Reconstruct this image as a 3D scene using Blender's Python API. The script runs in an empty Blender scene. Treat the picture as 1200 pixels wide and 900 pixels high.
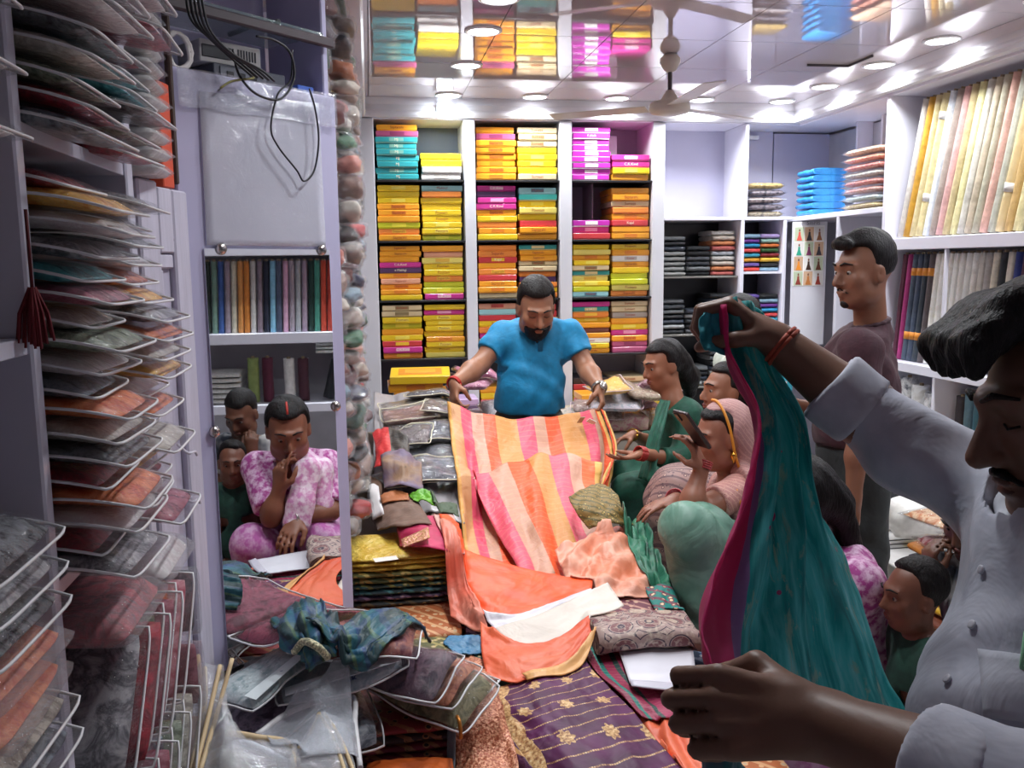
import bpy, bmesh, math, random
import numpy as np
from mathutils import Vector, Matrix, Euler, noise
random.seed(7); RNG = np.random.default_rng(7)
PI = math.pi
SC = bpy.context.scene
COL = SC.collection
# ------------------------------------------------------------------ camera
FPX = 1030.0
CAMZ = 1.6
_Y = Vector((-168, 138, 1030)).normalized()            # room depth axis seen in camera space
_Z = Vector((-.0118, 1, -.1359)); _Z = (_Z - _Z.dot(_Y) * _Y).normalized()
_X = _Z.cross(_Y)
RC = Matrix((_X, _Y, _Z))                              # camera (right, up, forward) -> world
CR, CU, CF = [Vector((RC[0][i], RC[1][i], RC[2][i])) for i in range(3)]
cam_d = bpy.data.cameras.new('camera'); cam = bpy.data.objects.new('camera', cam_d); COL.objects.link(cam)
cam_d.sensor_width = 36; cam_d.lens = FPX / 1200 * 36; cam_d.clip_start = .02
M = Matrix((( CR.x, CU.x, -CF.x, 0), (CR.y, CU.y, -CF.y, 0), (CR.z, CU.z, -CF.z, CAMZ), (0, 0, 0, 1)))
cam.matrix_world = M; SC.camera = cam
# ------------------------------------------------------------------ world, exposure
SC.view_settings.view_transform = 'Standard'; SC.view_settings.look = 'None'
SC.view_settings.gamma = 1; SC.view_settings.use_curve_mapping = False
SC.view_settings.exposure = -0.1
W = bpy.data.worlds.new('world'); SC.world = W; W.use_nodes = True
W.node_tree.nodes['Background'].inputs[0].default_value = (.86, .92, 1, 1)
W.node_tree.nodes['Background'].inputs[1].default_value = .0
LAMP_W = 7.4                                           # watts per ceiling downlight
CEIL = 2.60; YB = 5.5; XR = 2.78                        # ceiling height, back shelf front, side shelf front

def ray(px, py):
    return RC @ Vector((px - 600, 450 - py, FPX))
def at(px, py, Y=None, X=None, Z=None, D=None):
    r = ray(px, py)
    if Y is not None: t = Y / r.y
    elif X is not None: t = X / r.x
    elif Z is not None: t = (Z - CAMZ) / r.z
    else: t = D / FPX
    return Vector((0, 0, CAMZ)) + r * t
def proj(p):
    v = RC.transposed() @ (Vector(p) - Vector((0, 0, CAMZ)))
    return 600 + FPX * v.x / v.z, 450 - FPX * v.y / v.z, v.z
# ------------------------------------------------------------------ colour and materials
def hx(s):
    s = s.lstrip('#'); c = [int(s[i:i+2], 16) / 255 for i in (0, 2, 4)]
    return tuple((x / 12.92 if x <= .04045 else ((x + .055) / 1.055) ** 2.4) for x in c)
class NT:
    def __init__(s, name):
        s.m = bpy.data.materials.new(name); s.m.use_nodes = True
        s.t = s.m.node_tree; s.n = s.t.nodes; s.b = s.n['Principled BSDF']; s.out = s.n['Material Output']
    def add(s, typ, **kw):
        n = s.n.new(typ)
        for k, v in kw.items():
            if k in n.inputs.keys(): n.inputs[k].default_value = v
            else: setattr(n, k, v)
        return n
    def link(s, a, b): s.t.links.new(a, b)
    def coord(s, kind='Object', scale=(1, 1, 1), rot=(0, 0, 0)):
        c = s.add('ShaderNodeTexCoord'); m = s.add('ShaderNodeMapping')
        m.inputs['Scale'].default_value = scale; m.inputs['Rotation'].default_value = rot
        s.link(c.outputs[kind], m.inputs['Vector']); return m.outputs[0]
    def ramp(s, fac, stops, const=False):
        r = s.add('ShaderNodeValToRGB'); e = r.color_ramp.elements
        if const: r.color_ramp.interpolation = 'CONSTANT'
        while len(e) < len(stops): e.new(.5)
        for el, (p, c) in zip(e, stops):
            el.position = p; el.color = (*c, 1) if len(c) == 3 else c
        s.link(fac, r.inputs[0]); return r.outputs[0]
    def mix(s, fac, a, b, blend='MIX'):
        n = s.add('ShaderNodeMix', data_type='RGBA', blend_type=blend)
        for i, v in ((0, fac), (6, a), (7, b)):
            if isinstance(v, (int, float)): n.inputs[i].default_value = v
            elif isinstance(v, tuple): n.inputs[i].default_value = (*v, 1) if len(v) == 3 else v
            else: s.link(v, n.inputs[i])
        return n.outputs[2]
    def math(s, op, a, b=0.0):
        n = s.add('ShaderNodeMath', operation=op)
        for i, v in ((0, a), (1, b)):
            if isinstance(v, (int, float)): n.inputs[i].default_value = v
            else: s.link(v, n.inputs[i])
        return n.outputs[0]
    def noise(s, vec, scale=5, detail=3, rough=.5, dist=0):
        n = s.add('ShaderNodeTexNoise'); n.inputs['Scale'].default_value = scale; n.inputs['Detail'].default_value = detail
        n.inputs['Roughness'].default_value = rough; n.inputs['Distortion'].default_value = dist
        s.link(vec, n.inputs['Vector']); return n.outputs[0]
    def bump(s, h, strength=.3, dist=.01):
        n = s.add('ShaderNodeBump'); n.inputs['Strength'].default_value = strength; n.inputs['Distance'].default_value = dist
        s.link(h, n.inputs['Height']); s.link(n.outputs[0], s.b.inputs['Normal']); return n.outputs[0]
    def set(s, **kw):
        for k, v in kw.items():
            k = {'color': 'Base Color', 'rough': 'Roughness', 'metal': 'Metallic', 'coat': 'Coat Weight', 'coatr': 'Coat Roughness',
                 'spec': 'Specular IOR Level', 'sheen': 'Sheen Weight', 'alpha': 'Alpha', 'sss': 'Subsurface Weight', 'trans': 'Transmission Weight'}.get(k, k)
            i = s.b.inputs[k]
            if isinstance(v, tuple): i.default_value = (*v, 1) if len(v) == 3 else v
            elif isinstance(v, (int, float)): i.default_value = v
            else: s.link(v, i)
        return s.m
MATS = {}
def cached(f):
    def g(*a):
        k = (f.__name__,) + a
        if k not in MATS: MATS[k] = f(*a)
        return MATS[k]
    return g
@cached
def plain(c, rough=.5, var=.08, metal=0.0):
    n = NT('paint'); v = n.coord('Object'); f = n.noise(v, 7, 4)
    c = hx(c); lo = tuple(x * (1 - var) for x in c); hi = tuple(min(1, x * (1 + var)) for x in c)
    return n.set(color=n.ramp(f, [(.3, lo), (.7, hi)]), rough=rough, metal=metal)
@cached
def cloth(c, c2=None, scale=40.0, rough=.75, sheen=.06, fold=9.0, bump=.35):
    """woven cloth: faint weave, a second colour in soft blotches, fine creases"""
    n = NT('cloth'); v = n.coord('Object')
    a = hx(c); b = hx(c2) if c2 else tuple(x * .8 for x in a)
    f = n.noise(v, scale, 3, .6)
    col = n.ramp(f, [(.4, a), (.62, b)])
    cr = n.noise(v, fold, 4, .55, .8)
    n.bump(cr, bump, .02)
    return n.set(color=col, rough=rough, sheen=sheen)
@cached
def satin(c, c2=None, fold=7.0):
    n = NT('satin'); v = n.coord('Object'); a = hx(c); b = hx(c2) if c2 else tuple(x * .7 for x in a)
    n.bump(n.noise(v, fold, 3, .5, 1.0), .5, .03)
    return n.set(color=n.ramp(n.noise(v, 14, 2), [(.35, a), (.7, b)]), rough=.46, sheen=.03)
@cached
def printed(c, c2, c3, scale=28.0, coat=0.0):
    """block print / brocade: voronoi motifs over a ground colour"""
    n = NT('printed cloth'); v = n.coord('Object')
    vo = n.add('ShaderNodeTexVoronoi', feature='F1'); vo.inputs['Scale'].default_value = scale; n.link(v, vo.inputs['Vector'])
    c1 = n.ramp(vo.outputs['Distance'], [(.0, hx(c3)), (.22, hx(c2)), (.34, hx(c))], True)
    w = n.add('ShaderNodeTexWave', wave_type='BANDS', bands_direction='DIAGONAL'); w.inputs['Scale'].default_value = scale * .25; w.inputs['Distortion'].default_value = 1.5; n.link(v, w.inputs['Vector'])
    col = n.mix(n.ramp(w.outputs['Fac'], [(.80, (0, 0, 0)), (.86, (.8, .8, .8))]), c1, hx(c2))
    n.bump(n.noise(v, 9, 4, .5, .8), .35, .02)
    return n.set(color=col, rough=.6, sheen=.03, coat=coat, coatr=.1)
@cached
def packed(c, c2, scale=22.0):
    """cloth seen in a tight shiny plastic sleeve"""
    n = NT('cloth in plastic'); v = n.coord('Object')
    f = n.noise(v, scale, 4, .65, .6)
    col = n.ramp(f, [(.38, hx(c)), (.5, hx(c2)), (.64, hx(c))])
    cr = n.noise(v, 26, 5, .6, 1.5)
    b = n.add('ShaderNodeBump'); b.inputs['Strength'].default_value = 1.0; b.inputs['Distance'].default_value = .016
    n.link(cr, b.inputs['Height']); n.link(b.outputs[0], n.b.inputs['Coat Normal'])
    n.bump(n.noise(v, 12, 3, .5, .5), .4, .02)
    return n.set(color=col, rough=.6, coat=.9, coatr=.08)
@cached
def clear_plastic(haze=.3, tint='f4f6f8'):
    n = NT('clear plastic'); v = n.coord('Object')
    cr = n.noise(v, 16, 5, .62, 1.6)
    b = n.add('ShaderNodeBump'); b.inputs['Strength'].default_value = .8; b.inputs['Distance'].default_value = .02
    n.link(cr, b.inputs['Height'])
    g = n.add('ShaderNodeBsdfGlossy'); g.inputs['Roughness'].default_value = .05; g.inputs['Color'].default_value = (1, 1, 1, 1)
    n.link(b.outputs[0], g.inputs['Normal'])
    d = n.add('ShaderNodeBsdfDiffuse'); d.inputs['Color'].default_value = (*hx(tint), 1)
    t = n.add('ShaderNodeBsdfTransparent'); t.inputs['Color'].default_value = (.96, .97, .98, 1)
    m1 = n.add('ShaderNodeMixShader'); m1.inputs[0].default_value = haze
    n.link(t.outputs[0], m1.inputs[1]); n.link(d.outputs[0], m1.inputs[2])
    m2 = n.add('ShaderNodeMixShader'); n.link(m1.outputs[0], m2.inputs[1]); n.link(g.outputs[0], m2.inputs[2])
    fr = n.add('ShaderNodeFresnel'); fr.inputs['IOR'].default_value = 1.6; n.link(b.outputs[0], fr.inputs['Normal'])
    n.link(n.math('ADD', n.math('MULTIPLY', fr.outputs[0], .3), .01), m2.inputs[0])
    n.link(m2.outputs[0], n.out.inputs['Surface']); return n.m
@cached
def emit(c, s):
    n = NT('lamp glow'); n.set(color=hx(c)); n.b.inputs['Emission Color'].default_value = (*hx(c), 1); n.b.inputs['Emission Strength'].default_value = s
    return n.m
@cached
def laminate(c='e4e2ee', rough=.22):
    n = NT('white laminate'); v = n.coord('Object'); a = hx(c)
    f = n.noise(v, 3, 5, .6)
    return n.set(color=n.ramp(f, [(.3, tuple(x * .94 for x in a)), (.7, a)]), rough=rough, spec=.5)
@cached
def oldpaint(c='cfcbdc'):
    n = NT('old painted wood'); a = hx(c)
    v = n.coord('Object', (30, 30, 2.5)); f = n.noise(v, 1.6, 6, .7)
    chips = n.ramp(n.noise(n.coord('Object', (14, 14, 5)), 3, 5, .7), [(.69, (0, 0, 0)), (.73, (1, 1, 1))])
    col = n.mix(chips, n.ramp(f, [(.3, tuple(x * .82 for x in a)), (.6, a)]), hx('6b6472'))
    n.bump(f, .25, .005)
    return n.set(color=col, rough=.45)
def skin_mat(c):
    n = NT('skin'); a = hx(c); v = n.coord('Object')
    f = n.noise(v, 9, 4, .6)
    n.bump(n.noise(v, 160, 3, .6), .08, .002)
    m = n.set(color=n.ramp(f, [(.3, tuple(x * .86 for x in a)), (.7, a)]), rough=.48, sss=.08)
    n.b.inputs['Subsurface Radius'].default_value = (.012, .005, .003); return m
SKINS = {}
def skin(c):
    if c not in SKINS: SKINS[c] = skin_mat(c)
    return SKINS[c]
@cached
def hair_mat(c='14100f'):
    n = NT('hair'); v = n.coord('Object', (1, 1, .25)); f = n.noise(v, 150, 3, .6)
    n.bump(f, .7, .006)
    return n.set(color=n.ramp(f, [(.35, hx(c)), (.7, hx('1f1a1a'))]), rough=.5, spec=.25)
# ------------------------------------------------------------------ object helpers
def finish(name, me, mat, parent=None, smooth=False):
    o = bpy.data.objects.new(name, me); COL.objects.link(o)
    if mat is not None and not me.materials: me.materials.append(mat)
    if smooth: me.polygons.foreach_set('use_smooth', [True] * len(me.polygons))
    if parent is not None: o.parent = parent
    return o
def tag(o, label=None, cat=None, group=None, kind=None):
    if label: o['label'] = label
    if cat: o['category'] = cat
    if group: o['group'] = group
    if kind: o['kind'] = kind
    return o
def empty(name, loc=(0, 0, 0), rot=(0, 0, 0), label=None, cat=None, group=None):
    o = bpy.data.objects.new(name, None); COL.objects.link(o); o.location = loc; o.rotation_euler = rot
    o.empty_display_size = .05
    return tag(o, label, cat, group)
def bm_mesh(bm, name='mesh'):
    me = bpy.data.meshes.new(name); bm.to_mesh(me); bm.free(); return me
def bm_box(bm, c, s, rot=None, bev=0.0, seg=2):
    """box centred at c with size s"""
    r = bmesh.ops.create_cube(bm, size=1.0); vs = r['verts']
    bmesh.ops.scale(bm, vec=s, verts=vs)
    if bev: 
        es = list({e for v in vs for e in v.link_edges})
        rb = bmesh.ops.bevel(bm, geom=es, offset=bev, segments=seg, affect='EDGES', profile=.6)
        vs = list({v for f in rb['faces'] for v in f.verts} | {v for v in vs if v.is_valid})
    if rot is not None: bmesh.ops.rotate(bm, verts=vs, cent=(0, 0, 0), matrix=rot)
    bmesh.ops.translate(bm, vec=c, verts=vs)
    return vs
def box(name, c, s, mat, parent=None, bev=.003, rot=None):
    bm = bmesh.new(); bm_box(bm, (0, 0, 0), s, None, bev, 1)
    o = finish(name, bm_mesh(bm, name), mat, parent)
    o.location = c
    if rot is not None: o.rotation_euler = rot
    return o
def slab(name, lo, hi, mat, parent=None, bev=.003):
    lo = Vector(lo); hi = Vector(hi)
    return box(name, (lo + hi) / 2, hi - lo, mat, parent, bev)
def bake(o):
    o.data.transform(Matrix.Translation(o.location)); o.location = (0, 0, 0); return o
def struct(o): o['kind'] = 'structure'; return o
def catmull(pts, n=8, closed=False):
    P = [Vector(p) for p in pts]; out = []
    L = len(P)
    for i in range(L if closed else L - 1):
        p0 = P[(i - 1) % L] if closed or i > 0 else P[0] * 2 - P[1]
        p1 = P[i]; p2 = P[(i + 1) % L]
        p3 = P[(i + 2) % L] if closed or i + 2 < L else p2 * 2 - p1
        for k in range(n):
            t = k / n
            out.append(.5 * ((2 * p1) + (-p0 + p2) * t + (2 * p0 - 5 * p1 + 4 * p2 - p3) * t * t + (-p0 + 3 * p1 - 3 * p2 + p3) * t ** 3))
    if not closed: out.append(P[-1])
    return out
def bm_tube(bm, pts, r, sides=8, cap=True):
    pts = [Vector(p) for p in pts]; n = len(pts)
    rs = r if isinstance(r, (list, tuple)) else [r] * n
    rings = []; ref = Vector((0, 0, 1))
    for i, p in enumerate(pts):
        t = (pts[min(i + 1, n - 1)] - pts[max(i - 1, 0)]).normalized()
        if abs(t.dot(ref)) > .95: ref = Vector((1, 0, 0)) if abs(t.x) < .9 else Vector((0, 1, 0))
        a = t.cross(ref).normalized(); b = a.cross(t).normalized(); ref = b
        rings.append([bm.verts.new(p + (a * math.cos(2 * PI * k / sides) + b * math.sin(2 * PI * k / sides)) * rs[i]) for k in range(sides)])
    for i in range(n - 1):
        for k in range(sides):
            f = bm.faces.new((rings[i][k], rings[i][(k + 1) % sides], rings[i + 1][(k + 1) % sides], rings[i + 1][k])); f.smooth = True
    if cap: bm.faces.new(rings[0][::-1]); bm.faces.new(rings[-1])
def tube(name, pts, r, mat, parent=None, sides=8):
    bm = bmesh.new(); bm_tube(bm, pts, r, sides); return finish(name, bm_mesh(bm, name), mat, parent)
def bm_lathe(bm, prof, seg=24):
    rings = []
    for r, z in prof:
        rings.append([bm.verts.new((r * math.cos(2 * PI * k / seg), r * math.sin(2 * PI * k / seg), z)) for k in range(seg)])
    for i in range(len(prof) - 1):
        for k in range(seg):
            f = bm.faces.new((rings[i][k], rings[i][(k + 1) % seg], rings[i + 1][(k + 1) % seg], rings[i + 1][k])); f.smooth = True
    bm.faces.new(rings[0][::-1]); bm.faces.new(rings[-1])
def lathe(name, prof, mat, parent=None, loc=(0, 0, 0), seg=24):
    bm = bmesh.new(); bm_lathe(bm, prof, seg); bmesh.ops.recalc_face_normals(bm, faces=bm.faces)
    o = finish(name, bm_mesh(bm, name), mat, parent); o.location = loc; return o
def grid(name, P, mat, parent=None, thick=.004, closed=False):
    """sheet from an (nu, nv, 3) array with uv = grid coordinates and a real thickness"""
    P = np.asarray(P, float); nu, nv = P.shape[:2]
    n = np.cross(np.gradient(P, axis=1), np.gradient(P, axis=0)); n /= (np.linalg.norm(n, axis=2, keepdims=True) + 1e-9)
    A = P + n * thick / 2; B = P - n * thick / 2
    V = np.concatenate([A.reshape(-1, 3), B.reshape(-1, 3)]); N = nu * nv
    i, j = np.meshgrid(np.arange(nu - 1), np.arange(nv - 1), indexing='ij'); q = (i * nv + j).ravel()
    F1 = np.stack([q, q + 1, q + nv + 1, q + nv], 1)
    F = np.concatenate([F1, F1[:, ::-1] + N])
    ed = [k for k in range(nv)] + [k * nv + nv - 1 for k in range(1, nu)] + [(nu - 1) * nv + k for k in range(nv - 2, -1, -1)] + [k * nv for k in range(nu - 2, 0, -1)]
    E = np.array([[a, a + N, b + N, b] for a, b in zip(ed, ed[1:] + ed[:1])])
    F = np.concatenate([F, E])
    me = bpy.data.meshes.new(name); me.from_pydata(V.tolist(), [], F.tolist())
    uv = me.uv_layers.new(name='UVMap')
    vi = np.array([l.vertex_index for l in me.loops]) % N
    U = np.stack([(vi // nv) / (nu - 1), (vi % nv) / (nv - 1)], 1)
    uv.data.foreach_set('uv', U.ravel().astype(np.float32))
    return finish(name, me, mat, parent, True)
def fbm(x, y, s=0.0, octv=4):
    """smooth value noise, numpy arrays"""
    out = np.zeros(np.broadcast(x, y).shape); a = 1; tot = 0
    for o in range(octv):
        f = 2 ** o; X = np.asarray(x) * f + s * 3.1 + o * 17.3; Y = np.asarray(y) * f + s * 1.7 + o * 9.1
        xi = np.floor(X); yi = np.floor(Y); fx = X - xi; fy = Y - yi
        fx = fx * fx * (3 - 2 * fx); fy = fy * fy * (3 - 2 * fy)
        h = lambda p, q: (np.sin(p * 127.1 + q * 311.7 + s * 74.7) * 43758.5453) % 1.0
        v = (h(xi, yi) * (1 - fx) + h(xi + 1, yi) * fx) * (1 - fy) + (h(xi, yi + 1) * (1 - fx) + h(xi + 1, yi + 1) * fx) * fy
        out = out + a * (v - .5); tot += a; a *= .5
    return out / tot * 2
def copy_tree(o, parent=None):
    c = o.copy(); COL.objects.link(c); c.parent = parent
    for ch in o.children: copy_tree(ch, c)
    return c
TXTME = {}
def text(name, s, size, mat, parent, loc, rot, depth=.0006, sx=1.0):
    """lettering as a mesh, built at size 1 and scaled"""
    if s not in TXTME:
        cu = bpy.data.curves.new('lettering', 'FONT'); cu.body = s; cu.size = 1; cu.align_x = 'CENTER'; cu.align_y = 'CENTER'; cu.extrude = .02; cu.resolution_u = 2
        t = bpy.data.objects.new('lettering', cu); COL.objects.link(t); bpy.context.view_layer.update()
        TXTME[s] = bpy.data.meshes.new_from_object(t.evaluated_get(bpy.context.evaluated_depsgraph_get())); TXTME[s].materials.clear(); TXTME[s].materials.append(None)
        bpy.data.objects.remove(t)
    o = finish(name, TXTME[s], None, parent); o.material_slots[0].link = 'OBJECT'; o.material_slots[0].material = mat
    o.location = loc; o.rotation_euler = rot; o.scale = (size * sx, size, size * .5); return o
ORD = ['top', 'second', 'third', 'fourth', 'fifth', 'sixth', 'seventh', 'eighth', 'ninth', 'tenth', 'eleventh', 'twelfth', 'thirteenth', 'fourteenth', 'fifteenth', 'sixteenth', 'seventeenth', 'eighteenth', 'nineteenth', 'twentieth', 'twenty-first', 'twenty-second', 'twenty-third', 'twenty-fourth', 'twenty-fifth', 'twenty-sixth', 'twenty-seventh', 'twenty-eighth', 'twenty-ninth', 'thirtieth']
def nth(i): return 'first' if i == 0 else ORD[i]
# ================================================================== THE ROOM
LAM = laminate(); LAM2 = laminate('d6d4e4', .3)
@cached
def tile_mat():
    n = NT('floor tile'); v = n.coord('Object'); f = n.noise(v, 4, 5, .6)
    return n.set(color=n.ramp(f, [(.35, hx('c9c6c4')), (.7, hx('dcdad8'))]), rough=.12)
@cached
def gloss_ceiling():
    n = NT('glossy pvc ceiling'); v = n.coord('Object', (1, .35, 1))
    f = n.noise(v, 3, 1, .4)
    n.bump(f, .1, .012)
    m = n.set(color=hx('dcd4d8'), rough=.03, metal=.36); n.b.inputs['IOR'].default_value = 2.0; return m
floor = struct(bake(slab('floor', (-1.2, -1.2, -.1), (3.6, 6.2, -.012), plain('8d8a86', .6))))
bm = bmesh.new(); bm_box(bm, (0, 0, 0), (.596, .596, .012), None, .0015, 1); tile_me = bm_mesh(bm, 'tile'); tile_me.materials.append(tile_mat())
for i in range(8):
    for j in range(12):
        t = finish('floor_tile', tile_me, None, floor); t.location = (-.9 + i * .6, -.9 + j * .6, -.006)
struct(slab('wall_back', (-1.2, 5.96, 0), (3.6, 6.1, 2.75), plain('c9c6d2', .6)))
struct(slab('wall_left', (-1.2, -1.2, 0), (-.76, 5.96, 2.75), plain('c9c6d8', .6)))
struct(slab('wall_front', (-1.2, -1.34, 0), (3.6, -1.2, 2.75), plain('c9c6d2', .6)))
struct(slab('wall_right', (3.24, -1.2, 0), (3.6, 5.96, 2.75), plain('d2d0da', .6)))
ceiling = struct(bake(slab('ceiling', (-.76, -1.2, CEIL + .012), (3.24, 5.96, CEIL + .1), plain('55515a', .6))))
xs = [-.76, .03, .583, 1.088, 1.605, 2.115, 2.74, 3.24]; ys = [-1.2 + .575 * k for k in range(12)] + [5.5]
for i in range(len(xs) - 1):
    for j in range(len(ys) - 1):
        g = .0022
        slab('ceiling_panel', (xs[i] + g, ys[j] + g, CEIL), (xs[i+1] - g, ys[j+1] - g, CEIL + .011), gloss_ceiling(), ceiling, 0)
def cornice(name, pts, prof, mat):
    """sweep a profile (offset inwards, z) along plan points"""
    bm = bmesh.new(); rings = []
    n = len(pts)
    for i, p in enumerate(pts):
        p = Vector(p)
        d0 = (p - Vector(pts[i-1])).normalized() if i else (Vector(pts[1]) - p).normalized()
        d1 = (Vector(pts[i+1]) - p).normalized() if i < n - 1 else d0
        n0 = Vector((d0.y, -d0.x)); n1 = Vector((d1.y, -d1.x)); nn = (n0 + n1).normalized(); k = 1 / max(.3, nn.dot(n0))
        rings.append([bm.verts.new((p.x + nn.x * o * k, p.y + nn.y * o * k, z)) for o, z in prof])
    for i in range(n - 1):
        for k in range(len(prof)):
            bm.faces.new((rings[i][k], rings[i][(k+1) % len(prof)], rings[i+1][(k+1) % len(prof)], rings[i+1][k]))
    bm.faces.new(rings[0]); bm.faces.new(rings[-1][::-1]); bmesh.ops.recalc_face_normals(bm, faces=bm.faces)
    return struct(finish(name, bm_mesh(bm, name), mat))
cornice('trim_1', [(-.02, 1.9), (-.02, 5.5), (2.76, 5.5), (2.76, -1.2)], [(0, 2.485), (.02, 2.485), (.03, 2.50), (.03, 2.515), (.015, 2.53), (.01, 2.56), (.03, CEIL - .001), (-.1, CEIL - .001), (-.1, 2.485)], laminate('d9d7dc', .25))
struct(slab('trim_2', (-.02, 5.52, 2.48), (3.2, 5.94, 2.50), LAM))                       # soffit over the back shelves
struct(slab('trim_3', (2.79, -1.1, 2.47), (3.23, 5.5, 2.49), LAM))                       # soffit over the side shelves
struct(slab('trim_4', (-.74, 2.25, 2.48), (-.13, 5.5, 2.50), LAM))
# ------------------------------------------------------------------ downlights
def downlight(x, y, label, off=None, r=.066):
    """recessed lamp; `off` names a lamp of a visible row that goes on outside the picture"""
    root = empty('ceiling_downlight', (x, y, CEIL), (0, 0, 0), label, 'downlight', 'recessed ceiling downlights')
    lathe('trim_ring', [(r + .016, -.0002), (r + .016, -.006), (r + .004, -.010), (r, -.006), (r, -.0002)], plain('e9e9ea', .3), root)
    lathe('lens' if not off else off.replace('lamp', 'lens'), [(r - .001, -.001), (r - .001, -.006), (r * .6, -.0075), (.002, -.008)], emit('f4f8ff', 14), root)
    nm = off or 'downlight_lamp'
    l = bpy.data.lights.new(nm, 'AREA'); l.shape = 'DISK'; l.size = r * 1.7; l.energy = LAMP_W; l.color = (.93, .97, 1); l.spread = math.radians(140)
    lo = bpy.data.objects.new(nm, l); COL.objects.link(lo); lo.parent = root; lo.location = (0, 0, -.014)
# the three rows the photograph shows; two of them run on towards the shop door at the same spacing
rows = [('row along the packet wall', 'the box shelves', 'packet_row_lamp', [(.52, y) for y in (4.58, 3.92, 3.45, 2.85, 2.25, 1.65)], 3),
        ('row in front of the sari box shelves', 'the packet wall', None, [(x, 5.37) for x in (.50, 1.02, 1.53, 2.07, 2.6)], 9),
        ('row along the fabric roll shelves', 'the box shelves', 'roll_row_lamp', [(2.63, y) for y in (4.9, 4.35, 3.84, 3.2, 2.6, 2.0, 1.4)], 3)]
for nm, start, key, ps, seen in rows:
    for i, (x, y) in enumerate(ps):
        downlight(x, y, f'round ceiling downlight, {nth(i)} from {start}, {nm}', f'{key}_{nth(i)}_offscreen' if i >= seen else None)
sq = empty('cornice_spotlight', (.485, 5.455, 2.50), (0, 0, 0), 'small square bright spotlight on the cornice above the teal boxes', 'spotlight')
box('housing', (0, .012, .03), (.10, .035, .075), plain('e4e4e8', .3), sq, .004)
box('lens', (0, -.009, .03), (.088, .008, .064), emit('e8f6ff', 26), sq, .002)
l = bpy.data.lights.new('cornice_lamp', 'AREA'); l.shape = 'SQUARE'; l.size = .08; l.energy = 7; l.color = (.82, .94, 1)
lo = bpy.data.objects.new('cornice_lamp', l); COL.objects.link(lo); lo.parent = sq; lo.location = (0, -.02, .02); lo.rotation_euler = (math.radians(60), 0, 0)
# ------------------------------------------------------------------ ceiling fan
fan = empty('ceiling_fan', (1.475, 4.25, CEIL), (0, 0, .5), 'cream ceiling fan hanging on a short downrod below the glossy ceiling', 'fan')
CRM = plain('cfc6ba', .35)
lathe('canopy', [(.03, -.001), (.048, -.02), (.05, -.04), (.03, -.075), (.014, -.085)], CRM, fan)
lathe('downrod', [(.011, -.08), (.011, -.19)], plain('4a4648', .4), fan, seg=12)
lathe('motor', [(.018, -.17), (.03, -.19), (.045, -.215), (.09, -.225), (.1, -.238), (.1, -.262), (.092, -.275), (.05, -.285), (.01, -.287)], CRM, fan)
for k in range(3):
    a = 2 * PI * k / 3
    bm = bmesh.new(); vs = bm_box(bm, (.36, 0, -.25), (.5, .1, .004), Matrix.Rotation(.12, 3, 'X'), .001, 1)
    bl = finish('blade', bm_mesh(bm), plain('d8d2ca', .35), fan); bl.rotation_euler = (0, 0, a)
tp = empty('ceiling_gap_shade', (2.35, 4.2, CEIL), (0, 0, 0), 'dark bent strip standing in for a shaded gap in the glossy ceiling', 'painted shade')
slab('strip', (-.1, .17, -.012), (.13, .178, -.001), plain('3a3438', .5), tp, 0); slab('strip', (.122, -.05, -.012), (.13, .17, -.001), plain('3a3438', .5), tp, 0)  # dark colour put in for the shade of an open panel gap
# ================================================================== BACK SHELVES
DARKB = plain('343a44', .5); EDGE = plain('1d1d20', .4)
LV = [2.12, 1.752, 1.386, 1.02, .62]
unit = empty('box_shelf_unit', (1.2, 5.7, 0), (0, 0, 0), 'white built-in shelf unit filled with stacked sari boxes', 'shelf unit')
unit.location = (0, 0, 0)
UPR = [(-.10, .055), (.60, .668), (1.20, 1.276), (1.805, 1.883)]
for a, b in UPR:
    slab('upright', (a, YB, 0), (b, 5.93, 2.48), laminate('d8d8de', .25), unit)
bays = [(.055, .60), (.668, 1.20), (1.276, 1.805)]
for bi, (a, b) in enumerate(bays):
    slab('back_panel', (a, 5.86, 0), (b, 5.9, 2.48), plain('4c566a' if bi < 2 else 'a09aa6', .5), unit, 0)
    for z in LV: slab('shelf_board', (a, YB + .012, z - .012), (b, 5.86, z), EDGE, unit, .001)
PAL = dict(Y='efcb16', O='f2a31d', o='ee8b35', M='cf3190', P='b5527c', T='2ba0a6', W='e6e2dc', C='dcc79c', R='d23a3e', N='50305c', G='2b8f88', L='cfd121', B='9fd3d6', K='2a262a', V='c227ad', b='7c4434', l='c9a9d2', g='a89c92', y='e6d46a', p='e9a887')
CNAME = dict(Y='yellow', O='amber', o='orange', M='magenta', P='mauve', T='teal', W='white', C='cream', R='red', N='plum', G='sea green', L='lime', B='pale blue', K='black', V='violet pink', b='brown', l='lilac', g='grey', y='pale yellow', p='peach')
SEC = dict(Y='f6e25a', O='e07f1e', o='f6c23c', M='f0a0c8', P='8e3560', T='7fb8a8', W='b9b4ae', C='8d7a52', R='f2c230', N='d8b0d0', G='d9c48a', L='f0e640', B='4a7f92', K='e0ddd8', V='ffffff', b='e8d8c8', l='8f6fa6', g='77706a', y='d8a83c', p='d4524a')
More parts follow.
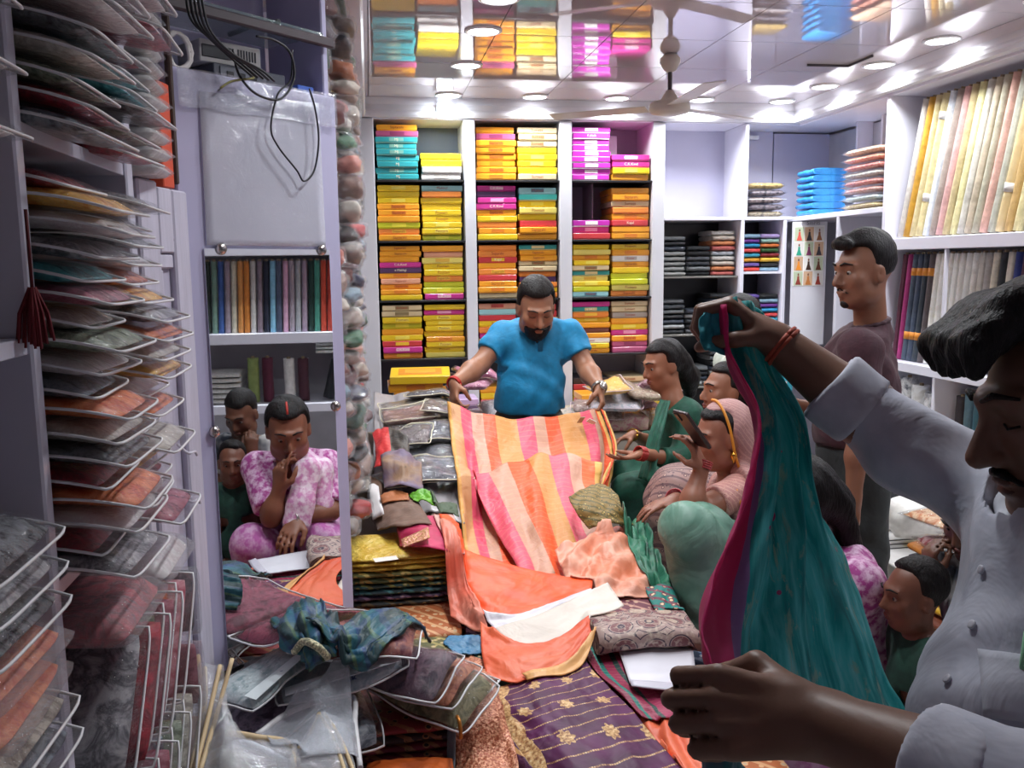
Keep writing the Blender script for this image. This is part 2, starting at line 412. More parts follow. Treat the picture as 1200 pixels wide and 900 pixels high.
@cached
def card(c):
    n = NT('printed card'); v = n.coord('Object'); a = hx(c)
    f = n.noise(v, 6, 3)
    cr = n.noise(n.coord('Object', (1, 1, 3)), 9, 4, .6, 1.2); b = n.add('ShaderNodeBump'); b.inputs['Strength'].default_value = .5; b.inputs['Distance'].default_value = .01
    n.link(cr, b.inputs['Height']); n.link(b.outputs[0], n.b.inputs['Coat Normal'])
    return n.set(color=n.ramp(f, [(.3, tuple(x * .9 for x in a)), (.7, a)]), rough=.45, coat=.75, coatr=.12)
BOXME = {}
def box_mesh(w, d, h, c, what):
    k = (w, d, h, c, what)
    if k not in BOXME:
        bm = bmesh.new()
        if what == 'base': bm_box(bm, (0, 0, h * .45), (w - .006, d - .006, h * .9), None, .002, 1)
        elif what == 'lid': bm_box(bm, (0, 0, h * .58), (w, d, h * .84), None, .003, 1)
        else: bm_box(bm, (0, -d / 2 - .0004, h * .58), (w * .34, .0012, h * .56), None, 0)
        me = bm_mesh(bm, what); me.materials.append(card(c)); BOXME[k] = me
    return BOXME[k]
TXT = dict(T='MJ', C='Sumeet', V='Kalash', M='C.K.Kind', N='e Makhgi', B='Mukkul', R='Kajal', O='Saptarshi', o='Suparshi', K='Rani Rani', G='e SATI', Y='Poonam', L='Sumeet', W='Kesar', P='Roopali', b='Hit Shot', p='Suparshi', y='Poonam', l='Kesar', g='Sumeet')
def sari_box(x, y, z, w, d, h, code, rz, label, band, writing):
    rz = max(-.05, min(.05, rz))
    r = finish('sari_box', box_mesh(w, d, h, SEC[code] if code in 'TVCG' else PAL[code], 'base'), None)
    tag(r, label, 'box', 'stacked sari boxes on the back shelves'); r.location = (x, y, z); r.rotation_euler = (0, 0, rz)
    finish('lid', box_mesh(w, d, h, PAL[code], 'lid'), None, r)
    if band: finish('label_panel', box_mesh(w, d, h, SEC[code], 'band'), None, r)
    if writing:
        ink = plain('f3ead0', .5) if code in 'TVMNRKGPb' else plain('9a3a1c', .5)
        text('lettering', TXT[code], h * .62, ink, r, (0, -d / 2 - .0014, h * .58), (PI / 2, 0, 0), .0003)
    return r
BAYN = ['next to packet wall', 'behind man in blue', 'next to empty cubby']
SHN = ['top shelf', 'second shelf', 'third shelf', 'fourth shelf', 'lowest shelf']
STK = {(0, 0): ('OPTTTTTTT', 'YYWW'), (0, 1): ('YYYOOOLoO', 'BoYYYYYYL'), (0, 2): ('OOOMNOpOOY', 'OpyYYoLLM'), (0, 3): ('CCYLOYRMo', 'YMYYYYOYYy'),
       (1, 0): ('OPOOOOOO', 'CCCYYYYC'), (1, 1): ('MNMMOYoOY', 'BGYyYROO'), (1, 2): ('ooROoROOC', 'GOOCCoNoYo'), (1, 3): ('pBRYoMCRY', 'RRCYoYRC'), (1, 4): ('OYROO', 'YROY'),
       (2, 0): ('VVVVVVVVV', 'MMYO'), (2, 1): ('VMR', 'OOCoOROO'), (2, 2): ('YyOYCGyYLB', 'YOWOYLLyo'), (2, 3): ('MGoYObOWYO', 'CCgOYMOPP'), (2, 4): ('KRYYlR', 'CWYOOo'), (0, 4): ('RoY', '')}
for (bi, li), cols in STK.items():
    a, b = bays[bi]; zt = ([2.48] + LV)[li] - .012; z0 = LV[li]
    for si, codes in enumerate(cols):
        if not codes: continue
        cx = a + (b - a) * (.255 if si == 0 else .745); n = len(codes)
        full = min(zt - z0 - .018, n * .0405); h0 = full / n
        z = z0 + .0006
        nm = ('packet side', 'cubby side')[si]
        for k, c in enumerate(reversed(codes)):
            h = h0 - .0006
            w = random.choice((.244, .25, .256)); w = w * (b - a) / .545
            lab = f'{CNAME[c]} sari box, {ORD[n-1-k]} from top, {SHN[li]} {BAYN[bi]}, {nm}'.replace('top from top', 'topmost')
            sari_box(cx + random.uniform(-.004, .004), YB + .19 + random.uniform(-.012, .014), z, round(w, 3), .30, round(h, 3), c, random.uniform(-.012, .012),
                     lab, random.random() < .45, random.random() < (.85 if c in 'TVCB' else .35))
            z += h + .0006
# a plastic-covered card standing on the top shelf
tag(box('display_card', (1.59, 5.72, 2.305), (.075, .02, .14), plain('b8c4c6', .2), None, .002, (.0, 0, .2)), 'small glossy picture card standing in the bay with pink boxes', 'card')
bpy.data.objects['display_card'].location.z = 2.12 + .163 + .07
slab('gap_panel', (1.276 + .155, 5.6, LV[1] + .135), (1.276 + .163, 5.86, LV[0] - .012), plain('6f6068', .5), unit)
# ================================================================== CORNER: empty cubby, dark stock, colour stacks, poster
corner = empty('corner_cupboard', (0, 0, 0), (0, 0, 0), 'white open corner cupboard with an empty cubby above dark stock', 'cupboard')
ZC = 1.89
slab('shelf_board', (1.883, YB, ZC - .022), (2.76, 5.93, ZC), LAM, corner)
slab('upright', (2.42, YB, ZC), (2.446, 5.93, 2.48), LAM, corner)
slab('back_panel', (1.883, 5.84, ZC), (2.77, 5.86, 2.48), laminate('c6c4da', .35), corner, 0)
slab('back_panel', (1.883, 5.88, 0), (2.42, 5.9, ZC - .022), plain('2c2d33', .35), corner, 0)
slab('upright', (2.405, YB, 0), (2.43, 5.93, ZC - .022), LAM, corner)
slab('upright', (2.70, YB, 0), (2.725, 5.93, ZC - .022), LAM, corner)
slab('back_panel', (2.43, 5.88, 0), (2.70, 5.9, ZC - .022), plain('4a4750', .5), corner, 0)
for z in (1.51, 1.13, .78): slab('shelf_board', (1.883, YB + .03, z - .012), (2.405, 5.88, z), plain('77746f', .3), corner, .001)
for z in (1.535, 1.17, .82): slab('shelf_board', (2.43, YB + .01, z - .015), (2.70, 5.88, z), LAM, corner, .001)
slab('light_batten', (2.46, 5.80, 2.425), (2.65, 5.835, 2.45), plain('e8eaf0', .3), corner)
FOLD = {}
def folded_mesh(w, d, h, kind=0):
    """a folded garment: stacked rounded layers with a fat fold on the front edge"""
    k = (w, d, h, kind)
    if k in FOLD: return FOLD[k]
    n = 18; prof = []
    for i in range(n):
        t = 2 * PI * i / n; c, s = math.cos(t), math.sin(t)
        e = .42
        prof.append((abs(c) ** e * math.copysign(1, c) * d / 2, abs(s) ** (e + .25) * math.copysign(1, s) * h / 2 + h / 2))
    bm = bmesh.new(); rings = []; m = 9
    for j in range(m):
        u = -1 + 2 * j / (m - 1); sh = 1 - .05 * abs(u) ** 6
        wob = .004 * math.sin(j * 2.1 + kind * 3)
        rings.append([bm.verts.new((u * w / 2 + .003 * math.sin(i * 1.7 + kind), p[0] * sh + wob, p[1] * (.97 + .05 * math.sin(j * 1.3 + kind)))) for i, p in enumerate(prof)])
    for j in range(m - 1):
        for i in range(n):
            f = bm.faces.new((rings[j][i], rings[j][(i+1) % n], rings[j+1][(i+1) % n], rings[j+1][i])); f.smooth = True
    bm.faces.new(rings[0][::-1]); bm.faces.new(rings[-1]); bmesh.ops.recalc_face_normals(bm, faces=bm.faces)
    FOLD[k] = bm_mesh(bm, 'folded'); FOLD[k].materials.append(None); return FOLD[k]
def folded(x, y, z, w, d, h, mat, label, group, rz=0, cat='garment', name='folded_garment', kind=None):
    me = folded_mesh(w, d, h, random.randrange(4) if kind is None else kind)
    o = finish(name, me, None); o.material_slots[0].link = 'OBJECT'; o.material_slots[0].material = mat
    o.location = (x, y, z); o.rotation_euler = (0, 0, rz); return tag(o, label, cat, group)
DK = ['3b4048', '2f3338', '23262b', '5b5e63', '8d8f90', '6f7376', '1f2024', '343c4a']
for li, z in enumerate((1.51, 1.13, .78)):
    for s in range(3):
        n = (8, 7, 6)[li] - (s == 1) * 2 + (s == 2)
        for k in range(n):
            c = DK[(k * 3 + s * 2 + li) % 8]
            if li == 0 and s == 0 and k < 5: c = '9a9c9a'
            if li == 0 and s == 2: c = ('c86a64', 'd98a5a', 'c9bdb0', 'd8d5d0', 'b9c0c8')[k % 5]
            folded(1.975 + s * .17, 5.7 + random.uniform(-.01, .01), z + k * .033 + .0005, .155, .27, .032, cloth('#' + c, None, 60, .7) if s else packed('#' + c, '#' + c),
                   f'{"grey" if li==0 and s==0 else "pale pink or white" if li==0 and s==2 else "dark charcoal"} folded garment, {("upper", "middle", "lower")[li]} dark shelf, {nth(k)} from bottom, {("box side", "middle stack", "poster side")[s]}', 'folded stock in the dark corner shelves', random.uniform(-.012, .012))
BR = ['d23c2e', '9fc7b8', '8a1f2a', '8fb2c8', 'e04848', '6d58a8', 'b9a2d8', '2b5a2a', '1b1b1e', '1a8fbe', 'eda52a', '28a050', 'f08040', 'e2b02c', '7a3a9a', '3aa6c4']
for li, z in enumerate((1.535, 1.17, .82)):
    for s in range(2):
        n = 8 if li == 0 else 7
        for k in range(n):
            c = BR[(k * 5 + s * 3 + li * 7) % 16]
            folded(2.498 + s * .134, 5.66 + random.uniform(-.01, .01), z + k * .031 + .0005, .126, .24, .03, cloth('#' + c, None, 60, .6),
                   f'bright folded garment, {("upper", "middle", "lower")[li]} colourful corner shelf, {nth(k)} from bottom, {("dark stock side", "poster side")[s]}', 'colourful folded garments in the corner', random.uniform(-.012, .012))
# white cupboard door with a sheet of dress photographs
pd = empty('poster_door', (0, 0, 0), (0, 0, 0), 'white cupboard door carrying a sheet of twelve dress photographs', 'door')
p0 = at(929, 256, Y=5.44); p1 = at(970, 256, Y=5.36); pz = at(929, 398, Y=5.42).z
dv = (p1 - p0); dv.z = 0; ang = math.atan2(dv.y, dv.x); Lp = dv.length
pd.location = (p0.x, p0.y, -.032); pd.rotation_euler = (0, 0, ang)
slab('door_panel', (0, 0, pz), (Lp, .018, 1.885), laminate('d3d2da', .3), pd)
slab('photo_sheet', (.012, -.002, 1.47), (Lp - .016, -.0005, 1.86), plain('e6e4e2', .4), pd, 0)
text('lettering', 'Smriti', .035, plain('55555c', .5), pd, (Lp * .6, -.003, 1.875), (PI / 2, 0, 0), .0003)
DC = ['d8584c', '2c2c30', '8a5a3a', '2f9f84', '7c3560', '3a3440', 'e28a2c', '3a2418', '6a3a28', '8a3a30', 'b5713a', '9c3c2e']
for i in range(12):
    r_, c_ = divmod(i, 3); w = (Lp - .04) / 3
    x0 = .016 + c_ * (w + .003); z1 = 1.85 - r_ * .095
    ph = slab('photograph', (x0, -.0032, z1 - .09), (x0 + w - .003, -.0021, z1), plain(('b9c4a8', 'dcd8d4', 'c6a488')[(i * 2 + r_) % 3], .35), pd, 0)
    bm = bmesh.new(); cxp = x0 + w / 2
    q = [(cxp - w*.1, z1-.03), (cxp + w*.1, z1-.03), (cxp + w*.12, z1-.05), (cxp + w*.3, z1-.086), (cxp - w*.3, z1-.086), (cxp - w*.12, z1-.05)]
    bm.faces.new([bm.verts.new((x, -.0036, z)) for x, z in q]); finish('dress_print', bm_mesh(bm), plain('#' + DC[i], .4), pd)
    bm = bmesh.new(); bm.faces.new([bm.verts.new((cxp + math.cos(t * PI / 4) * w * .09, -.0036, z1 - .02 + math.sin(t * PI / 4) * .009)) for t in range(8)]); finish('head_print', bm_mesh(bm), plain('7a4c38', .5), pd)
# ================================================================== SIDE SHELVES WITH FABRIC ROLLS
side = empty('fabric_roll_shelf', (0, 0, 0), (0, 0, 0), 'white wall shelf unit holding upright fabric rolls in two rows', 'shelf unit')
Y0, Y1 = 3.3, 4.47
slab('back_panel', (3.19, -.6, 0), (3.22, 5.86, 2.46), plain('b9b6bc', .5), side, 0)
slab('upright', (XR, Y1, 0), (3.19, Y1 + .03, 2.47), LAM, side)
slab('upright', (XR, Y0 + .07, 0), (3.19, Y0 + .1, 2.47), LAM, side)
slab('shelf_board', (XR, Y0 + .1, 1.653), (3.19, Y1, 1.715), LAM, side)
slab('shelf_board', (XR, Y0 + .1, 1.012), (3.19, Y1, 1.062), LAM, side)
slab('shelf_board', (XR, Y0 + .1, .45), (3.19, Y1, .49), LAM, side)
slab('upright', (XR + .005, 3.98, .49), (3.19, 4.0, 1.012), LAM, side)
slab('upright', (XR + .002, 3.94, 1.062), (XR + .022, 3.955, 1.653), LAM, side)
# bays nearer the shop door, boards a little higher
slab('shelf_board', (XR, -.6, 1.665), (3.19, Y0 + .07, 1.715), LAM, side)
slab('shelf_board', (XR, -.6, 1.175), (3.19, Y0 + .07, 1.235), LAM, side)
slab('shelf_board', (XR, -.6, .78), (3.19, Y0 + .07, .83), LAM, side)
for y in (2.4, .75): slab('upright', (XR, y, 0), (3.19, y + .03, 2.47), LAM, side)
# upper cubbies between the roll shelf and the corner
slab('shelf_board', (XR, Y1 + .03, ZC - .03), (3.19, 5.84, ZC), LAM, side); slab('back_panel', (XR, 5.845, ZC), (3.19, 5.86, 2.47), laminate('c6c4da', .35), side, 0)
for y in (5.02, 5.30): slab('upright', (XR + .3, y, ZC), (3.19, y + .02, 2.47), LAM, side)
slab('upright', (XR, 4.95, 0), (3.19, 4.98, ZC - .03), laminate('d0ced8', .3), side)
ROLLME = {}
def roll_mesh(r, L, wrap):
    k = (r, L, wrap)
    if k in ROLLME: return ROLLME[k]
    bm = bmesh.new(); seg = 18; m = 12; rings = []
    ph = random.random() * 6
    for j in range(m + 1):
        z = L * j / m
        ring = []
        for i in range(seg):
            t = 2 * PI * i / seg
            rr = r * (1 + .03 * math.sin(3 * t + ph + j * .4) + .02 * math.sin(j * 2.3 + t * 2 + ph)) + (.003 * (1 - i / seg))
            ring.append(bm.verts.new((rr * math.cos(t), rr * math.sin(t), z)))
        rings.append(ring)
    for j in range(m):
        for i in range(seg):
            f = bm.faces.new((rings[j][i], rings[j][(i+1) % seg], rings[j+1][(i+1) % seg], rings[j+1][i])); f.smooth = i != seg - 1
    bm.faces.new(rings[0][::-1])
    # open top end: rim, recessed core
    inner = [bm.verts.new((r * .34 * math.cos(2*PI*i/seg), r * .34 * math.sin(2*PI*i/seg), L - .004)) for i in range(seg)]
    deep = [bm.verts.new((r * .32 * math.cos(2*PI*i/seg), r * .32 * math.sin(2*PI*i/seg), L - .05)) for i in range(seg)]
    for i in range(seg):
        bm.faces.new((rings[-1][i], rings[-1][(i+1) % seg], inner[(i+1) % seg], inner[i]))
        bm.faces.new((inner[i], inner[(i+1) % seg], deep[(i+1) % seg], deep[i]))
    bm.faces.new(deep)
    ROLLME[k] = bm_mesh(bm, 'roll'); ROLLME[k].materials.append(None); return ROLLME[k]
bm = bmesh.new(); bm_lathe(bm, [(.009, 0), (.011, 0), (.011, .03), (.009, .03)], 12); CORE_ME = bm_mesh(bm, 'core'); CORE_ME.materials.append(plain('8d7a60', .7))
def fabric_roll(x, y, z, r, L, mat, label, group, lean=0.0, leanx=.06, band=None, bandz=(.6,)):
    r = round(r, 3)
    o = finish('fabric_roll', roll_mesh(r, L, 0), None); o.material_slots[0].link = 'OBJECT'; o.material_slots[0].material = mat
    o.location = (x, y, z); o.rotation_euler = (lean, leanx, random.choice((0, 1.2, 2.3, 3.9, 5.1)) if not band else 2.2)
    o.rotation_mode = 'ZYX'
    c = finish('cardboard_core', CORE_ME, None, o); c.location = (0, 0, L - .02)
    if band:
        for bz in bandz:
            lathe('paper_band', [(r * 1.04 + .002, 0), (r * 1.04 + .0038, 0), (r * 1.04 + .0038, .04), (r * 1.04 + .002, .04)], plain(band, .5), o, (0, 0, L * bz), 16)
    return tag(o, label, 'fabric roll', group)
UP = [('d6d0c8', 'greyish white'), ('c9962e', 'mustard gold'), ('d8c898', 'beige'), ('e0cf9a', 'banded cream'), ('dde2ea', 'bluish white'), ('a89a90', 'taupe'), ('d9aaa6', 'dusty pink'), ('c9b78a', 'sand'), ('dfd6a0', 'pale lemon'), ('d0ccc0', 'pale grey'), ('c7b8a0', 'oatmeal'), ('b5b09a', 'sage grey'), ('dfb0a0', 'salmon pink'), ('b9b8a8', 'stone grey'), ('d9c08a', 'plastic-wrapped honey'), ('c9a566', 'tan'), ('ddd09a', 'straw')]
n = len(UP)
for i, (c, nm) in enumerate(UP):
    y = 4.437 - i * .0545; r = .0225 if i != 14 else .0232
    m = packed('#' + c, '#' + c, 12) if i == 14 else cloth('#' + c, None, 30, .7)
    fabric_roll(XR + .085, y, 1.7165 + r * .3, r, .715, m, f'{nm} fabric roll in upper side shelf, {nth(i)} from the packet cubby', 'pale fabric rolls in the upper side shelf', lean=.17, leanx=.05, band='#d8d4d0' if i in (3, 14) else None, bandz=(.25, .82))
MD = [('5a1f3a', 'maroon'), ('b0307a', 'magenta'), ('4d5a6e', 'slate blue with orange bands'), ('46536a', 'slate grey-blue with orange bands'), ('36404c', 'charcoal with orange bands'), ('5f5558', 'brown grey with orange bands'), ('e4e0d0', 'plastic-wrapped ivory'), ('e8e4dc', 'plastic-wrapped white'), ('dedbd0', 'plastic-wrapped white'), ('e9e7e2', 'plastic-wrapped white'), ('e2dfd6', 'plastic-wrapped white'), ('e9e8e4', 'plastic-wrapped white'), ('dcdad2', 'plastic-wrapped white'), ('cfcac2', 'light grey'), ('b5b0ac', 'grey'), ('dfd8c4', 'cream'), ('30343c', 'black'), ('e0d8c8', 'cream'), ('2b3a86', 'royal blue'), ('55284a', 'plum'), ('c0a058', 'gold')]
for i, (c, nm) in enumerate(MD):
    y = 4.432 - i * .0472; r = .0190
    m = packed('#' + c, '#f4f3ee', 9) if 6 <= i <= 12 else cloth('#' + c, None, 30, .65)
    o = fabric_roll(XR + .075, y, 1.063 + r * .15, r, .565, m, f'{nm} fabric roll, lower side shelf row, {nth(i)} from packet cubby', 'fabric rolls in the lower side shelf row', lean=.06, leanx=.04, band='#d98a2a' if 2 <= i <= 5 else None, bandz=(.2, .8))
LO = [('3a3238', 'dark'), ('53707e', 'teal grey'), ('2f5c6c', 'teal'), ('8a908c', 'grey'), ('c0a838', 'mustard'), ('8c3a30', 'brick red'), ('d8c088', 'beige'), ('4a4450', 'dark plum')]
for i, (c, nm) in enumerate(LO):
    fabric_roll(XR + .12, 3.93 - i * .066, .4925, .029, .43 + .02 * (i % 3), cloth('#' + c, None, 30, .65), f'short {nm} fabric roll in the bottom side shelf, {nth(i)} from the plastic bundles', 'short rolls in the bottom side shelf', leanx=.03)
for i in range(3):
    fabric_roll(XR + .12, 4.38 - i * .11, .4945, .045, .47 - .03 * i, packed(('#5a6270', '#c9c6c2', '#8e8a8e')[i], '#e9e9ea', 10), f'{("grey", "whitish", "pale grey")[i]} plastic-wrapped bundle upright in the bottom side shelf', 'plastic bundles in the bottom side shelf', leanx=.03)
# colourful rolls across the aisle, which the wall mirror shows
MR = ['3a1a2c', 'd9d4d0', 'd8b04a', '1f2a2c', 'e4e8e6', '22312e', '7fa090', '3f63a8', 'a89aa8', 'd8d2bc', 'e09a54', 'dd8a3a', 'd9d8d4', '8f7f8c', '232a40', '8cc8e4', '55607a', 'e4b4d0', 'b0a4b0', 'b8bcc0', 'b4a0b4', '163a34', '4fa08c', 'd8533c', 'cc4a3a', '4a4450', '1d2226', 'c8d8dc', 'b8aca4', '8a4a4a', '7c2a4a', '2c4a70']
for i, c in enumerate(MR):
    y = 1.22 + i * .0352
    fabric_roll(XR + .06, y, 1.236, .0136, .40, cloth('#' + c, None, 30, .65), f'thin suit fabric roll facing the mirror, {(ORD+["thirty-first","thirty-second"])[i] if i else "first"} from the shop door end', 'rolls in the shelf facing the mirror', lean=-.03, leanx=.03)
for i, (c, y, L) in enumerate([('8a9a5a', 1.62, .3), ('5a1a34', 1.70, .3), ('e4e2de', 1.82, .29), ('4a2030', 1.9, .29), ('23262c', 2.035, .27), ('e6eaee', 2.11, .3), ('2c5a40', 2.185, .3), ('7c1f34', 2.26, .3)]):
    fabric_roll(XR + .12, y, .8315 if i < 4 else .8425, .030, round(L * .85, 3), cloth('#' + c, None, 30, .65), f'short {("olive", "wine", "white", "dark wine", "black", "glossy white", "green", "crimson")[i]} fabric roll on the shelf facing the mirror', 'short rolls facing the mirror', lean=(-.25 if i >= 4 else .0), leanx=.02)
for i in range(3):
    folded(XR + .2, 2.16, 1.106 + i * .022, .36, .3, .021, cloth('#dfe3e0', None, 60), f'white folded cloth, {nth(i)} from bottom, tucked above the short rolls facing the mirror', 'white cloths above the short rolls', PI / 2)
for i in range(6):
    folded(XR + .2, 1.40, .831 + i * .03, .3, .3, .029, cloth('#d8d6d2', None, 60), f'white folded cloth, {nth(i)} from bottom, beside the olive roll', 'white cloths beside the olive roll', PI / 2)
# packets in the corner cubby
# ================================================================== LEFT SIDE: mirror cupboard at 45 degrees
LAV = laminate('c6c2e0', .28); LAV2 = LAV
cup = empty('mirror_cupboard', (-.381, 1.92, 0), (0, 0, PI / 4), 'lavender laminate corner cupboard with an open niche above the mirror', 'cupboard')
# local x along the front, y behind, z up
slab('front_panel', (0, .001, .70), (.446, .02, 2.005), LAV, cup)
slab('side_panel', (.428, .021, .70), (.446, .16, 2.45), LAV, cup)
slab('side_panel', (0, .021, .70), (.018, .16, 2.45), LAV2, cup)
slab('niche_floor', (.019, .021, 1.985), (.427, .22, 2.004), LAV2, cup)
slab('niche_back', (.019, .225, 1.70), (.427, .235, 2.47), LAV, cup)
slab('niche_side', (.44, .165, 1.985), (.452, .235, 2.47), LAV, cup)
slab('rail', (.0, -.004, 2.118), (.446, .012, 2.14), plain('4c4248', .5), cup)
slab('edge_strip', (-.006, -.006, 1.77), (.004, .012, 2.46), plain('5b4a44', .6), cup)
gl = slab('glass_shelf', (.02, .013, 2.145), (.425, .215, 2.151), clear_plastic(.35, '8fa6a8'), cup, 0)
tube('shelf_bracket', [(.3, .2, 2.153), (.3, .1, 2.16), (.3, .02, 2.153)], .006, plain('3a3a40', .4), cup)
# the mirror
@cached
def mirror_mat():
    n = NT('mirror silver'); n.set(color=(.83, .86, .87), metal=1.0, rough=.012); return n.m
mir = slab('wall_mirror', (.052, -.005, .703), (.402, .0, 1.641), mirror_mat(), None, 0)
mm = cup.matrix_world if False else Matrix.Translation((-.381, 1.92, 0)) @ Matrix.Rotation(PI / 4, 4, 'Z')
mir.matrix_world = mm @ Matrix.Translation(mir.location); tag(mir, 'tall narrow mirror clipped to the lavender cupboard front', 'mirror')
CHR = plain('b9b4b0', .2, .05, 1.0)
for x, z in ((.093, 1.641), (.377, 1.640), (.403, 1.256), (.05, 1.249)):
    c = lathe('mirror_clip', [(.0135, 0), (.0135, .003), (.009, .009), (.004, .011), (.0005, .0112)], CHR, mir, seg=16)
    c.location = Vector((x, -.005, z)) - Vector((.227, -.0025, 1.172)); c.rotation_euler = (PI / 2, 0, 0)
# plastic film pinned over the upper front
nu, nv = 24, 16; U, V_ = np.meshgrid(np.linspace(0, 1, nu), np.linspace(0, 1, nv), indexing='ij')
P = np.stack([.062 + .326 * V_ + .006 * (1 - U) * (V_ - .5), -.004 - .003 * np.abs(fbm(U * 3, V_ * 3, 2)), 1.648 + (.315 + .02 * V_) * U], 2)
film = grid('plastic_film', P, clear_plastic(.62, 'd9d9e6'), None, .0012); film.matrix_world = mm; tag(film, 'thin whitish plastic film pinned over the cupboard above the mirror', 'plastic sheet')
P = np.stack([.01 + .43 * V_, -.0085 - .004 * np.abs(fbm(U * 5, V_ * 4, 5)), 1.93 + .075 * U + .01 * fbm(V_ * 4, U, 3)], 2)
fl2 = grid('plastic_strip', P, clear_plastic(.12, 'e8e8f4'), None, .001); fl2.matrix_world = mm; tag(fl2, 'crumpled clear plastic strip hanging under the niche edge', 'plastic sheet')
# electronics in the niche
def in45(v): return mm @ Vector(v)
dv = empty('video_recorder', in45((.245, .115, 2.0045)), (0, 0, PI / 4 - .05), 'dark grey flat recorder box in the niche above the mirror', 'electronics')
box('body', (0, 0, .02), (.19, .12, .04), plain('4c4f58', .4), dv, .002)
box('front_plate', (-.02, -.061, .02), (.12, .003, .03), plain('6b6e76', .35), dv, .001)
for k in range(3): box('port', (-.055 + k * .03, -.063, .02), (.018, .003, .012), plain('1d1e22', .4), dv, .001)
wb = empty('power_supply', in45((.205, .115, 2.0455)), (0, 0, PI / 4 - .12), 'white vented power supply box on top of the dark recorder', 'electronics')
box('body', (0, 0, .024), (.15, .10, .048), plain('c3c0bd', .4), wb, .002)
box('dark_panel', (-.035, -.051, .024), (.07, .003, .026), plain('2c2e34', .4), wb, .001)
for k in range(7): box('vent_slot', (.018 + k * .007, -.051, .026), (.003, .002, .022), plain('3a3c42', .5), wb, 0)
tag(box('small_blue_box', in45((.385, .05, 2.0155)), (.05, .03, .022), plain('3f62b4', .4), None, .002, (0, 0, PI / 4)), 'tiny blue carton at the end of the niche floor', 'box')
rt = empty('black_adapter', in45((.075, .17, 2.0045)), (0, 0, PI / 4), 'black router box standing in the niche corner', 'electronics')
box('body', (0, 0, .06), (.07, .04, .12), plain('2a2b30', .35), rt, .004); box('label_plate', (0, -.021, .06), (.04, .002, .06), plain('3c3e44', .4), rt, 0)
tag(tube('white_cable_coil', [in45((.056 + .028 * math.cos(t * .45) + .004 * math.sin(t), .05, 2.05 + .036 * math.sin(t * .45))) for t in range(44)], .0045, plain('d9d2cc', .4)), 'coiled white cable hanging in the niche', 'cable')
BLK = plain('1b1b20', .45)
def cable(pts, r, label, mat=BLK):
    return tag(tube('cable', catmull([in45(p) for p in pts], 8), r, mat, None, 6), label, 'cable', 'cables above the mirror')
def q45(px, py, y=-.022):
    r = ray(px, py); L = Vector((-.381, 1.92, 0)); n = Vector((.7071, -.7071, 0)); c = Vector((0, 0, CAMZ))
    t = (L - c).dot(n) / r.dot(n); p = c + r * t - L
    return (p.dot(Vector((.7071, .7071, 0))), y, p.z)
cable([q45(*p) for p in [(335, 60), (333, 95), (318, 112), (310, 150), (318, 172), (340, 200), (349, 213), (361, 200), (366, 165), (362, 130), (355, 105)]], .0022, 'thin black cable looping down over the plastic film')
cable([q45(*p, -.030) for p in [(262, 60), (270, 90), (290, 112), (318, 118), (334, 95), (330, 65), (312, 50), (290, 45)]], .0028, 'black cable looping in front of the white box')
for k in range(5):
    cable([q45(*p, -.038 - k * .0075) for p in [(203 + k * 2, -12 + k * 3), (210 + k * 3, 25 + k * 4), (232 + k * 4, 48 + k * 5), (262 + k * 5, 75 + k * 3), (282 + k * 4, 92 + k * 2)]], .0026 + .0006 * (k % 2), f'{("black", "black", "black", "dark grey", "black")[k]} cable of the bundle sagging into the niche, {nth(k)} strand', BLK if k != 3 else plain('3f4048', .5))
for k in range(2):
    cable([q45(*p, -.022 - .008 * k) for p in [(248, 108 - 3 * k), (262, 98 - k), (285, 94), (286, 90 + 2 * k)]], .0022, f'{("grey", "olive yellow")[k]} cable end under the white box', plain(('8d8a90', '8f8a4a')[k], .5))
# ------------------------------------------------------------------ old painted shutter between shelf and cupboard
OLD = oldpaint()
sh = empty('wooden_shutter', (-.408, 1.715, 0), (0, 0, math.radians(77)), 'old lavender-white painted wooden shutter with chipped edges and bent wire hooks', 'shutter')
slab('stile', (0, .0, .0), (.075, .035, 1.765), OLD, sh, .004); slab('stile', (.1385, .0, .0), (.205, .035, 1.755), OLD, sh, .004)
slab('top_rail', (.0755, .0, 1.63), (.1345, .033, 1.755), OLD, sh, .003); slab('bottom_rail', (.0755, 0, 0), (.1345, .033, .2), OLD, sh, .003)
slab('panel', (.0755, .014, .2), (.1345, .028, 1.63), oldpaint('c2bed2'), sh, .001)
slab('moulding', (.0765, .004, 1.6), (.1335, .0135, 1.628), OLD, sh, .003); slab('moulding', (.0765, .004, .2), (.088, .0135, 1.598), OLD, sh, .003)
for z in (1.235, 1.135):
    tube('wire_hook', catmull([(.085, -.002, z + .02), (.092, -.02, z), (.115, -.024, z - .002), (.128, -.022, z - .012)], 5), .0028, plain('c9c5d0', .4), sh, 6)
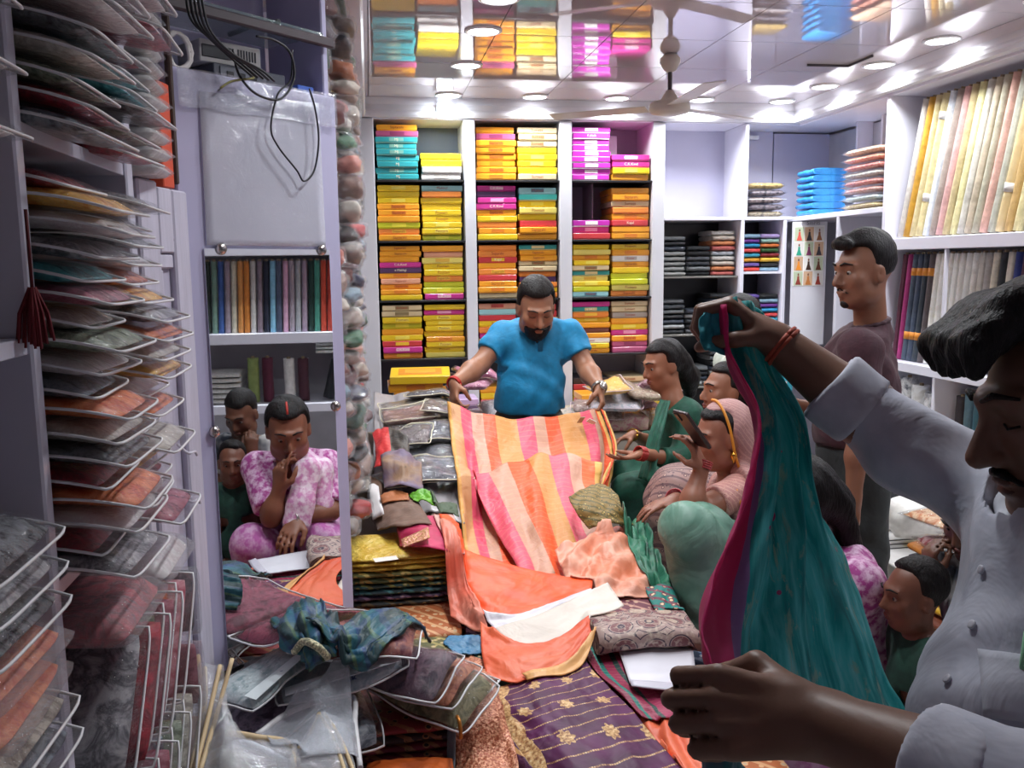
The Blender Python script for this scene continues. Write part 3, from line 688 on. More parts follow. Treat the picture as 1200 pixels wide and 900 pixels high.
# ------------------------------------------------------------------ shelf with garment bags
gs = empty('garment_bag_shelf', (0, 0, 0), (0, 0, 0), 'white wall shelf crammed with garments in zip bags', 'shelf unit')
SHM = laminate('c9c7d6', .3); GREY = SHM
slab('upright', (-.74, 1.125, 0), (-.40, 1.152, 2.45), SHM, gs); slab('upright', (-.74, 1.61, 0), (-.40, 1.65, 2.45), SHM, gs)
slab('upright', (-.74, .45, 0), (-.40, .475, 2.45), SHM, gs)
slab('back_panel', (-.755, .45, 0), (-.742, 1.65, 2.45), SHM, gs, 0)
for z in (1.757, 1.185, .62):
    slab('shelf_board', (-.74, 1.153, z), (-.405, 1.609, z + .02), GREY, gs, .001)
for z in (1.50, 1.02, .6):
    slab('shelf_board', (-.74, .476, z), (-.405, 1.124, z + .02), GREY, gs, .001)
BAGM = {}
def bag_meshes(w, d, h, seed, droop=0.0):
    """w along x, d along y, h thick. garment pillow, clear sleeve, piping around the rim"""
    k = (w, d, h, seed, droop)
    if k in BAGM: return BAGM[k]
    out = []
    def pillow(w, d, h, nx, ny, e, wav, thin):
        u = np.linspace(-1, 1, nx); v = np.linspace(-1, 1, ny); U, V = np.meshgrid(u, v, indexing='ij')
        prof = (np.clip(1 - np.abs(U) ** e, 0, 1) * np.clip(1 - np.abs(V) ** e, 0, 1)) ** .45
        X = U * w / 2 * (1 - .03 * np.abs(V) ** 8); Y = V * d / 2 * (1 - .03 * np.abs(U) ** 8)
        n1 = fbm(U * 2.2, V * 2.2, seed) * wav; lay = fbm(U * 1.2, V * 1.2, seed + 9) * wav * .8
        if droop: lay = -droop * np.maximum(0, X - .02) ** 2; n1 = n1 * .35
        T = np.stack([X, Y, lay + h / 2 + prof * (h / 2 + n1) + thin], 2); B = np.stack([X, Y, lay + h / 2 - prof * (h / 2) - thin], 2)
        return T, B
    def mesh_of(T, B, name):
        nx, ny = T.shape[:2]; V = np.concatenate([T.reshape(-1, 3), B.reshape(-1, 3)]); N = nx * ny
        i, j = np.meshgrid(np.arange(nx - 1), np.arange(ny - 1), indexing='ij'); q = (i * ny + j).ravel()
        F1 = np.stack([q, q + ny, q + ny + 1, q + 1], 1); F = np.concatenate([F1, F1[:, ::-1] + N])
        ed = list(range(ny)) + [a * ny + ny - 1 for a in range(1, nx)] + [(nx - 1) * ny + b for b in range(ny - 2, -1, -1)] + [a * ny for a in range(nx - 2, 0, -1)]
        E = np.array([[a, b, b + N, a + N] for a, b in zip(ed, ed[1:] + ed[:1])])
        me = bpy.data.meshes.new(name); me.from_pydata(V.tolist(), [], np.concatenate([F, E]).tolist())
        me.polygons.foreach_set('use_smooth', [True] * len(me.polygons)); me.materials.append(None); return me, ed, V
    T, B = pillow(w * .9, d * .9, h, 13, 13, 8, h * .16, .0008); out.append(mesh_of(T, B, 'garment')[0])
    T, B = pillow(w, d, h * 1.1, 15, 15, 5, h * .25, .0006); m, ed, V = mesh_of(T, B, 'sleeve'); out.append(m)
    bm = bmesh.new(); bm_tube(bm, [V[a] for a in ed] + [V[ed[0]]], .0021, 5, False); me = bm_mesh(bm, 'piping'); me.materials.append(None); out.append(me)
    BAGM[k] = out; return out
WHT = plain('dcdbdd', .45); PLA = clear_plastic(.0); PLB = clear_plastic(.12, 'e6e6ea')
def setmat(o, m): o.material_slots[0].link = 'OBJECT'; o.material_slots[0].material = m; return o
def garment_bag(M4, w, d, h, mat, label, group, piping=WHT, seed=None, sleeve=PLA, header=None, writing=None, cat='garment bag', name='garment_bag', droop=0.0):
    g, s, p = bag_meshes(round(w, 2), round(d, 2), round(h, 3), random.randrange(4) if seed is None else seed, droop)
    r = empty(name, (0, 0, 0), (0, 0, 0), label, cat, group); r.matrix_world = M4
    setmat(finish('folded_cloth', g, None, r), mat); setmat(finish('plastic_sleeve', s, None, r), sleeve)
    if piping: setmat(finish('edge_piping', p, None, r), piping)
    if header:
        hp = box('header_panel', (0, -d * .36, h * 1.12 + .002), (w * .86, d * .2, .0012), plain(header, .35), r, 0)
        if writing: text('lettering', writing, d * .13, plain('27408f', .4), hp, (0, 0, .0009), (0, 0, 0), .0003)
    return r
def TR(loc, rx=0, ry=0, rz=0): return Matrix.Translation(loc) @ Euler((rx, ry, rz)).to_matrix().to_4x4()
GC = [('7a1834', 'a85868', 'maroon'), ('dcd4c8', 'b0a498', 'ivory'), ('2c3644', '8a929a', 'slate grey'), ('a84a5a', 'd8989e', 'dusty rose'), ('48543e', '98a088', 'sage green'), ('b8b4b6', '5a585e', 'silver white'), ('d0501a', 'ee8a50', 'rust orange'), ('7a6e64', 'c8beae', 'greige'), ('b81830', '7a0c20', 'red'), ('e0902a', 'f4c060', 'golden'), ('2a2c30', '77787c', 'black and grey'), ('e9e6e2', 'd8c8c8', 'white'), ('6a5a78', 'b0a0c0', 'violet'), ('1f8088', '60b8bc', 'teal')]
def bag_stack(ys, z0, n, hstep, tone, where, x=-.515, dx=.30, dw=.19):
    for k in range(n):
        c1, c2, nm = GC[tone[k % len(tone)]]
        off = random.uniform(.0, .07)
        b = garment_bag(TR((x + off, ys + random.uniform(-.004, .004), z0 + k * hstep), random.uniform(-.008, .008), 0, random.uniform(-.05, .05)), dx, dw, hstep * .74,
                    packed('#' + c1, '#' + c2), f'{nm} garment in zip bag, {nth(k)} from bottom, {where}', 'zip-bagged garments on the wall shelf', droop=1.3,
                    header='#e9ecef' if k % 5 == 1 else None, writing='FASHION' if k % 5 == 1 else None)
        for c in b.children:
            if c.name.startswith('header_panel'): c.location = (-.03, 0, hstep * .74 * 1.12 + .0012); c.scale = (.5, 1, 1)
bag_stack(1.262, 1.209, 18, .0296, [5, 8, 11, 6, 8, 10, 1, 6, 2, 11, 4, 1, 0, 13, 5, 11, 9, 8], 'stack by the near upright')
bag_stack(1.500, 1.209, 18, .0290, [0, 11, 8, 9, 1, 9, 6, 11, 9, 1, 6, 5, 9, 6, 11, 10, 1, 5], 'stack by the shutter upright')
bag_stack(1.262, 1.780, 17, .0305, [2, 8, 4, 1, 10, 11, 5, 0, 2, 11, 12, 5, 1, 13, 11, 12, 5], 'top pile by the near upright', dx=.34)
bag_stack(1.500, 1.780, 16, .0305, [8, 4, 10, 13, 13, 8, 0, 5, 11, 12, 8, 5, 1, 0, 11, 2], 'top pile by the shutter upright', dx=.32)
# leaning bags on the shelf below
LEAN = [(10, 'sheer black floral'), (0, 'mauve'), (2, 'slate'), (4, 'green'), (10, 'black and grey'), (7, 'greige'), (5, 'silver'), (8, 'dark red'), (4, 'olive'), (0, 'wine'), (6, 'orange print'), (3, 'rose')]
for i, (g, nm) in enumerate(LEAN):
    c1, c2, _ = GC[g]; lay = i // 6
    garment_bag(TR((-.475 + .02 * (i % 2), 1.268 + (i % 6) * .0465, .762 + lay * .212), math.radians(48), .0, random.uniform(-.01, .01)), .27, .23, .025, packed('#' + c1, '#' + c2),
                f'{nm} garment in leaning zip bag, low shelf, {nth(i % 6)} from near upright, {"upper" if lay else "lower"} layer', 'leaning zip bags on the low shelf', header='#e4e6f0' if i in (5, 8) else None, writing='FASHION' if i in (5, 8) else None, droop=.0001)
for i, (y, z, g, nm, w) in enumerate([(1.275, 1.100, 8, 'dark red shiny', .22), (1.50, 1.100, 11, 'white floral', .2), (1.606, 1.005, 10, 'black and silver', .13), (1.606, .865, 0, 'brick red rolled', .13), (1.606, .725, 6, 'orange striped', .13)]):
    c1, c2, _ = GC[g]
    garment_bag(TR((-.455, y, z), 0 if i < 2 else PI / 2, 0, 0), .27, w, .045 if i < 2 else .018, packed('#' + c1, '#' + c2), f'{nm} bulging plastic bag among the leaning zip bags', 'bulging bags on the low shelf', piping=None, sleeve=PLB, droop=1.0 if i < 2 else .0001)
# bags in the bay nearer the shop door
NEAR = [(1.044, 2, 'slate'), (1.085, 7, 'greige'), (1.126, 6, 'orange red crumpled'), (1.170, 6, 'bright orange crumpled'), (1.214, 10, 'black print'), (1.256, 5, 'silver'), (1.298, 10, 'grey-green floral'),
        (1.526, 11, 'white'), (1.58, 2, 'steel grey'), (1.635, 5, 'silver white'), (1.69, 0, 'plum'), (1.75, 11, 'ivory white'), (1.82, 5, 'lilac grey'), (1.89, 2, 'navy edged'), (1.96, 11, 'pale lilac'), (2.03, 3, 'aqua and rose'), (2.10, 7, 'cream')]
for i, (z, g, nm) in enumerate(NEAR):
    c1, c2, _ = GC[g]; soft = i in (2, 3)
    garment_bag(TR((-.515 if z > 1.74 or z < 1.4 else -.57, .985, z), .0, .0, random.uniform(-.04, .04)), .30, .22, .030, packed('#' + c1, '#' + c2), f'{nm} garment bag in the bay by the shop door', 'garment bags in the bay by the shop door', sleeve=PLB if soft else PLA, piping=None if soft else WHT, droop=1.3)
tq = folded(-.45, .80, 1.0415, .30, .10, .075, packed('#2f8f8a', '#57b3aa', 14), 'rolled turquoise cloth in shiny plastic beside the bags by the shop door', None, 0, 'cloth roll', 'rolled_cloth')
# red tassel hanging from the near upright
ts = empty('red_tassel', (-.39, 1.112, 1.58), (0, 0, 0), 'dark red thread tassel hanging from the shelf upright', 'tassel')
tube('cord', [(0, 0, .09), (0, 0, 0)], .002, plain('5a1018', .8), ts, 6)
bm = bmesh.new()
for k in range(26):
    a = random.random() * 6.28; r = random.random() * .016
    bm_tube(bm, [(0.003 * math.cos(a), .003 * math.sin(a), 0), (r * math.cos(a), r * math.sin(a), -.03), (r * 1.3 * math.cos(a), r * 1.3 * math.sin(a), -.06 - .012 * random.random())], .0016, 4)
finish('thread_skirt', bm_mesh(bm), plain('6b1420', .8), ts)['kind'] = 'stuff'
# white laces on the far upright
for k in range(12):
    garment_bag(TR((-.418, 1.735, 1.768 + k * .030), .0, .0, random.uniform(-.12, .12)), .12, .13, .021, packed('#e4e2de', '#c8c4c0'), f'small white packet, {nth(k)} from bottom, slim pile on the shutter upright', 'slim pile of white packets', piping=None, sleeve=PLB, droop=.0001)
tag(box('orange_carton', (-.395, 1.848, 1.857), (.03, .05, .2), plain('d8502c', .5), None, .002, (0, 0, -.2)), 'upright orange carton behind the slim pile of white packets', 'carton')
# ------------------------------------------------------------------ wall of small packets
pw = empty('packet_rack', (0, 0, 0), (0, 0, 0), 'tall rack along the wall packed with small plastic packets', 'rack')
slab('back_panel', (-.40, 2.55, 0), (-.385, 5.46, 2.47), plain('9a969e', .5), pw, 0)
for k in range(7): slab('rack_board', (-.385, 2.55, .30 + k * .33), (-.205, 5.46, .312 + k * .33), LAM2, pw, .001)
LUMP = []
def lump_mesh(seed, spiky):
    bm = bmesh.new(); bmesh.ops.create_icosphere(bm, subdivisions=3, radius=1)
    for v in bm.verts:
        c = v.co.copy(); e = .72
        c = Vector([abs(q) ** e * math.copysign(1, q) for q in c])
        d = noise.noise(c * 1.6 + Vector((seed * 5.1, 0, 0))) * .22 + (abs(noise.noise(c * 4.5 + Vector((seed * 3.3, 2, 0)))) * .28 if spiky else noise.noise(c * 4 + Vector((seed, 1, 0))) * .06)
        v.co = c * (1 + d) * (1.06 if spiky else .93)
    for f in bm.faces: f.smooth = not spiky
    me = bm_mesh(bm, 'lump'); me.materials.append(None); return me
for s in range(4): LUMP.append((lump_mesh(s, False), lump_mesh(s, True)))
LC = [('6e3b40', 'maroon'), ('8d6a5c', 'tan brown'), ('2f5a44', 'dark green'), ('2b2a30', 'black'), ('7a3a34', 'brick'), ('c8b8a8', 'cream'), ('b9a69a', 'beige'), ('d8d0c8', 'white'), ('d07a6a', 'salmon'), ('3c3a5a', 'indigo'), ('e0d6c8', 'ivory'), ('9a8a80', 'mushroom'), ('c86a30', 'orange'), ('6f8a9a', 'grey blue'), ('c83a3a', 'red'), ('1f6a3a', 'bright green')]
PLC = clear_plastic(.07)
YC = [2.55, 2.83, 3.15, 3.6, 4.2, 4.85]
for ci, y in enumerate(YC):
    zz = .44 + .03 * ci; k = 0
    while zz < 2.40:
        c, nm = LC[(k * 7 + ci * 3 + (k // 5)) % 16]; a, b = LUMP[(k + ci) % 4]
        sz = random.uniform(.024, .038)
        fr = random.uniform(-.022, .022) + (-.012 if ci > 0 else -.05)
        e = finish('small_packet', a, None); setmat(e, cloth('#' + c, None, 24, .6)); e.location = (-.06 + fr - (.075 if zz < (.80, .80, .78, .80, .85, .70)[ci] else 0), y + random.uniform(-.02, .02), zz); e.scale = (.042, .085, sz * .8); e.rotation_euler = (random.uniform(-.2, .2), random.uniform(-.1, .3), random.uniform(-.2, .2))
        tag(e, f'{nm} small packet in crumpled plastic, {(ORD[k] if k else "first") if k < 30 else "number " + str(k + 1)} from bottom, {nth(ci)} column from mirror', 'packet', 'small packets on the wall rack')
        setmat(finish('plastic_wrap', b, None, e), PLC)
        zz += sz * 2.0; k += 1
# ------------------------------------------------------------------ terrain: what already lies on the platform, so that later cloth rests on it
class Terrain:
    x0, y0, r, nx, ny = -.55, .9, .01, 265, 470
    H = np.zeros((265, 470))
    def add(s, o):
        """raise the terrain to the top of a thing that is in place"""
        st = [o]
        while st:
            q = st.pop(); st += list(q.children)
            if q.type != 'MESH': continue
            Mw = mw(q); vs = [Mw @ v.co for v in q.data.vertices]; t = BVHTree.FromPolygons(vs, [tuple(p.vertices) for p in q.data.polygons])
            lo = [min(v[i] for v in vs) for i in (0, 1)]; hi = [max(v[i] for v in vs) for i in (0, 1)]; zt = max(v.z for v in vs) + .1
            for i in range(max(0, int((lo[0] - s.x0) / s.r)), min(s.nx - 1, int((hi[0] - s.x0) / s.r) + 1) + 1):
                for j in range(max(0, int((lo[1] - s.y0) / s.r)), min(s.ny - 1, int((hi[1] - s.y0) / s.r) + 1) + 1):
                    h = t.ray_cast(Vector((s.x0 + i * s.r, s.y0 + j * s.r, zt)), Vector((0, 0, -1)))
                    if h[0] is not None and h[0].z > s.H[i, j]: s.H[i, j] = h[0].z
        return o
    def at(s, X, Y):
        fx = np.clip((np.asarray(X) - s.x0) / s.r, 1, s.nx - 3); fy = np.clip((np.asarray(Y) - s.y0) / s.r, 1, s.ny - 3); i = fx.astype(int); j = fy.astype(int)
        return np.max([s.H[i + a, j + b] for a in (0, 1) for b in (0, 1)], 0)
TER = Terrain()
from mathutils.bvhtree import BVHTree
def mw(o):
    m = o.matrix_basis.copy() if o.parent is None else o.matrix_parent_inverse @ o.matrix_basis
    return mw(o.parent) @ m if o.parent else m
def blur(T):
    P = np.pad(T, 1, mode='edge'); return (P[:-2, 1:-1] + P[2:, 1:-1] + P[1:-1, :-2] + P[1:-1, 2:] + 2 * P[1:-1, 1:-1]) / 6
def drape(root, passes=30, lift=.002, reg=True, stiff=.07):
    """let a flat thing built at z = 0 sag onto the terrain: each vertex keeps its height above a smooth cover of what lies below"""
    ms = []; st = [root]
    while st:
        q = st.pop(); st += list(q.children)
        if q.type == 'MESH': ms.append((q, mw(q)))
    W = [np.array([list(M_ @ v.co) for v in q.data.vertices]) for q, M_ in ms]; al = np.concatenate(W); lo = al.min(0); hi = al.max(0)
    n = 22; X, Y = np.meshgrid(np.linspace(lo[0], hi[0], n), np.linspace(lo[1], hi[1], n), indexing='ij')
    foot = np.zeros((n, n), bool); ix = np.clip(((al[:, :2] - lo[:2]) / (hi[:2] - lo[:2] + 1e-9) * (n - 1)).round().astype(int), 0, n - 1); foot[ix[:, 0], ix[:, 1]] = True
    for _ in range(2): P = np.pad(foot, 1); foot = P[1:-1, 1:-1] | P[:-2, 1:-1] | P[2:, 1:-1] | P[1:-1, :-2] | P[1:-1, 2:]
    T = TER.at(X, Y); T = np.where(foot, T, T[foot].min()); T = np.maximum(T, T.max() - stiff); S = T
    for _ in range(passes): S = np.maximum(T, blur(S))
    b0 = -min(0, lo[2])
    for (q, M_), w in zip(ms, W):
        fx = (w[:, 0] - lo[0]) / (hi[0] - lo[0] + 1e-9) * (n - 1); fy = (w[:, 1] - lo[1]) / (hi[1] - lo[1] + 1e-9) * (n - 1); i = np.clip(fx.astype(int), 0, n - 2); j = np.clip(fy.astype(int), 0, n - 2); u = fx - i; v = fy - j
        z = S[i, j] * (1 - u) * (1 - v) + S[i + 1, j] * u * (1 - v) + S[i, j + 1] * (1 - u) * v + S[i + 1, j + 1] * u * v
        w = w.copy(); w[:, 2] += z + b0 + lift
        me = q.data.copy(); slots = [(s.link, s.material) for s in q.material_slots]; q.data = me
        for s, (lk, mt) in zip(q.material_slots, slots): s.link = lk; s.material = mt
        Mi = M_.inverted(); me.vertices.foreach_set('co', np.array([list(Mi @ Vector(p)) for p in w]).ravel()); me.update()
    if reg: TER.add(root)
    return root
def flat(px, py, z, rz, dx=0, dy=0): p = at(px, py, Z=z); return TR((p.x + dx, p.y + dy, 0), 0, 0, rz)
# ================================================================== PLATFORM AND THE HEAP OF SARIS
WSH = cloth('#d8d4d0', None, 30, .8)
pf = empty('display_platform', (0, 0, 0), (0, 0, 0), 'low padded sales platform covered with a white sheet under the saris', 'platform')
slab('frame', (-.08, 1.15, 0), (.86, 3.12, .34), plain('8d7a68', .6), pf, .01); slab('mattress', (-.08, 1.14, .3405), (.87, 3.12, .44), WSH, pf, .02)
slab('side_extension', (-.30, 1.15, 0), (-.085, 2.05, .44), plain('8d7a68', .6), pf, .01)
slab('step', (-.08, 3.13, 0), (.9, 3.72, .60), plain('9a8a78', .6), pf, .01); slab('upper_step', (-.08, 3.725, 0), (.40, 4.60, .74), plain('9a8a78', .6), pf, .01)
UC = [('7a2a3a', 'c88a60'), ('2f5a58', 'a8a070'), ('8a4a2a', 'd8a870'), ('4a2a50', 'b088a0'), ('a8384a', 'd8a0a0'), ('5a5a34', 'b0a060'), ('28486a', '88a0b8'), ('b8683a', 'e0b080'), ('6a3040', 'c09080')]
UN = ['brick red', 'bottle green', 'rust', 'aubergine', 'rose', 'olive', 'indigo', 'terracotta', 'mulberry']
for i in range(3):
    for j in range(6):
        for k in range(3 if j > 2 else 2):
            u = (i * 5 + j * 2 + k * 4) % 9
            folded(.078 + i * .3125 + random.uniform(-.002, .002), 1.30 + j * .305, .4405 + k * .0455, .300, .295, .045, printed('#' + UC[u][0], '#' + UC[u][1], '#c8b090', 46.0), f'{UN[u]} folded sari under the heap, {("rack side", "middle", "bench side")[i]} column, row {("one", "two", "three", "four", "five", "six")[j]}, layer {("one", "two", "three")[k]}', 'folded saris covering the platform', 0, 'folded sari', 'heap_sari', (i + j + k) % 4)
bb = tag(slab('stock_bench', (.07, 4.62, 0), (1.82, 5.46, .66), plain('a89c90', .6)), 'low wooden bench in front of the sari box shelves', 'bench')
TER.add(pf); TER.add(bb)
for o in [o for o in COL.objects if o.name.startswith('heap_sari')]: TER.add(o)
def spl(P, n, axis):
    """catmull-rom resampling of an array of points along an axis"""
    P = np.moveaxis(np.asarray(P, float), axis, 0); m = len(P)
    t = np.linspace(0, m - 1, n); i = np.minimum(t.astype(int), m - 2); f = (t - i).reshape((-1,) + (1,) * (P.ndim - 1))
    E = np.concatenate([2 * P[:1] - P[1:2], P, 2 * P[-1:] - P[-2:-1]])
    a, b, c, d = E[i], E[i+1], E[i+2], E[i+3]
    o = .5 * (2 * b + (c - a) * f + (2 * a - 5 * b + 4 * c - d) * f * f + (3 * b - a - 3 * c + d) * f ** 3)
    return np.moveaxis(o, 0, axis)
def sheet(name, rows, mat, label, cat='sari', nu=40, nv=40, amp=.008, fu=4, fv=4, seed=1, thick=.003, parent=None, zmode='Z', rip=None, group=None, rest=True):
    """cloth through control points (px, py, height or depth); rows run down the cloth, columns across"""
    C = np.array([[list(at(p[0], p[1], **{zmode: p[2]})) for p in r] for r in rows])
    P = spl(spl(C, nu, 0), nv, 1)
    V, U = np.meshgrid(np.linspace(0, 1, nv), np.linspace(0, 1, nu))
    n = np.cross(np.gradient(P, axis=1), np.gradient(P, axis=0)); n /= np.linalg.norm(n, axis=2, keepdims=True) + 1e-9
    if n[..., 2].mean() < 0: n = -n
    w = fbm(U * fu, V * fv, seed) * amp
    if rip: w = w + rip[0] * np.sin(2 * PI * (V * rip[1] + U * rip[2]) + 2.5 * fbm(U * 2, V * 2, seed + 3))
    P = P + n * w[..., None]
    if rest and zmode != 'D':
        need = TER.at(P[..., 0], P[..., 1]) + thick / 2 + .003 - P[..., 2]; up = np.maximum(need, 0); S_ = up
        for _ in range(3): S_ = np.maximum(up, blur(S_))
        P = P.copy(); P[..., 2] += S_
    o = grid(name, P, mat, parent, thick)
    if rest and zmode != 'D': TER.add(o)
    if parent is None: tag(o, label, cat, group)
    return o
@cached
def striped(stops, axis, rough=.5, alpha=1.0, zari=True):
    """cloth striped across its width (uv), with faint cross threads"""
    n = NT('striped silk'); c = n.add('ShaderNodeTexCoord'); s = n.add('ShaderNodeSeparateXYZ'); n.link(c.outputs['UV'], s.inputs[0])
    col = n.ramp(s.outputs[axis], [(p, hx(h)) for p, h in stops], True)
    w = n.add('ShaderNodeTexWave', wave_type='BANDS', bands_direction='X' if axis == 1 else 'Y'); w.inputs['Scale'].default_value = 9; w.inputs['Distortion'].default_value = .6
    n.link(c.outputs['UV'], w.inputs['Vector'])
    col = n.mix(n.ramp(w.outputs['Fac'], [(.9, (0, 0, 0)), (.98, (.14, .14, .14))]), col, hx('e8c890')) if zari else col
    v = n.coord('Object'); n.bump(n.noise(v, 13, 4, .55, 1.0), .45, .02)
    m = n.set(color=col, rough=rough, sheen=.03)
    if alpha < 1: n.set(alpha=alpha)
    return m
@cached
def sheer(c, alpha=.8, c2=None, scale=5.0):
    n = NT('sheer silk'); v = n.coord('Object'); a = hx(c); b = hx(c2) if c2 else tuple(min(1, x * 1.25) for x in a)
    n.bump(n.noise(v, 11, 3, .5, 1.0), .4, .02)
    return n.set(color=n.ramp(n.noise(v, scale, 3), [(.35, a), (.68, b)]), rough=.45, sheen=.03, alpha=alpha)
ST = lambda *a: tuple(a)
# support under the heap
for k in range(7):
    c = ('6a1c28', '7a2430', '3a2a2c', '8a2c30', '5a2028', '7a3028', '2f2a30')[k]
    folded((.085 if k < 4 else -.196) + random.uniform(-.004, .004), 1.925 if k < 4 else 1.93, .5325 + k * .0205 if k < 4 else .441 + (k - 4) * .062, .30 if k < 4 else .20, .27 if k < 4 else .22, .020 if k < 4 else .0615, printed('#' + c, '#a06a48', '#2a1a1c', 40.0), f'dark red folded sari, {nth(k % 4)} from bottom, {"stack under the olive bag" if k < 4 else "low stack under the pale bags"}', 'dark red saris below the zip bags', random.uniform(-.01, .01), 'folded sari', 'dark_folded_sari', k % 4)
for k in range(5):
    folded(-.195, 1.64 if k % 2 else 1.65, .442 + k * .03, .2, .29, .029, printed('#5a4a54', '#a08a90', '#2a2a30', 40.0), f'dusky folded sari, {nth(k)} from bottom, under the clear bags', 'dusky saris under the clear bags', 0, 'folded sari', 'dusky_folded_sari')
for o in [o for o in COL.objects if o.name.startswith(('dark_folded_sari', 'dusky_folded_sari'))]: TER.add(o)
# ------------------------------------------------------------------ purple sari with gold work
@cached
def purple_sari():
    n = NT('purple sari'); c = n.add('ShaderNodeTexCoord'); s = n.add('ShaderNodeSeparateXYZ'); n.link(c.outputs['UV'], s.inputs[0])
    u, v = s.outputs[0], s.outputs[1]
    # gold thread lines with dashes
    ln = n.math('FRACT', n.math('MULTIPLY', n.math('ADD', u, n.math('MULTIPLY', v, .12)), 15.0))
    line = n.math('LESS_THAN', n.math('ABSOLUTE', n.math('SUBTRACT', ln, .5)), .055)
    dash = n.math('GREATER_THAN', n.math('FRACT', n.math('MULTIPLY', v, 60.0)), .25)
    line = n.math('MULTIPLY', line, dash)
    # flower motifs in staggered cells
    row = n.math('FLOOR', n.math('MULTIPLY', u, 4.5)); off = n.math('MULTIPLY', n.math('MODULO', row, 2.0), .5)
    fx = n.math('SUBTRACT', n.math('FRACT', n.math('ADD', n.math('MULTIPLY', v, 3.5), off)), .5); fy = n.math('SUBTRACT', n.math('FRACT', n.math('MULTIPLY', u, 4.5)), .5)
    ang = n.math('ARCTAN2', fy, fx); rad = n.math('SQRT', n.math('ADD', n.math('MULTIPLY', fx, fx), n.math('MULTIPLY', n.math('MULTIPLY', fy, fy), 1.2)))
    petal = n.math('ADD', .17, n.math('MULTIPLY', n.math('COSINE', n.math('MULTIPLY', ang, 7.0)), .03))
    fl = n.math('LESS_THAN', rad, petal)
    # wide scalloped border along one edge
    bd = n.math('LESS_THAN', v, n.math('ADD', .17, n.math('MULTIPLY', n.math('ABSOLUTE', n.math('SINE', n.math('MULTIPLY', u, 18.0))), .035)))
    gold = n.math('MAXIMUM', n.math('MAXIMUM', line, fl), bd)
    ob = n.coord('Object'); lace = n.noise(ob, 120, 3, .7)
    gcol = n.ramp(lace, [(.38, hx('8a5a3c')), (.5, hx('c89a62')), (.68, hx('ecd0a0'))])
    col = n.mix(gold, n.ramp(n.noise(ob, 12, 2), [(.4, hx('480a3c')), (.7, hx('5c1050'))]), gcol)
    n.bump(n.noise(ob, 10, 3, .5, .8), .4, .02)
    return n.set(color=col, rough=.55, sheen=.03)
sheet('purple_sari', [[(574, 806, .57), (612, 796, .585), (650, 784, .60), (686, 776, .60)], [(566, 830, .56), (618, 824, .59), (670, 814, .60), (716, 806, .595)], [(590, 862, .55), (640, 858, .585), (700, 848, .595), (752, 846, .585)], [(622, 910, .54), (676, 912, .575), (740, 908, .585), (800, 904, .575)], [(640, 960, .52), (700, 962, .55), (770, 960, .56), (835, 952, .55)]],
      purple_sari(), 'dark purple sari with gold thread lines, flower motifs and lace border', nu=80, nv=80, amp=.014, fu=4, fv=4, seed=3)
sheet('purple_fold', [[(560, 822, .535), (572, 840, .54)], [(578, 855, .53), (596, 872, .54)], [(600, 905, .52), (624, 915, .53)], [(618, 940, .50), (640, 950, .51)]], striped(ST((0, '3c0f38'), (.2, 'c89a62'), (.26, '4a1244'), (.5, 'c89a62'), (.56, '4a1244'), (.8, 'c89a62'), (.86, '3c0f38')), 0), 'folded under-edge of dark purple sari beside the rust sequin cloth', nu=30, nv=10, amp=.006, seed=2)
@cached
def sequin(c, c2):
    n = NT('sequin cloth'); v = n.coord('Object'); f = n.noise(v, 190, 2, .6); n.bump(n.noise(v, 200, 2), .8, .004)
    n.bump(n.noise(v, 120, 3), .8, .006)
    return n.set(color=n.ramp(f, [(.42, hx(c)), (.6, hx(c2))]), rough=.35, metal=.15)
sheet('rust_sequin_sari', [[(545, 775, .56), (566, 778, .57), (585, 784, .56)], [(540, 820, .55), (560, 825, .565), (580, 830, .55)], [(535, 870, .54), (560, 872, .555), (600, 880, .54)], [(530, 930, .52), (565, 930, .54), (615, 940, .52)]], sequin('#a85a3e', '#e8a884'), 'rust sequinned sari strip lying beside the purple sari', nu=40, nv=18, amp=.008, seed=8)
sheet('grey_selvage', [[(541, 778, .562), (545, 777, .564)], [(535, 822, .552), (540, 822, .556)], [(527, 872, .54), (536, 872, .545)], [(520, 935, .52), (531, 932, .525)]], satin('#6d747c'), 'grey satin edge strip along the rust sequinned sari', 'cloth strip', nu=24, nv=5, amp=.004)
sheet('salmon_sari', [[(752, 806, .55), (790, 815, .56), (830, 810, .55)], [(742, 838, .55), (786, 840, .57), (836, 836, .55)], [(760, 872, .54), (800, 872, .56), (850, 872, .54)], [(800, 930, .53), (840, 930, .54), (890, 930, .52)]], satin('#f07850', '#d85c3c', 6.0), 'salmon orange satin sari spilling beside the purple sari', nu=40, nv=30, amp=.018, fu=3, fv=5, seed=5, rip=(.006, 4, 1))
TRI = ST((0, '8a1c44'), (.12, '1f7a70'), (.2, '9c2a50'), (.36, '2b4a48'), (.44, 'a8305a'), (.62, '8a1c44'), (.72, '188a80'), (.78, 'a02c54'), (.94, 'd8a070'))
sheet('maroon_teal_sari', [[(682, 760, .585), (716, 752, .595), (748, 758, .59)], [(700, 790, .58), (738, 790, .585), (790, 796, .58)], [(735, 822, .575), (770, 826, .575), (808, 820, .57)], [(752, 840, .57), (784, 846, .565), (815, 838, .56)]], striped(TRI, 1), 'maroon sari with teal stripes under the white envelope', nu=40, nv=30, amp=.012, fu=4, fv=4, seed=9)
env = sheet('white_envelope', [[(724, 758, .605), (765, 756, .607), (812, 760, .605)], [(732, 782, .602), (770, 783, .604), (815, 786, .602)], [(738, 800, .60), (772, 804, .60), (818, 808, .598)]], plain('e6e4ec', .3), 'flat glossy white paper envelope below the brocade', 'envelope', nu=12, nv=16, amp=.003, thick=.004)
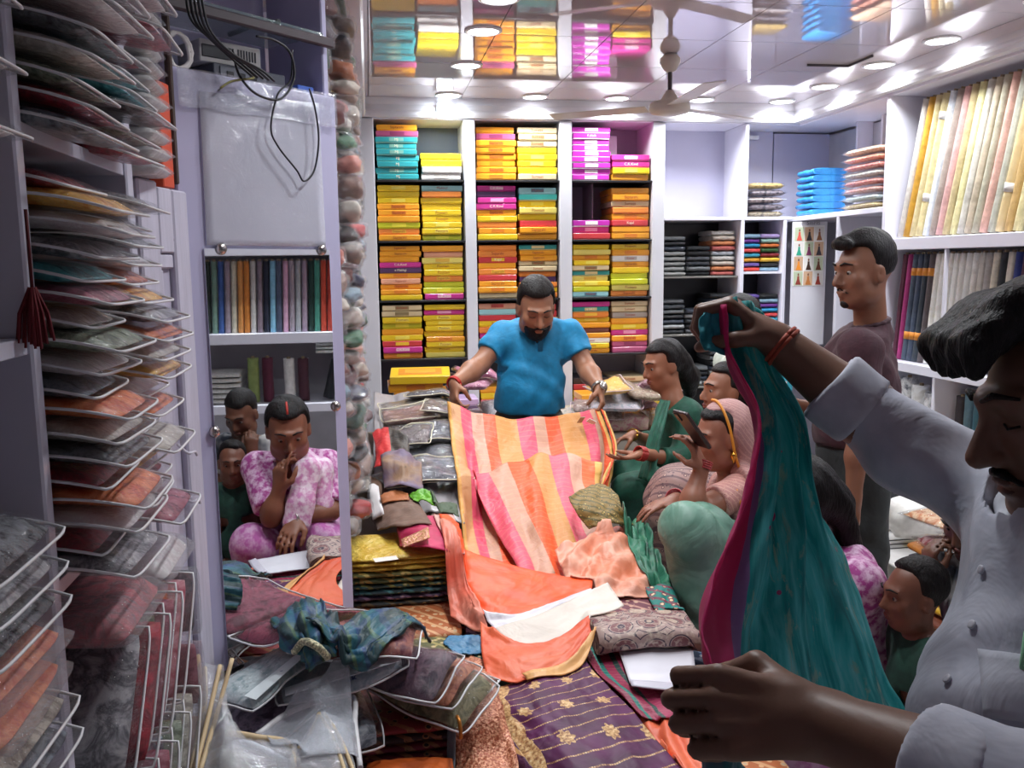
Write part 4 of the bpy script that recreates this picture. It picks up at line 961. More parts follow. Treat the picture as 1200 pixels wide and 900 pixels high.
sheet('flap', [[(738, 798, .604), (772, 801, .604), (818, 805, .602)], [(740, 804, .603), (772, 808, .603), (819, 812, .60)]], plain('d4d0dc', .35), None, nu=4, nv=12, amp=.001, parent=env)
@cached
def hex_brocade():
    n = NT('brocade'); v = n.coord('Object', (1, 1, 1))
    vo = n.add('ShaderNodeTexVoronoi', feature='F1'); vo.inputs['Scale'].default_value = 13; vo.inputs['Randomness'].default_value = .15; n.link(v, vo.inputs['Vector'])
    rings = n.math('FRACT', n.math('MULTIPLY', vo.outputs['Distance'], 5.5))
    a = n.ramp(vo.outputs['Distance'], [(0, hx('c08a4a')), (.12, hx('4a2c48')), (.22, hx('b09a8a')), (.4, hx('7a4c50')), (.52, hx('a88f88'))], True)
    c = n.mix(n.math('LESS_THAN', rings, .18), a, hx('3f2c40'))
    col = n.mix(n.ramp(n.noise(v, 90, 2), [(.5, (0, 0, 0)), (.7, (.6, .6, .6))]), c, hx('d8c8b4'))
    n.bump(n.noise(v, 60, 3), .4, .005)
    return n.set(color=col, rough=.6)
def bolster(name, px, py, z, w, d, h, mat, label, rz=0, cat='folded sari', tilt=(0, 0), group=None):
    p = at(px, py, Z=z); o = folded(p.x, p.y, 0, w, d, h, mat, label, group, rz, cat, name); o.rotation_euler = (tilt[0], tilt[1], rz); return o
drape(bolster('brocade_piece', 752, 722, .66, .27, .24, .065, hex_brocade(), 'folded mauve and gold hexagon brocade lying on the envelope', -.08))
sheet('orange_hem', [[(430, 893, .56), (480, 888, .57), (530, 890, .56)], [(425, 925, .55), (480, 925, .56), (535, 925, .55)]], satin('#e8702c', '#c85a20'), 'orange satin hem poking out below the dark red stack', 'cloth', nu=14, nv=20, amp=.008)
# ------------------------------------------------------------------ stack of folded saris with the golden one on top
STKC = [('2a2f2e', '6b5a3a', 'dark green brocade'), ('3a2a44', '8a6a8a', 'plum and gold'), ('1f3a40', '3f7a80', 'deep teal'), ('2b4a48', '8a8a4a', 'teal and olive'), ('4a5a38', 'b0904a', 'olive green with pink motifs'), ('6a6a3a', 'c0a85a', 'moss and gold')]
z = .5775
for k, (a, b, nm) in enumerate(STKC):
    h = .018
    folded(.068 + random.uniform(-.004, .004), 2.70 + random.uniform(-.005, .005), z, .30, .26, h, printed('#' + a, '#' + b, '#c8b080', 40.0, .3), f'{nm} folded sari, {nth(k)} from bottom under the golden sari', 'folded saris under the golden one', random.uniform(-.02, .02), 'folded sari', 'folded_sari', k % 4); z += h + .0005
for k in range(3):
    folded(.066, 2.70, z, .295, .26, .015, satin('#c9a02c', '#e8cc60', 30.0), f'golden brocade folded sari layer, {nth(k)} from bottom, on the dark sari stack', 'golden sari layers', .02 * k, 'folded sari', 'golden_sari', k % 4); z += .0155
pt = box('paper_slip', at(452, 655, Z=z + .004), (.07, .035, .001), plain('e8e2d8', .6), None, 0, (0, 0, .2)); tag(pt, 'small white paper slip on the golden sari', 'paper')
ZG = z
for o in [o for o in COL.objects if o.name.startswith(('folded_sari', 'golden_sari'))]: TER.add(o)
@cached
def silver_pack(c):
    n = NT('foil packet'); v = n.coord('Object'); f = n.noise(v, 20, 5, .65, 2.0)
    n.bump(f, .9, .03)
    return n.set(color=n.ramp(f, [(.3, tuple(q * .92 for q in hx(c))), (.7, hx(c))]), rough=.16, metal=.35, coat=.6)
sheet('crumpled_plastic_sheet', [[(438, 462, .93), (470, 462, .93), (505, 464, .93), (535, 470, .92)], [(438, 500, .86), (472, 500, .87), (508, 502, .87), (536, 506, .86)], [(438, 545, .79), (472, 545, .80), (508, 548, .80), (538, 552, .79)], [(440, 600, .71), (474, 602, .72), (512, 605, .72), (545, 610, .71)]], plain('a09a9c', .3), 'large crumpled grey plastic sheet spread under the shiny packets', 'plastic sheet', nu=50, nv=40, amp=.03, fu=6, fv=6, seed=31)
# silver plastic packets on the step
for i, (px, py, z, w, d, rz, c, nm) in enumerate([(492, 508, .865, .30, .24, .05, '77747a', 'silver grey'), (498, 545, .80, .32, .24, -.05, '8a8a90', 'bright silver'), (485, 480, .90, .34, .2, .1, 'b0a49a', 'beige silver'), (505, 475, .905, .26, .2, -.1, '8a8688', 'grey'), (470, 568, .775, .26, .2, .2, '9a9aa2', 'clear'), (480, 495, .875, .26, .22, .1, 'b08a80', 'rose grey'), (515, 520, .845, .24, .2, .3, '8a8a90', 'pewter'), (476, 530, .83, .22, .2, -.15, '9a9090', 'ash'), (512, 570, .765, .26, .2, .1, '8f8f98', 'glassy grey'), (520, 492, .885, .2, .18, -.2, 'a89a98', 'pinkish silver')]):
    p = at(px, py, Z=z)
    drape(garment_bag(TR((p.x, p.y, 0), 0, 0, rz), w, d, .030, silver_pack('#' + c), f'{nm} garment in shiny clear packet with cream piping on the heap', 'shiny packets by the packet rack', piping=plain('d9cfb4', .5), sleeve=PLA))
mg = sheet('magenta_blouse_piece', [[(462, 606, ZG + .03), (488, 604, ZG + .05), (515, 606, ZG + .04), (535, 618, ZG + .02)], [(466, 624, ZG + .03), (492, 620, ZG + .055), (520, 624, ZG + .045), (534, 634, ZG + .02)], [(468, 640, ZG + .005), (494, 642, ZG + .03), (520, 645, ZG + .02), (530, 648, ZG + .006)]], cloth('#b01848', '#c83060', 12, .6), 'crumpled magenta blouse piece with a gold woven patch', 'cloth', nu=24, nv=24, amp=.01)
sheet('gold_patch', [[(470, 632, ZG + .052), (502, 618, ZG + .072)], [(472, 642, ZG + .04), (504, 630, ZG + .06)]], sequin('#b8884a', '#d88a80'), None, nu=8, nv=12, amp=.003, parent=mg)
tp2 = sheet('taupe_cloth', [[(432, 586, ZG - .02), (458, 578, ZG + .05), (490, 588, ZG + .05)], [(436, 608, ZG), (462, 598, ZG + .06), (500, 604, ZG + .06)], [(442, 622, ZG + .004), (466, 618, ZG + .05), (506, 618, ZG + .05)]], cloth('#7a5c4c', None, 12, .7), 'taupe cloth bundle beside the magenta piece', 'cloth', nu=20, nv=20, amp=.012)
sheet('white_corner', [[(431, 586, ZG + .01), (444, 582, ZG + .03)], [(437, 610, ZG + .015), (450, 604, ZG + .045)]], plain('e6e0e0', .6), None, nu=6, nv=6, amp=.002, parent=tp2)
sheet('pale_pink_cloth', [[(505, 602, ZG + .02), (530, 600, ZG + .02)], [(512, 622, ZG + .03), (540, 628, ZG + .02)], [(520, 640, ZG + .01), (545, 650, ZG)]], cloth('#eab0a4', None, 10, .6), 'pale pink cloth tucked beside the striped sari', 'cloth', nu=16, nv=14, amp=.008)
sheet('lime_green_cloth', [[(478, 580, .80), (494, 572, .82), (508, 582, .80)], [(484, 592, .78), (498, 588, .80), (512, 594, .78)]], satin('#7ec03a', '#55962a'), 'crumpled lime green cloth by the silver packets', 'cloth', nu=18, nv=18, amp=.02)
sheet('olive_cloth', [[(505, 590, .77), (522, 588, .77), (536, 592, .76)], [(508, 604, .75), (524, 602, .76), (538, 606, .75)]], cloth('#3f5238', None, 10, .6), 'dark olive cloth by the lime green cloth', 'cloth', nu=12, nv=14, amp=.012)
sheet('rust_cloth', [[(445, 580, .80), (462, 574, .81), (478, 580, .80)], [(448, 592, .78), (464, 590, .79), (480, 592, .78)]], cloth('#b0683a', None, 10, .6), 'rust brown cloth beside the lime green cloth', 'cloth', nu=12, nv=14, amp=.012)
sheet('red_black_cloth', [[(436, 505, .92), (455, 500, .93), (478, 512, .92)], [(440, 530, .88), (458, 528, .90), (480, 536, .88)], [(438, 548, .86), (456, 546, .87), (474, 550, .86)]], striped(ST((0, 'c81c24'), (.5, '1a1618')), 1), 'red and black cloth heap against the packet rack', 'cloth', nu=20, nv=20, amp=.02)
sheet('purple_grey_cloth', [[(446, 545, .85), (470, 540, .86), (494, 546, .85)], [(450, 572, .81), (474, 570, .83), (496, 574, .81)]], cloth('#6a5a74', '#8a6a50', 8, .6), 'greyish purple cloth below the red and black heap', 'cloth', nu=16, nv=18, amp=.016)
sheet('blue_cloth', [[(524, 752, .56), (545, 744, .58), (568, 750, .57)], [(520, 766, .55), (546, 762, .575), (570, 768, .56)], [(530, 780, .54), (548, 782, .55), (566, 782, .54)]], satin('#4a86ac', '#2f6488', 8.0), 'crumpled sky blue cloth beside the orange pallu', 'cloth', nu=24, nv=24, amp=.018)
TAN, PNK, BEI, ORG, GLD = 'cf9260', 'de4c66', 'c8947c', 'e85424', 'd08e4c'
MAIN = ST((0, 'd89a4a'), (.02, TAN), (.08, PNK), (.145, BEI), (.215, ORG), (.285, GLD), (.40, PNK), (.485, BEI), (.55, ORG), (.625, GLD), (.745, PNK), (.82, BEI), (.89, ORG), (.962, 'e8b45e'))
sa = sheet('striped_sari', [[(524, 470, 3.86), (562, 483, 3.80), (605, 490, 3.78), (648, 489, 3.78), (688, 481, 3.82), (703, 480, 3.86)],
     [(527, 505, 3.74), (565, 518, 3.66), (610, 526, 3.62), (655, 524, 3.64), (698, 516, 3.70), (716, 522, 3.76)],
     [(531, 555, 3.46), (572, 556, 3.44), (615, 552, 3.42), (660, 548, 3.44), (700, 545, 3.52), (717, 552, 3.60)],
     [(538, 610, 3.14), (575, 606, 3.18), (612, 596, 3.22), (655, 590, 3.26), (690, 588, 3.30), (708, 596, 3.34)],
     [(548, 660, 2.80), (585, 655, 2.86), (620, 648, 2.92), (660, 640, 2.96), (690, 634, 3.0), (706, 634, 3.04)],
     [(556, 690, 2.62), (590, 686, 2.68), (625, 680, 2.72), (662, 674, 2.78), (690, 668, 2.82), (706, 664, 2.86)]],
     striped(MAIN, 1), 'peach, pink and orange striped silk sari held open by the man in blue', nu=70, nv=70, amp=.016, fu=4, fv=6, seed=4, zmode='Y', rip=(.006, 5, 1.2))
sheet('turned_edge', [[(704, 479, 3.86), (709, 482, 3.85)], [(717, 520, 3.76), (723, 524, 3.74)], [(718, 552, 3.60), (712, 562, 3.56)], [(700, 590, 3.34), (690, 610, 3.22)]], striped(ST((0, ORG), (.6, 'efc070')), 1), None, nu=24, nv=6, parent=sa, zmode='Y', amp=.004)
box('price_tag', at(693, 494, Y=3.68), (.035, .003, .028), plain('e9e6e0', .5), sa, 0, (.9, .5, .1)); box('woven_label', at(681, 492, Y=3.72), (.022, .003, .05), plain('b9a98a', .6), sa, 0, (.9, 0, .2))
LOW = ST((0, 'e6566c'), (.14, BEI), (.29, 'f2581e'), (.46, GLD), (.62, 'ee6074'), (.76, 'dba48c'), (.86, 'f46c38'), (.95, 'e8b45e'))
sheet('striped_fold', [[(552, 562, 3.36), (588, 545, 3.42), (625, 533, 3.46), (662, 532, 3.46), (704, 545, 3.44)],
     [(566, 592, 3.16), (600, 572, 3.24), (636, 562, 3.28), (668, 566, 3.30), (704, 578, 3.32)],
     [(585, 628, 2.96), (616, 612, 3.02), (648, 606, 3.06), (680, 610, 3.08), (718, 625, 3.08)],
     [(606, 662, 2.74), (636, 652, 2.80), (664, 646, 2.84), (698, 648, 2.86), (736, 654, 2.88)],
     [(618, 690, 2.60), (650, 684, 2.64), (684, 680, 2.66), (716, 682, 2.68), (748, 684, 2.72)]],
     striped(LOW, 1), None, nu=60, nv=60, amp=.02, fu=4, fv=5, seed=11, parent=sa, zmode='Y', rip=(.008, 4, 1.5))
sheet('gathered_end', [[(700, 622, 2.98), (722, 616, 3.0), (744, 622, 3.0)], [(704, 650, 2.82), (730, 644, 2.86), (750, 650, 2.86)], [(704, 688, 2.58), (730, 692, 2.58), (750, 686, 2.62)]], sheer('#ee7a56', .85, '#f2a8a0', 9), None, nu=26, nv=26, amp=.03, fu=4, fv=4, parent=sa, zmode='Y')
# pallu: plain orange end, white lining, sheer border
sheet('orange_pallu', [[(515, 632, 2.84), (560, 650, 2.70), (612, 666, 2.60), (655, 676, 2.56), (694, 682, 2.52)],
     [(518, 650, 2.74), (556, 672, 2.56), (606, 690, 2.47), (650, 694, 2.45), (694, 688, 2.46)],
     [(526, 675, 2.62), (556, 698, 2.45), (602, 710, 2.39), (648, 706, 2.40), (690, 694, 2.42)],
     [(540, 704, 2.48), (564, 720, 2.37), (604, 724, 2.34), (646, 714, 2.37), (686, 698, 2.40)]], satin('#ff5a16', '#f04a10', 5.0), None, nu=44, nv=54, amp=.012, fu=3, fv=4, seed=6, parent=sa, zmode='Y')
sheet('sheer_side', [[(516, 648, 2.72), (532, 660, 2.66), (548, 690, 2.50)], [(524, 690, 2.52), (545, 712, 2.44), (566, 722, 2.36)], [(528, 722, 2.42), (552, 738, 2.36), (572, 742, 2.30)]], sheer('#ee5a3c', .82, '#f0a088'), None, nu=22, nv=22, amp=.014, parent=sa, zmode='Y')
sheet('white_lining', [[(566, 722, 2.36), (604, 722, 2.335), (650, 706, 2.38), (692, 690, 2.42)], [(584, 742, 2.27), (620, 732, 2.29), (660, 714, 2.345), (702, 694, 2.40)]], cloth('#e9e4ea', '#d6cfd8', 8, .6), None, nu=16, nv=36, amp=.008, parent=sa, zmode='Y')
sheet('cream_band', [[(578, 736, 2.27), (630, 720, 2.30), (680, 698, 2.36), (712, 683, 2.42)], [(594, 751, 2.21), (644, 735, 2.24), (690, 713, 2.30), (722, 697, 2.36)], [(610, 766, 2.15), (658, 750, 2.18), (700, 728, 2.24), (731, 710, 2.30)]], cloth('#e2d8cc', '#d8ccc0', 10, .55), None, nu=16, nv=36, amp=.006, parent=sa, zmode='Y')
sheet('sheer_border', [[(563, 726, 2.33), (600, 752, 2.20), (650, 748, 2.16), (690, 722, 2.22)], [(564, 760, 2.18), (605, 776, 2.08), (655, 766, 2.08), (692, 736, 2.15)], [(570, 792, 2.05), (612, 799, 2.0), (660, 780, 2.03), (694, 742, 2.12)]], sheer('#ea5632', .86, '#f07a50'), None, nu=30, nv=44, amp=.014, fu=3, fv=3, parent=sa, zmode='Y')
sheet('gold_edge', [[(612, 799, 2.02), (640, 796, 2.02), (672, 776, 2.05), (694, 746, 2.12)], [(618, 803, 1.99), (646, 801, 1.99), (680, 782, 2.02), (699, 742, 2.12)]], satin('#e8b070', '#d89a58'), None, nu=8, nv=30, amp=.004, parent=sa, zmode='Y')
# ------------------------------------------------------------------ stock in front of the box shelves
ZB = .6605
def mini(px, py, Y, code, w, d, h, label, rz=0.0, group=None, band=False):
    p = at(px, py, Y=Y); r = sari_box(p.x, Y, p.z, w, d, h, code, 0, label, band, False); r.rotation_euler = (0, 0, rz); r['group'] = group or 'loose sari boxes on the bench'; return r
pz0 = .6605; base_x = .245
for k, (c, h, nm) in enumerate([('M', .05, 'magenta'), ('B', .05, 'pale blue'), ('B', .05, 'pale blue'), ('B', .045, 'pale blue'), ('O', .05, 'amber'), ('O', .045, 'dull amber')]):
    sari_box(base_x + .02 * math.sin(k * 2), 4.92, pz0, .30, .22, h, c, .0, f'{nm} picture box, {nth(k)} from bottom, in the bench stack beside the packet rack', True, c == 'B')['group'] = 'bench stack beside the packet rack'; pz0 += h + .001
op = empty('open_yellow_box', (base_x + .02, 4.90, pz0 + .0135), (.1, 0, -.06), 'large yellow sari box with amber window lying on the bench stack', 'box', None)
box('tray', (0, 0, .022), (.33, .24, .044), card('#efc316'), op, .003); box('window_panel', (0, 0, .0455), (.24, .15, .003), card('#e08a1e'), op, .001); box('inner_panel', (0, 0, .048), (.17, .09, .002), card('#f0a830'), op, .001)
for i, (x, c, nm, n_) in enumerate([(.50, 'RNl', 'saree', 3), (1.40, 'lRO', 'gift', 3), (1.68, 'OYo', 'sari', 3)]):
    zz = .6605
    for k, cc in enumerate(c):
        sari_box(x, 5.325 + .004 * k, zz, .26, .22, .045, cc, .0, f'{CNAME[cc]} flat box, {nth(k)} from bottom, {("bench pile behind the man", "bench pile by the middle pillar", "bench pile below the pink boxes")[i]}', k == 1, False)['group'] = 'low bench piles'; zz += .046
for i, (x, y, nm, c) in enumerate([(.55, 4.79, 'wine', '7a2a44'), (.83, 4.79, 'cream', 'd8c8b0'), (1.11, 4.79, 'teal', '3f8a88'), (1.39, 4.79, 'rose', 'c87a8a'), (1.67, 4.79, 'gold', 'c8a04a'), (.94, 5.065, 'plum', '5a3050'), (1.25, 5.065, 'olive', '7a7a48')]):
    folded(x, y, .661, .26, .26, round(.10 + .012 * (i % 3), 3), packed('#' + c, '#d8c0b0', 20), f'{nm} bundle of packed saris under the slumped packets on the bench', 'bundles of packed saris on the bench', random.uniform(-.02, .02), 'sari bundle', 'sari_bundle')
for o in [o for o in COL.objects if o.name.startswith('sari_bundle') or (o.get('group') in ('low bench piles', 'bench stack beside the packet rack')) or o.name == 'open_yellow_box']: TER.add(o)
PK = [(575, 470, .80, 4.7, 'b9a9c8', 'e4dcec', 'lavender striped', .34), (592, 478, .76, 4.65, 'd8d4d4', '9a989c', 'silver', .26), (700, 468, .86, 4.75, 'c8b0a8', '8a6a60', 'beige printed', .3), (735, 462, .90, 4.8, '8a4a60', 'b88a98', 'mauve', .34), (722, 486, .84, 4.62, '9aa0a8', 'd8c8cc', 'grey and pink floral', .3), (755, 480, .85, 4.65, 'b8a488', '7a5a40', 'golden beige printed', .26), (712, 478, .83, 4.62, 'd8a040', 'f0c060', 'amber', .2), (552, 478, .80, 4.68, 'a85878', 'd8a0b0', 'rose', .24), (765, 466, .88, 4.85, '8a5068', 'c8a0b0', 'plum rose', .26), (560, 466, .80, 4.74, 'b04870', 'd890a8', 'pink', .22)]
for i, (px, py, z, y, c1, c2, nm, w) in enumerate(PK):
    p = at(px, py, Y=y)
    drape(garment_bag(TR((p.x, p.y, 0), 0, 0, random.uniform(-.4, .4)), w, .26, .042, packed('#' + c1, '#' + c2, 30), f'{nm} packaged sari slumped on the bench behind the striped sari', 'packaged saris on the bench', piping=None if i % 2 else plain('c8b0b8', .4), sleeve=PLA))
# gold-green brocade and green satin near the seated women
sheet('gold_green_brocade', [[(668, 580, .78), (700, 566, .79), (724, 580, .77)], [(676, 602, .73), (704, 592, .76), (732, 600, .73)], [(690, 620, .69), (714, 614, .71), (742, 616, .68)]], printed('#8a7038', '#4a4a28', '#c8a860', 60.0), 'gold and olive brocade bundle beside the striped sari', 'cloth', nu=26, nv=26, amp=.022)
sheet('patterned_mat_cloth', [[(650, 640, .66), (700, 625, .68), (750, 632, .66)], [(660, 670, .62), (704, 660, .64), (760, 668, .62)], [(670, 700, .58), (710, 698, .59), (770, 704, .57)]], sheer('#e88a66', .95, '#f0b8a0', 9), 'peach sheer cloth lying under the striped sari end', 'cloth', nu=40, nv=44, amp=.035, fu=5, fv=5, rip=(.008, 3, 2))
sheet('green_satin_cloth', [[(722, 622, .60), (740, 612, .62), (758, 612, .60)], [(730, 652, .57), (750, 640, .60), (770, 646, .58)], [(742, 682, .55), (763, 676, .57), (784, 685, .55)], [(762, 706, .54), (780, 708, .55), (796, 712, .53)]], satin('#2c7a5c', '#1f5a46', 7.0), 'flowing green satin cloth spread in front of the woman with the phone', 'cloth', nu=44, nv=44, amp=.03, fu=5, fv=5, rip=(.01, 4, 2))
sheet('teal_bordered_cloth', [[(756, 690, .60), (775, 684, .61), (789, 690, .60)], [(766, 712, .585), (784, 712, .59), (799, 716, .58)], [(780, 738, .57), (797, 742, .57), (811, 746, .56)]], printed('#0f7a70', '#7a2040', '#e0c8a0', 40.0), 'teal cloth with maroon border behind the brocade piece', 'cloth', nu=20, nv=20, amp=.01)
# ------------------------------------------------------------------ zip bags heaped in front of the mirror
RUSTP = packed('#8a3c28', '#c87a50', 26.0)
def mat4(px, py, z, rx=0, ry=0, rz=0): p = at(px, py, Z=z); return TR(p, rx, ry, rz)
ZB2 = [(345, 748, .745, .12, -.1, .80, .27, .20, '6a1c34', 'a04058', 'maroon red', None, None),
       (302, 800, .70, .25, -.25, .85, .25, .17, '9ab0b4', 'd8e0e0', 'pale printed', '#dfe8ea', 'Midek'),
       (420, 792, .70, .05, .05, -.12, .28, .17, '6a2434', 'a05848', 'wine', None, None),
       (400, 822, .655, .10, -.1, .15, .28, .17, '9fb0bc', 'd8dce0', 'pale blue printed', '#e0e6ec', 'Midek'),
       (462, 812, .66, -.1, .15, -.62, .30, .13, '3a2038', '6a4a5a', 'dark plum', None, None),
       (478, 820, .63, -.1, .15, -.62, .32, .14, '8a3c28', 'c06a48', 'rust brown', None, None),
       (500, 835, .60, -.1, .1, -.66, .30, .16, '5a5a3a', '98906a', 'olive green', None, None),
       (512, 832, .575, -.05, .1, -.75, .26, .16, '8a5a48', 'c09a80', 'orange brown', None, None),
       (290, 850, .62, .5, -.3, .9, .25, .2, '4a3a52', '9a8aa0', 'dark violet', None, None),
       (365, 860, .60, .15, -.2, .2, .28, .22, '5f6670', 'b0b4ba', 'smoky grey', None, None)]
NUDGE = {0: (.022, -.022), 1: (.03, -.03), 8: (.05, -.02)}
for i in (9, 8, 7, 6, 5, 4, 3, 1, 2, 0):                      # lowest first, as they lie in the heap
    px, py, z, rx, ry, rz, w, d, c1, c2, nm, hd, wr = ZB2[i]
    drape(garment_bag(flat(px, py, z, rz, *NUDGE.get(i, (0, 0))), w, d, .028, packed('#' + c1, '#' + c2, 24.0) if i != 5 else RUSTP, f'{nm} garment in white-piped zip bag heaped below the mirror', 'zip bags heaped below the mirror', header=hd, writing=wr))
# zipper pull
_z = .60
for _ in range(8): _p = at(536, 842, Z=_z); _z = float(TER.at(_p.x, _p.y))
zp = tube('zip_pull', catmull([_p + Vector((0, .004, .002)), _p + Vector((.002, -.014, .004)), _p + Vector((.004, -.022, -.012)), _p + Vector((.004, -.024, -.032))], 4), .004, plain('c07a30', .35, .05, .6)); tag(zp, 'small orange zip pull hanging from the olive bag', 'zip pull')
# clear carry bags with cream piping at the front corner
def plastic_panel(name, pts, label, seed, parent=None, mat=None):
    o = sheet(name, pts, mat or clear_plastic(.16, 'e6e6e8'), label, 'plastic bag', nu=16, nv=16, amp=.012, thick=.0012, seed=seed, parent=parent, zmode='Y', group=None if parent else 'clear bags with cream piping'); return o
CRP = plain('cdb48c', .6)
def pipe(pts, parent, r=.0045): return tube('piping', catmull([at(a, b, Y=y) for a, b, y in pts], 6), r, CRP, parent, 6)
b1 = plastic_panel('clear_carry_bag', [[(214, 772, 1.72), (262, 780, 1.68)], [(220, 840, 1.60), (268, 845, 1.56)], [(222, 920, 1.48), (280, 920, 1.44)]], 'clear plastic carry bag with tall cream piped edges beside the shutter', 3)
for pts in ([(232, 768, 1.72), (236, 830, 1.62), (222, 915, 1.48)], [(240, 782, 1.70), (240, 830, 1.62), (230, 915, 1.48)], [(258, 780, 1.68), (244, 840, 1.58), (226, 915, 1.46)], [(272, 772, 1.68), (256, 830, 1.60), (232, 912, 1.46)]): pipe(pts, b1)
b2 = plastic_panel('clear_flat_bag', [[(262, 856, 1.60), (340, 872, 1.58)], [(262, 880, 1.52), (345, 890, 1.50)], [(250, 930, 1.44), (350, 930, 1.42)]], 'flat clear plastic bag with cream top binding in the corner heap', 5)
pipe([(266, 858, 1.598), (300, 864, 1.588), (340, 874, 1.578), (342, 925, 1.43)], b2, .006)
b3 = plastic_panel('clear_peaked_bag', [[(345, 880, 1.62), (374, 836, 1.70), (404, 850, 1.68)], [(342, 900, 1.55), (380, 880, 1.58), (415, 890, 1.56)], [(338, 930, 1.46), (385, 930, 1.46), (430, 935, 1.46)]], 'peaked clear plastic bag with cream piped ridge below the zip bags', 7)
pipe([(346, 880, 1.62), (360, 866, 1.65), (374, 836, 1.70)], b3, .004); pipe([(374, 836, 1.70), (392, 868, 1.62), (412, 930, 1.46)], b3, .004); pipe([(380, 836, 1.70), (400, 868, 1.62), (424, 930, 1.46)], b3, .004)
b4 = plastic_panel('white_edged_clear_bag', [[(300, 862, 1.68), (345, 832, 1.76), (410, 815, 1.80)], [(310, 880, 1.62), (355, 862, 1.66), (415, 850, 1.70)], [(320, 905, 1.55), (360, 900, 1.56), (420, 895, 1.58)]], 'clear plastic bag with a milky white border over the smoky bag', 9, None, clear_plastic(.3, 'dfe4ec'))
tube('white_border', catmull([at(a, b, Y=y) for a, b, y in [(300, 862, 1.68), (345, 832, 1.76), (410, 815, 1.80), (416, 850, 1.70), (422, 900, 1.57)]], 6), .006, WHT, b4, 6)
b5 = plastic_panel('milky_zip_bag', [[(240, 890, 1.52), (280, 872, 1.55), (340, 895, 1.52)], [(235, 930, 1.44), (285, 925, 1.44), (350, 930, 1.44)]], 'milky clear zip bag edge at the bottom of the corner heap', 4)
tube('white_border', catmull([at(a, b, Y=y) for a, b, y in [(240, 890, 1.52), (280, 872, 1.55), (312, 882, 1.535), (345, 900, 1.51)]], 6), .008, plain('cfd6e2', .3), b5, 6)
# blue-green checked cloth twisted into a bundle
@cached
def tartan():
    n = NT('checked cloth'); c = n.add('ShaderNodeTexCoord'); s = n.add('ShaderNodeSeparateXYZ'); n.link(c.outputs['UV'], s.inputs[0])
    a = n.ramp(n.math('FRACT', n.math('MULTIPLY', s.outputs[0], 3.0)), [(0, hx('16363c')), (.35, hx('1e5a6a')), (.55, hx('2a4a78')), (.8, hx('123034'))], True)
    b = n.ramp(n.math('FRACT', n.math('MULTIPLY', s.outputs[1], 4.0)), [(0, hx('1a3a3c')), (.3, hx('5a7a48')), (.42, hx('1f6a78')), (.7, hx('22406a')), (.85, hx('16343a'))], True)
    v = n.coord('Object'); n.bump(n.noise(v, 14, 3, .5, 1), .5, .02)
    return n.set(color=n.mix(.5, a, b), rough=.5, sheen=.03)
tw = sheet('checked_cloth_bundle', [[(312, 732, .80), (345, 708, .84), (376, 702, .86)], [(322, 752, .81), (350, 730, .86), (384, 716, .86)], [(346, 770, .79), (362, 758, .84), (396, 742, .84)], [(362, 782, .77), (374, 776, .80), (392, 764, .80)]], tartan(), 'blue and green checked cloth tied into a ruffled bundle on the zip bags', 'cloth', nu=40, nv=36, amp=.03, fu=4, fv=5, rip=(.004, 3, 1.5))
sheet('ruffled_tail', [[(362, 774, .79), (400, 735, .83), (430, 718, .81), (470, 720, .78)], [(368, 780, .78), (408, 752, .82), (446, 740, .80), (490, 738, .76)], [(376, 784, .76), (414, 772, .79), (456, 762, .78), (502, 752, .74)], [(380, 786, .75), (420, 785, .75), (460, 782, .74), (488, 768, .72)]], tartan(), None, nu=44, nv=44, amp=.034, fu=5, fv=4, parent=tw, rip=(.004, 1, 3))
tube('tie', catmull([at(345, 764, Z=.815), at(356, 752, Z=.845), at(372, 758, Z=.845), at(384, 770, Z=.81)], 6), .008, sequin('#8a8a70', '#e0d8b0'), tw, 8)
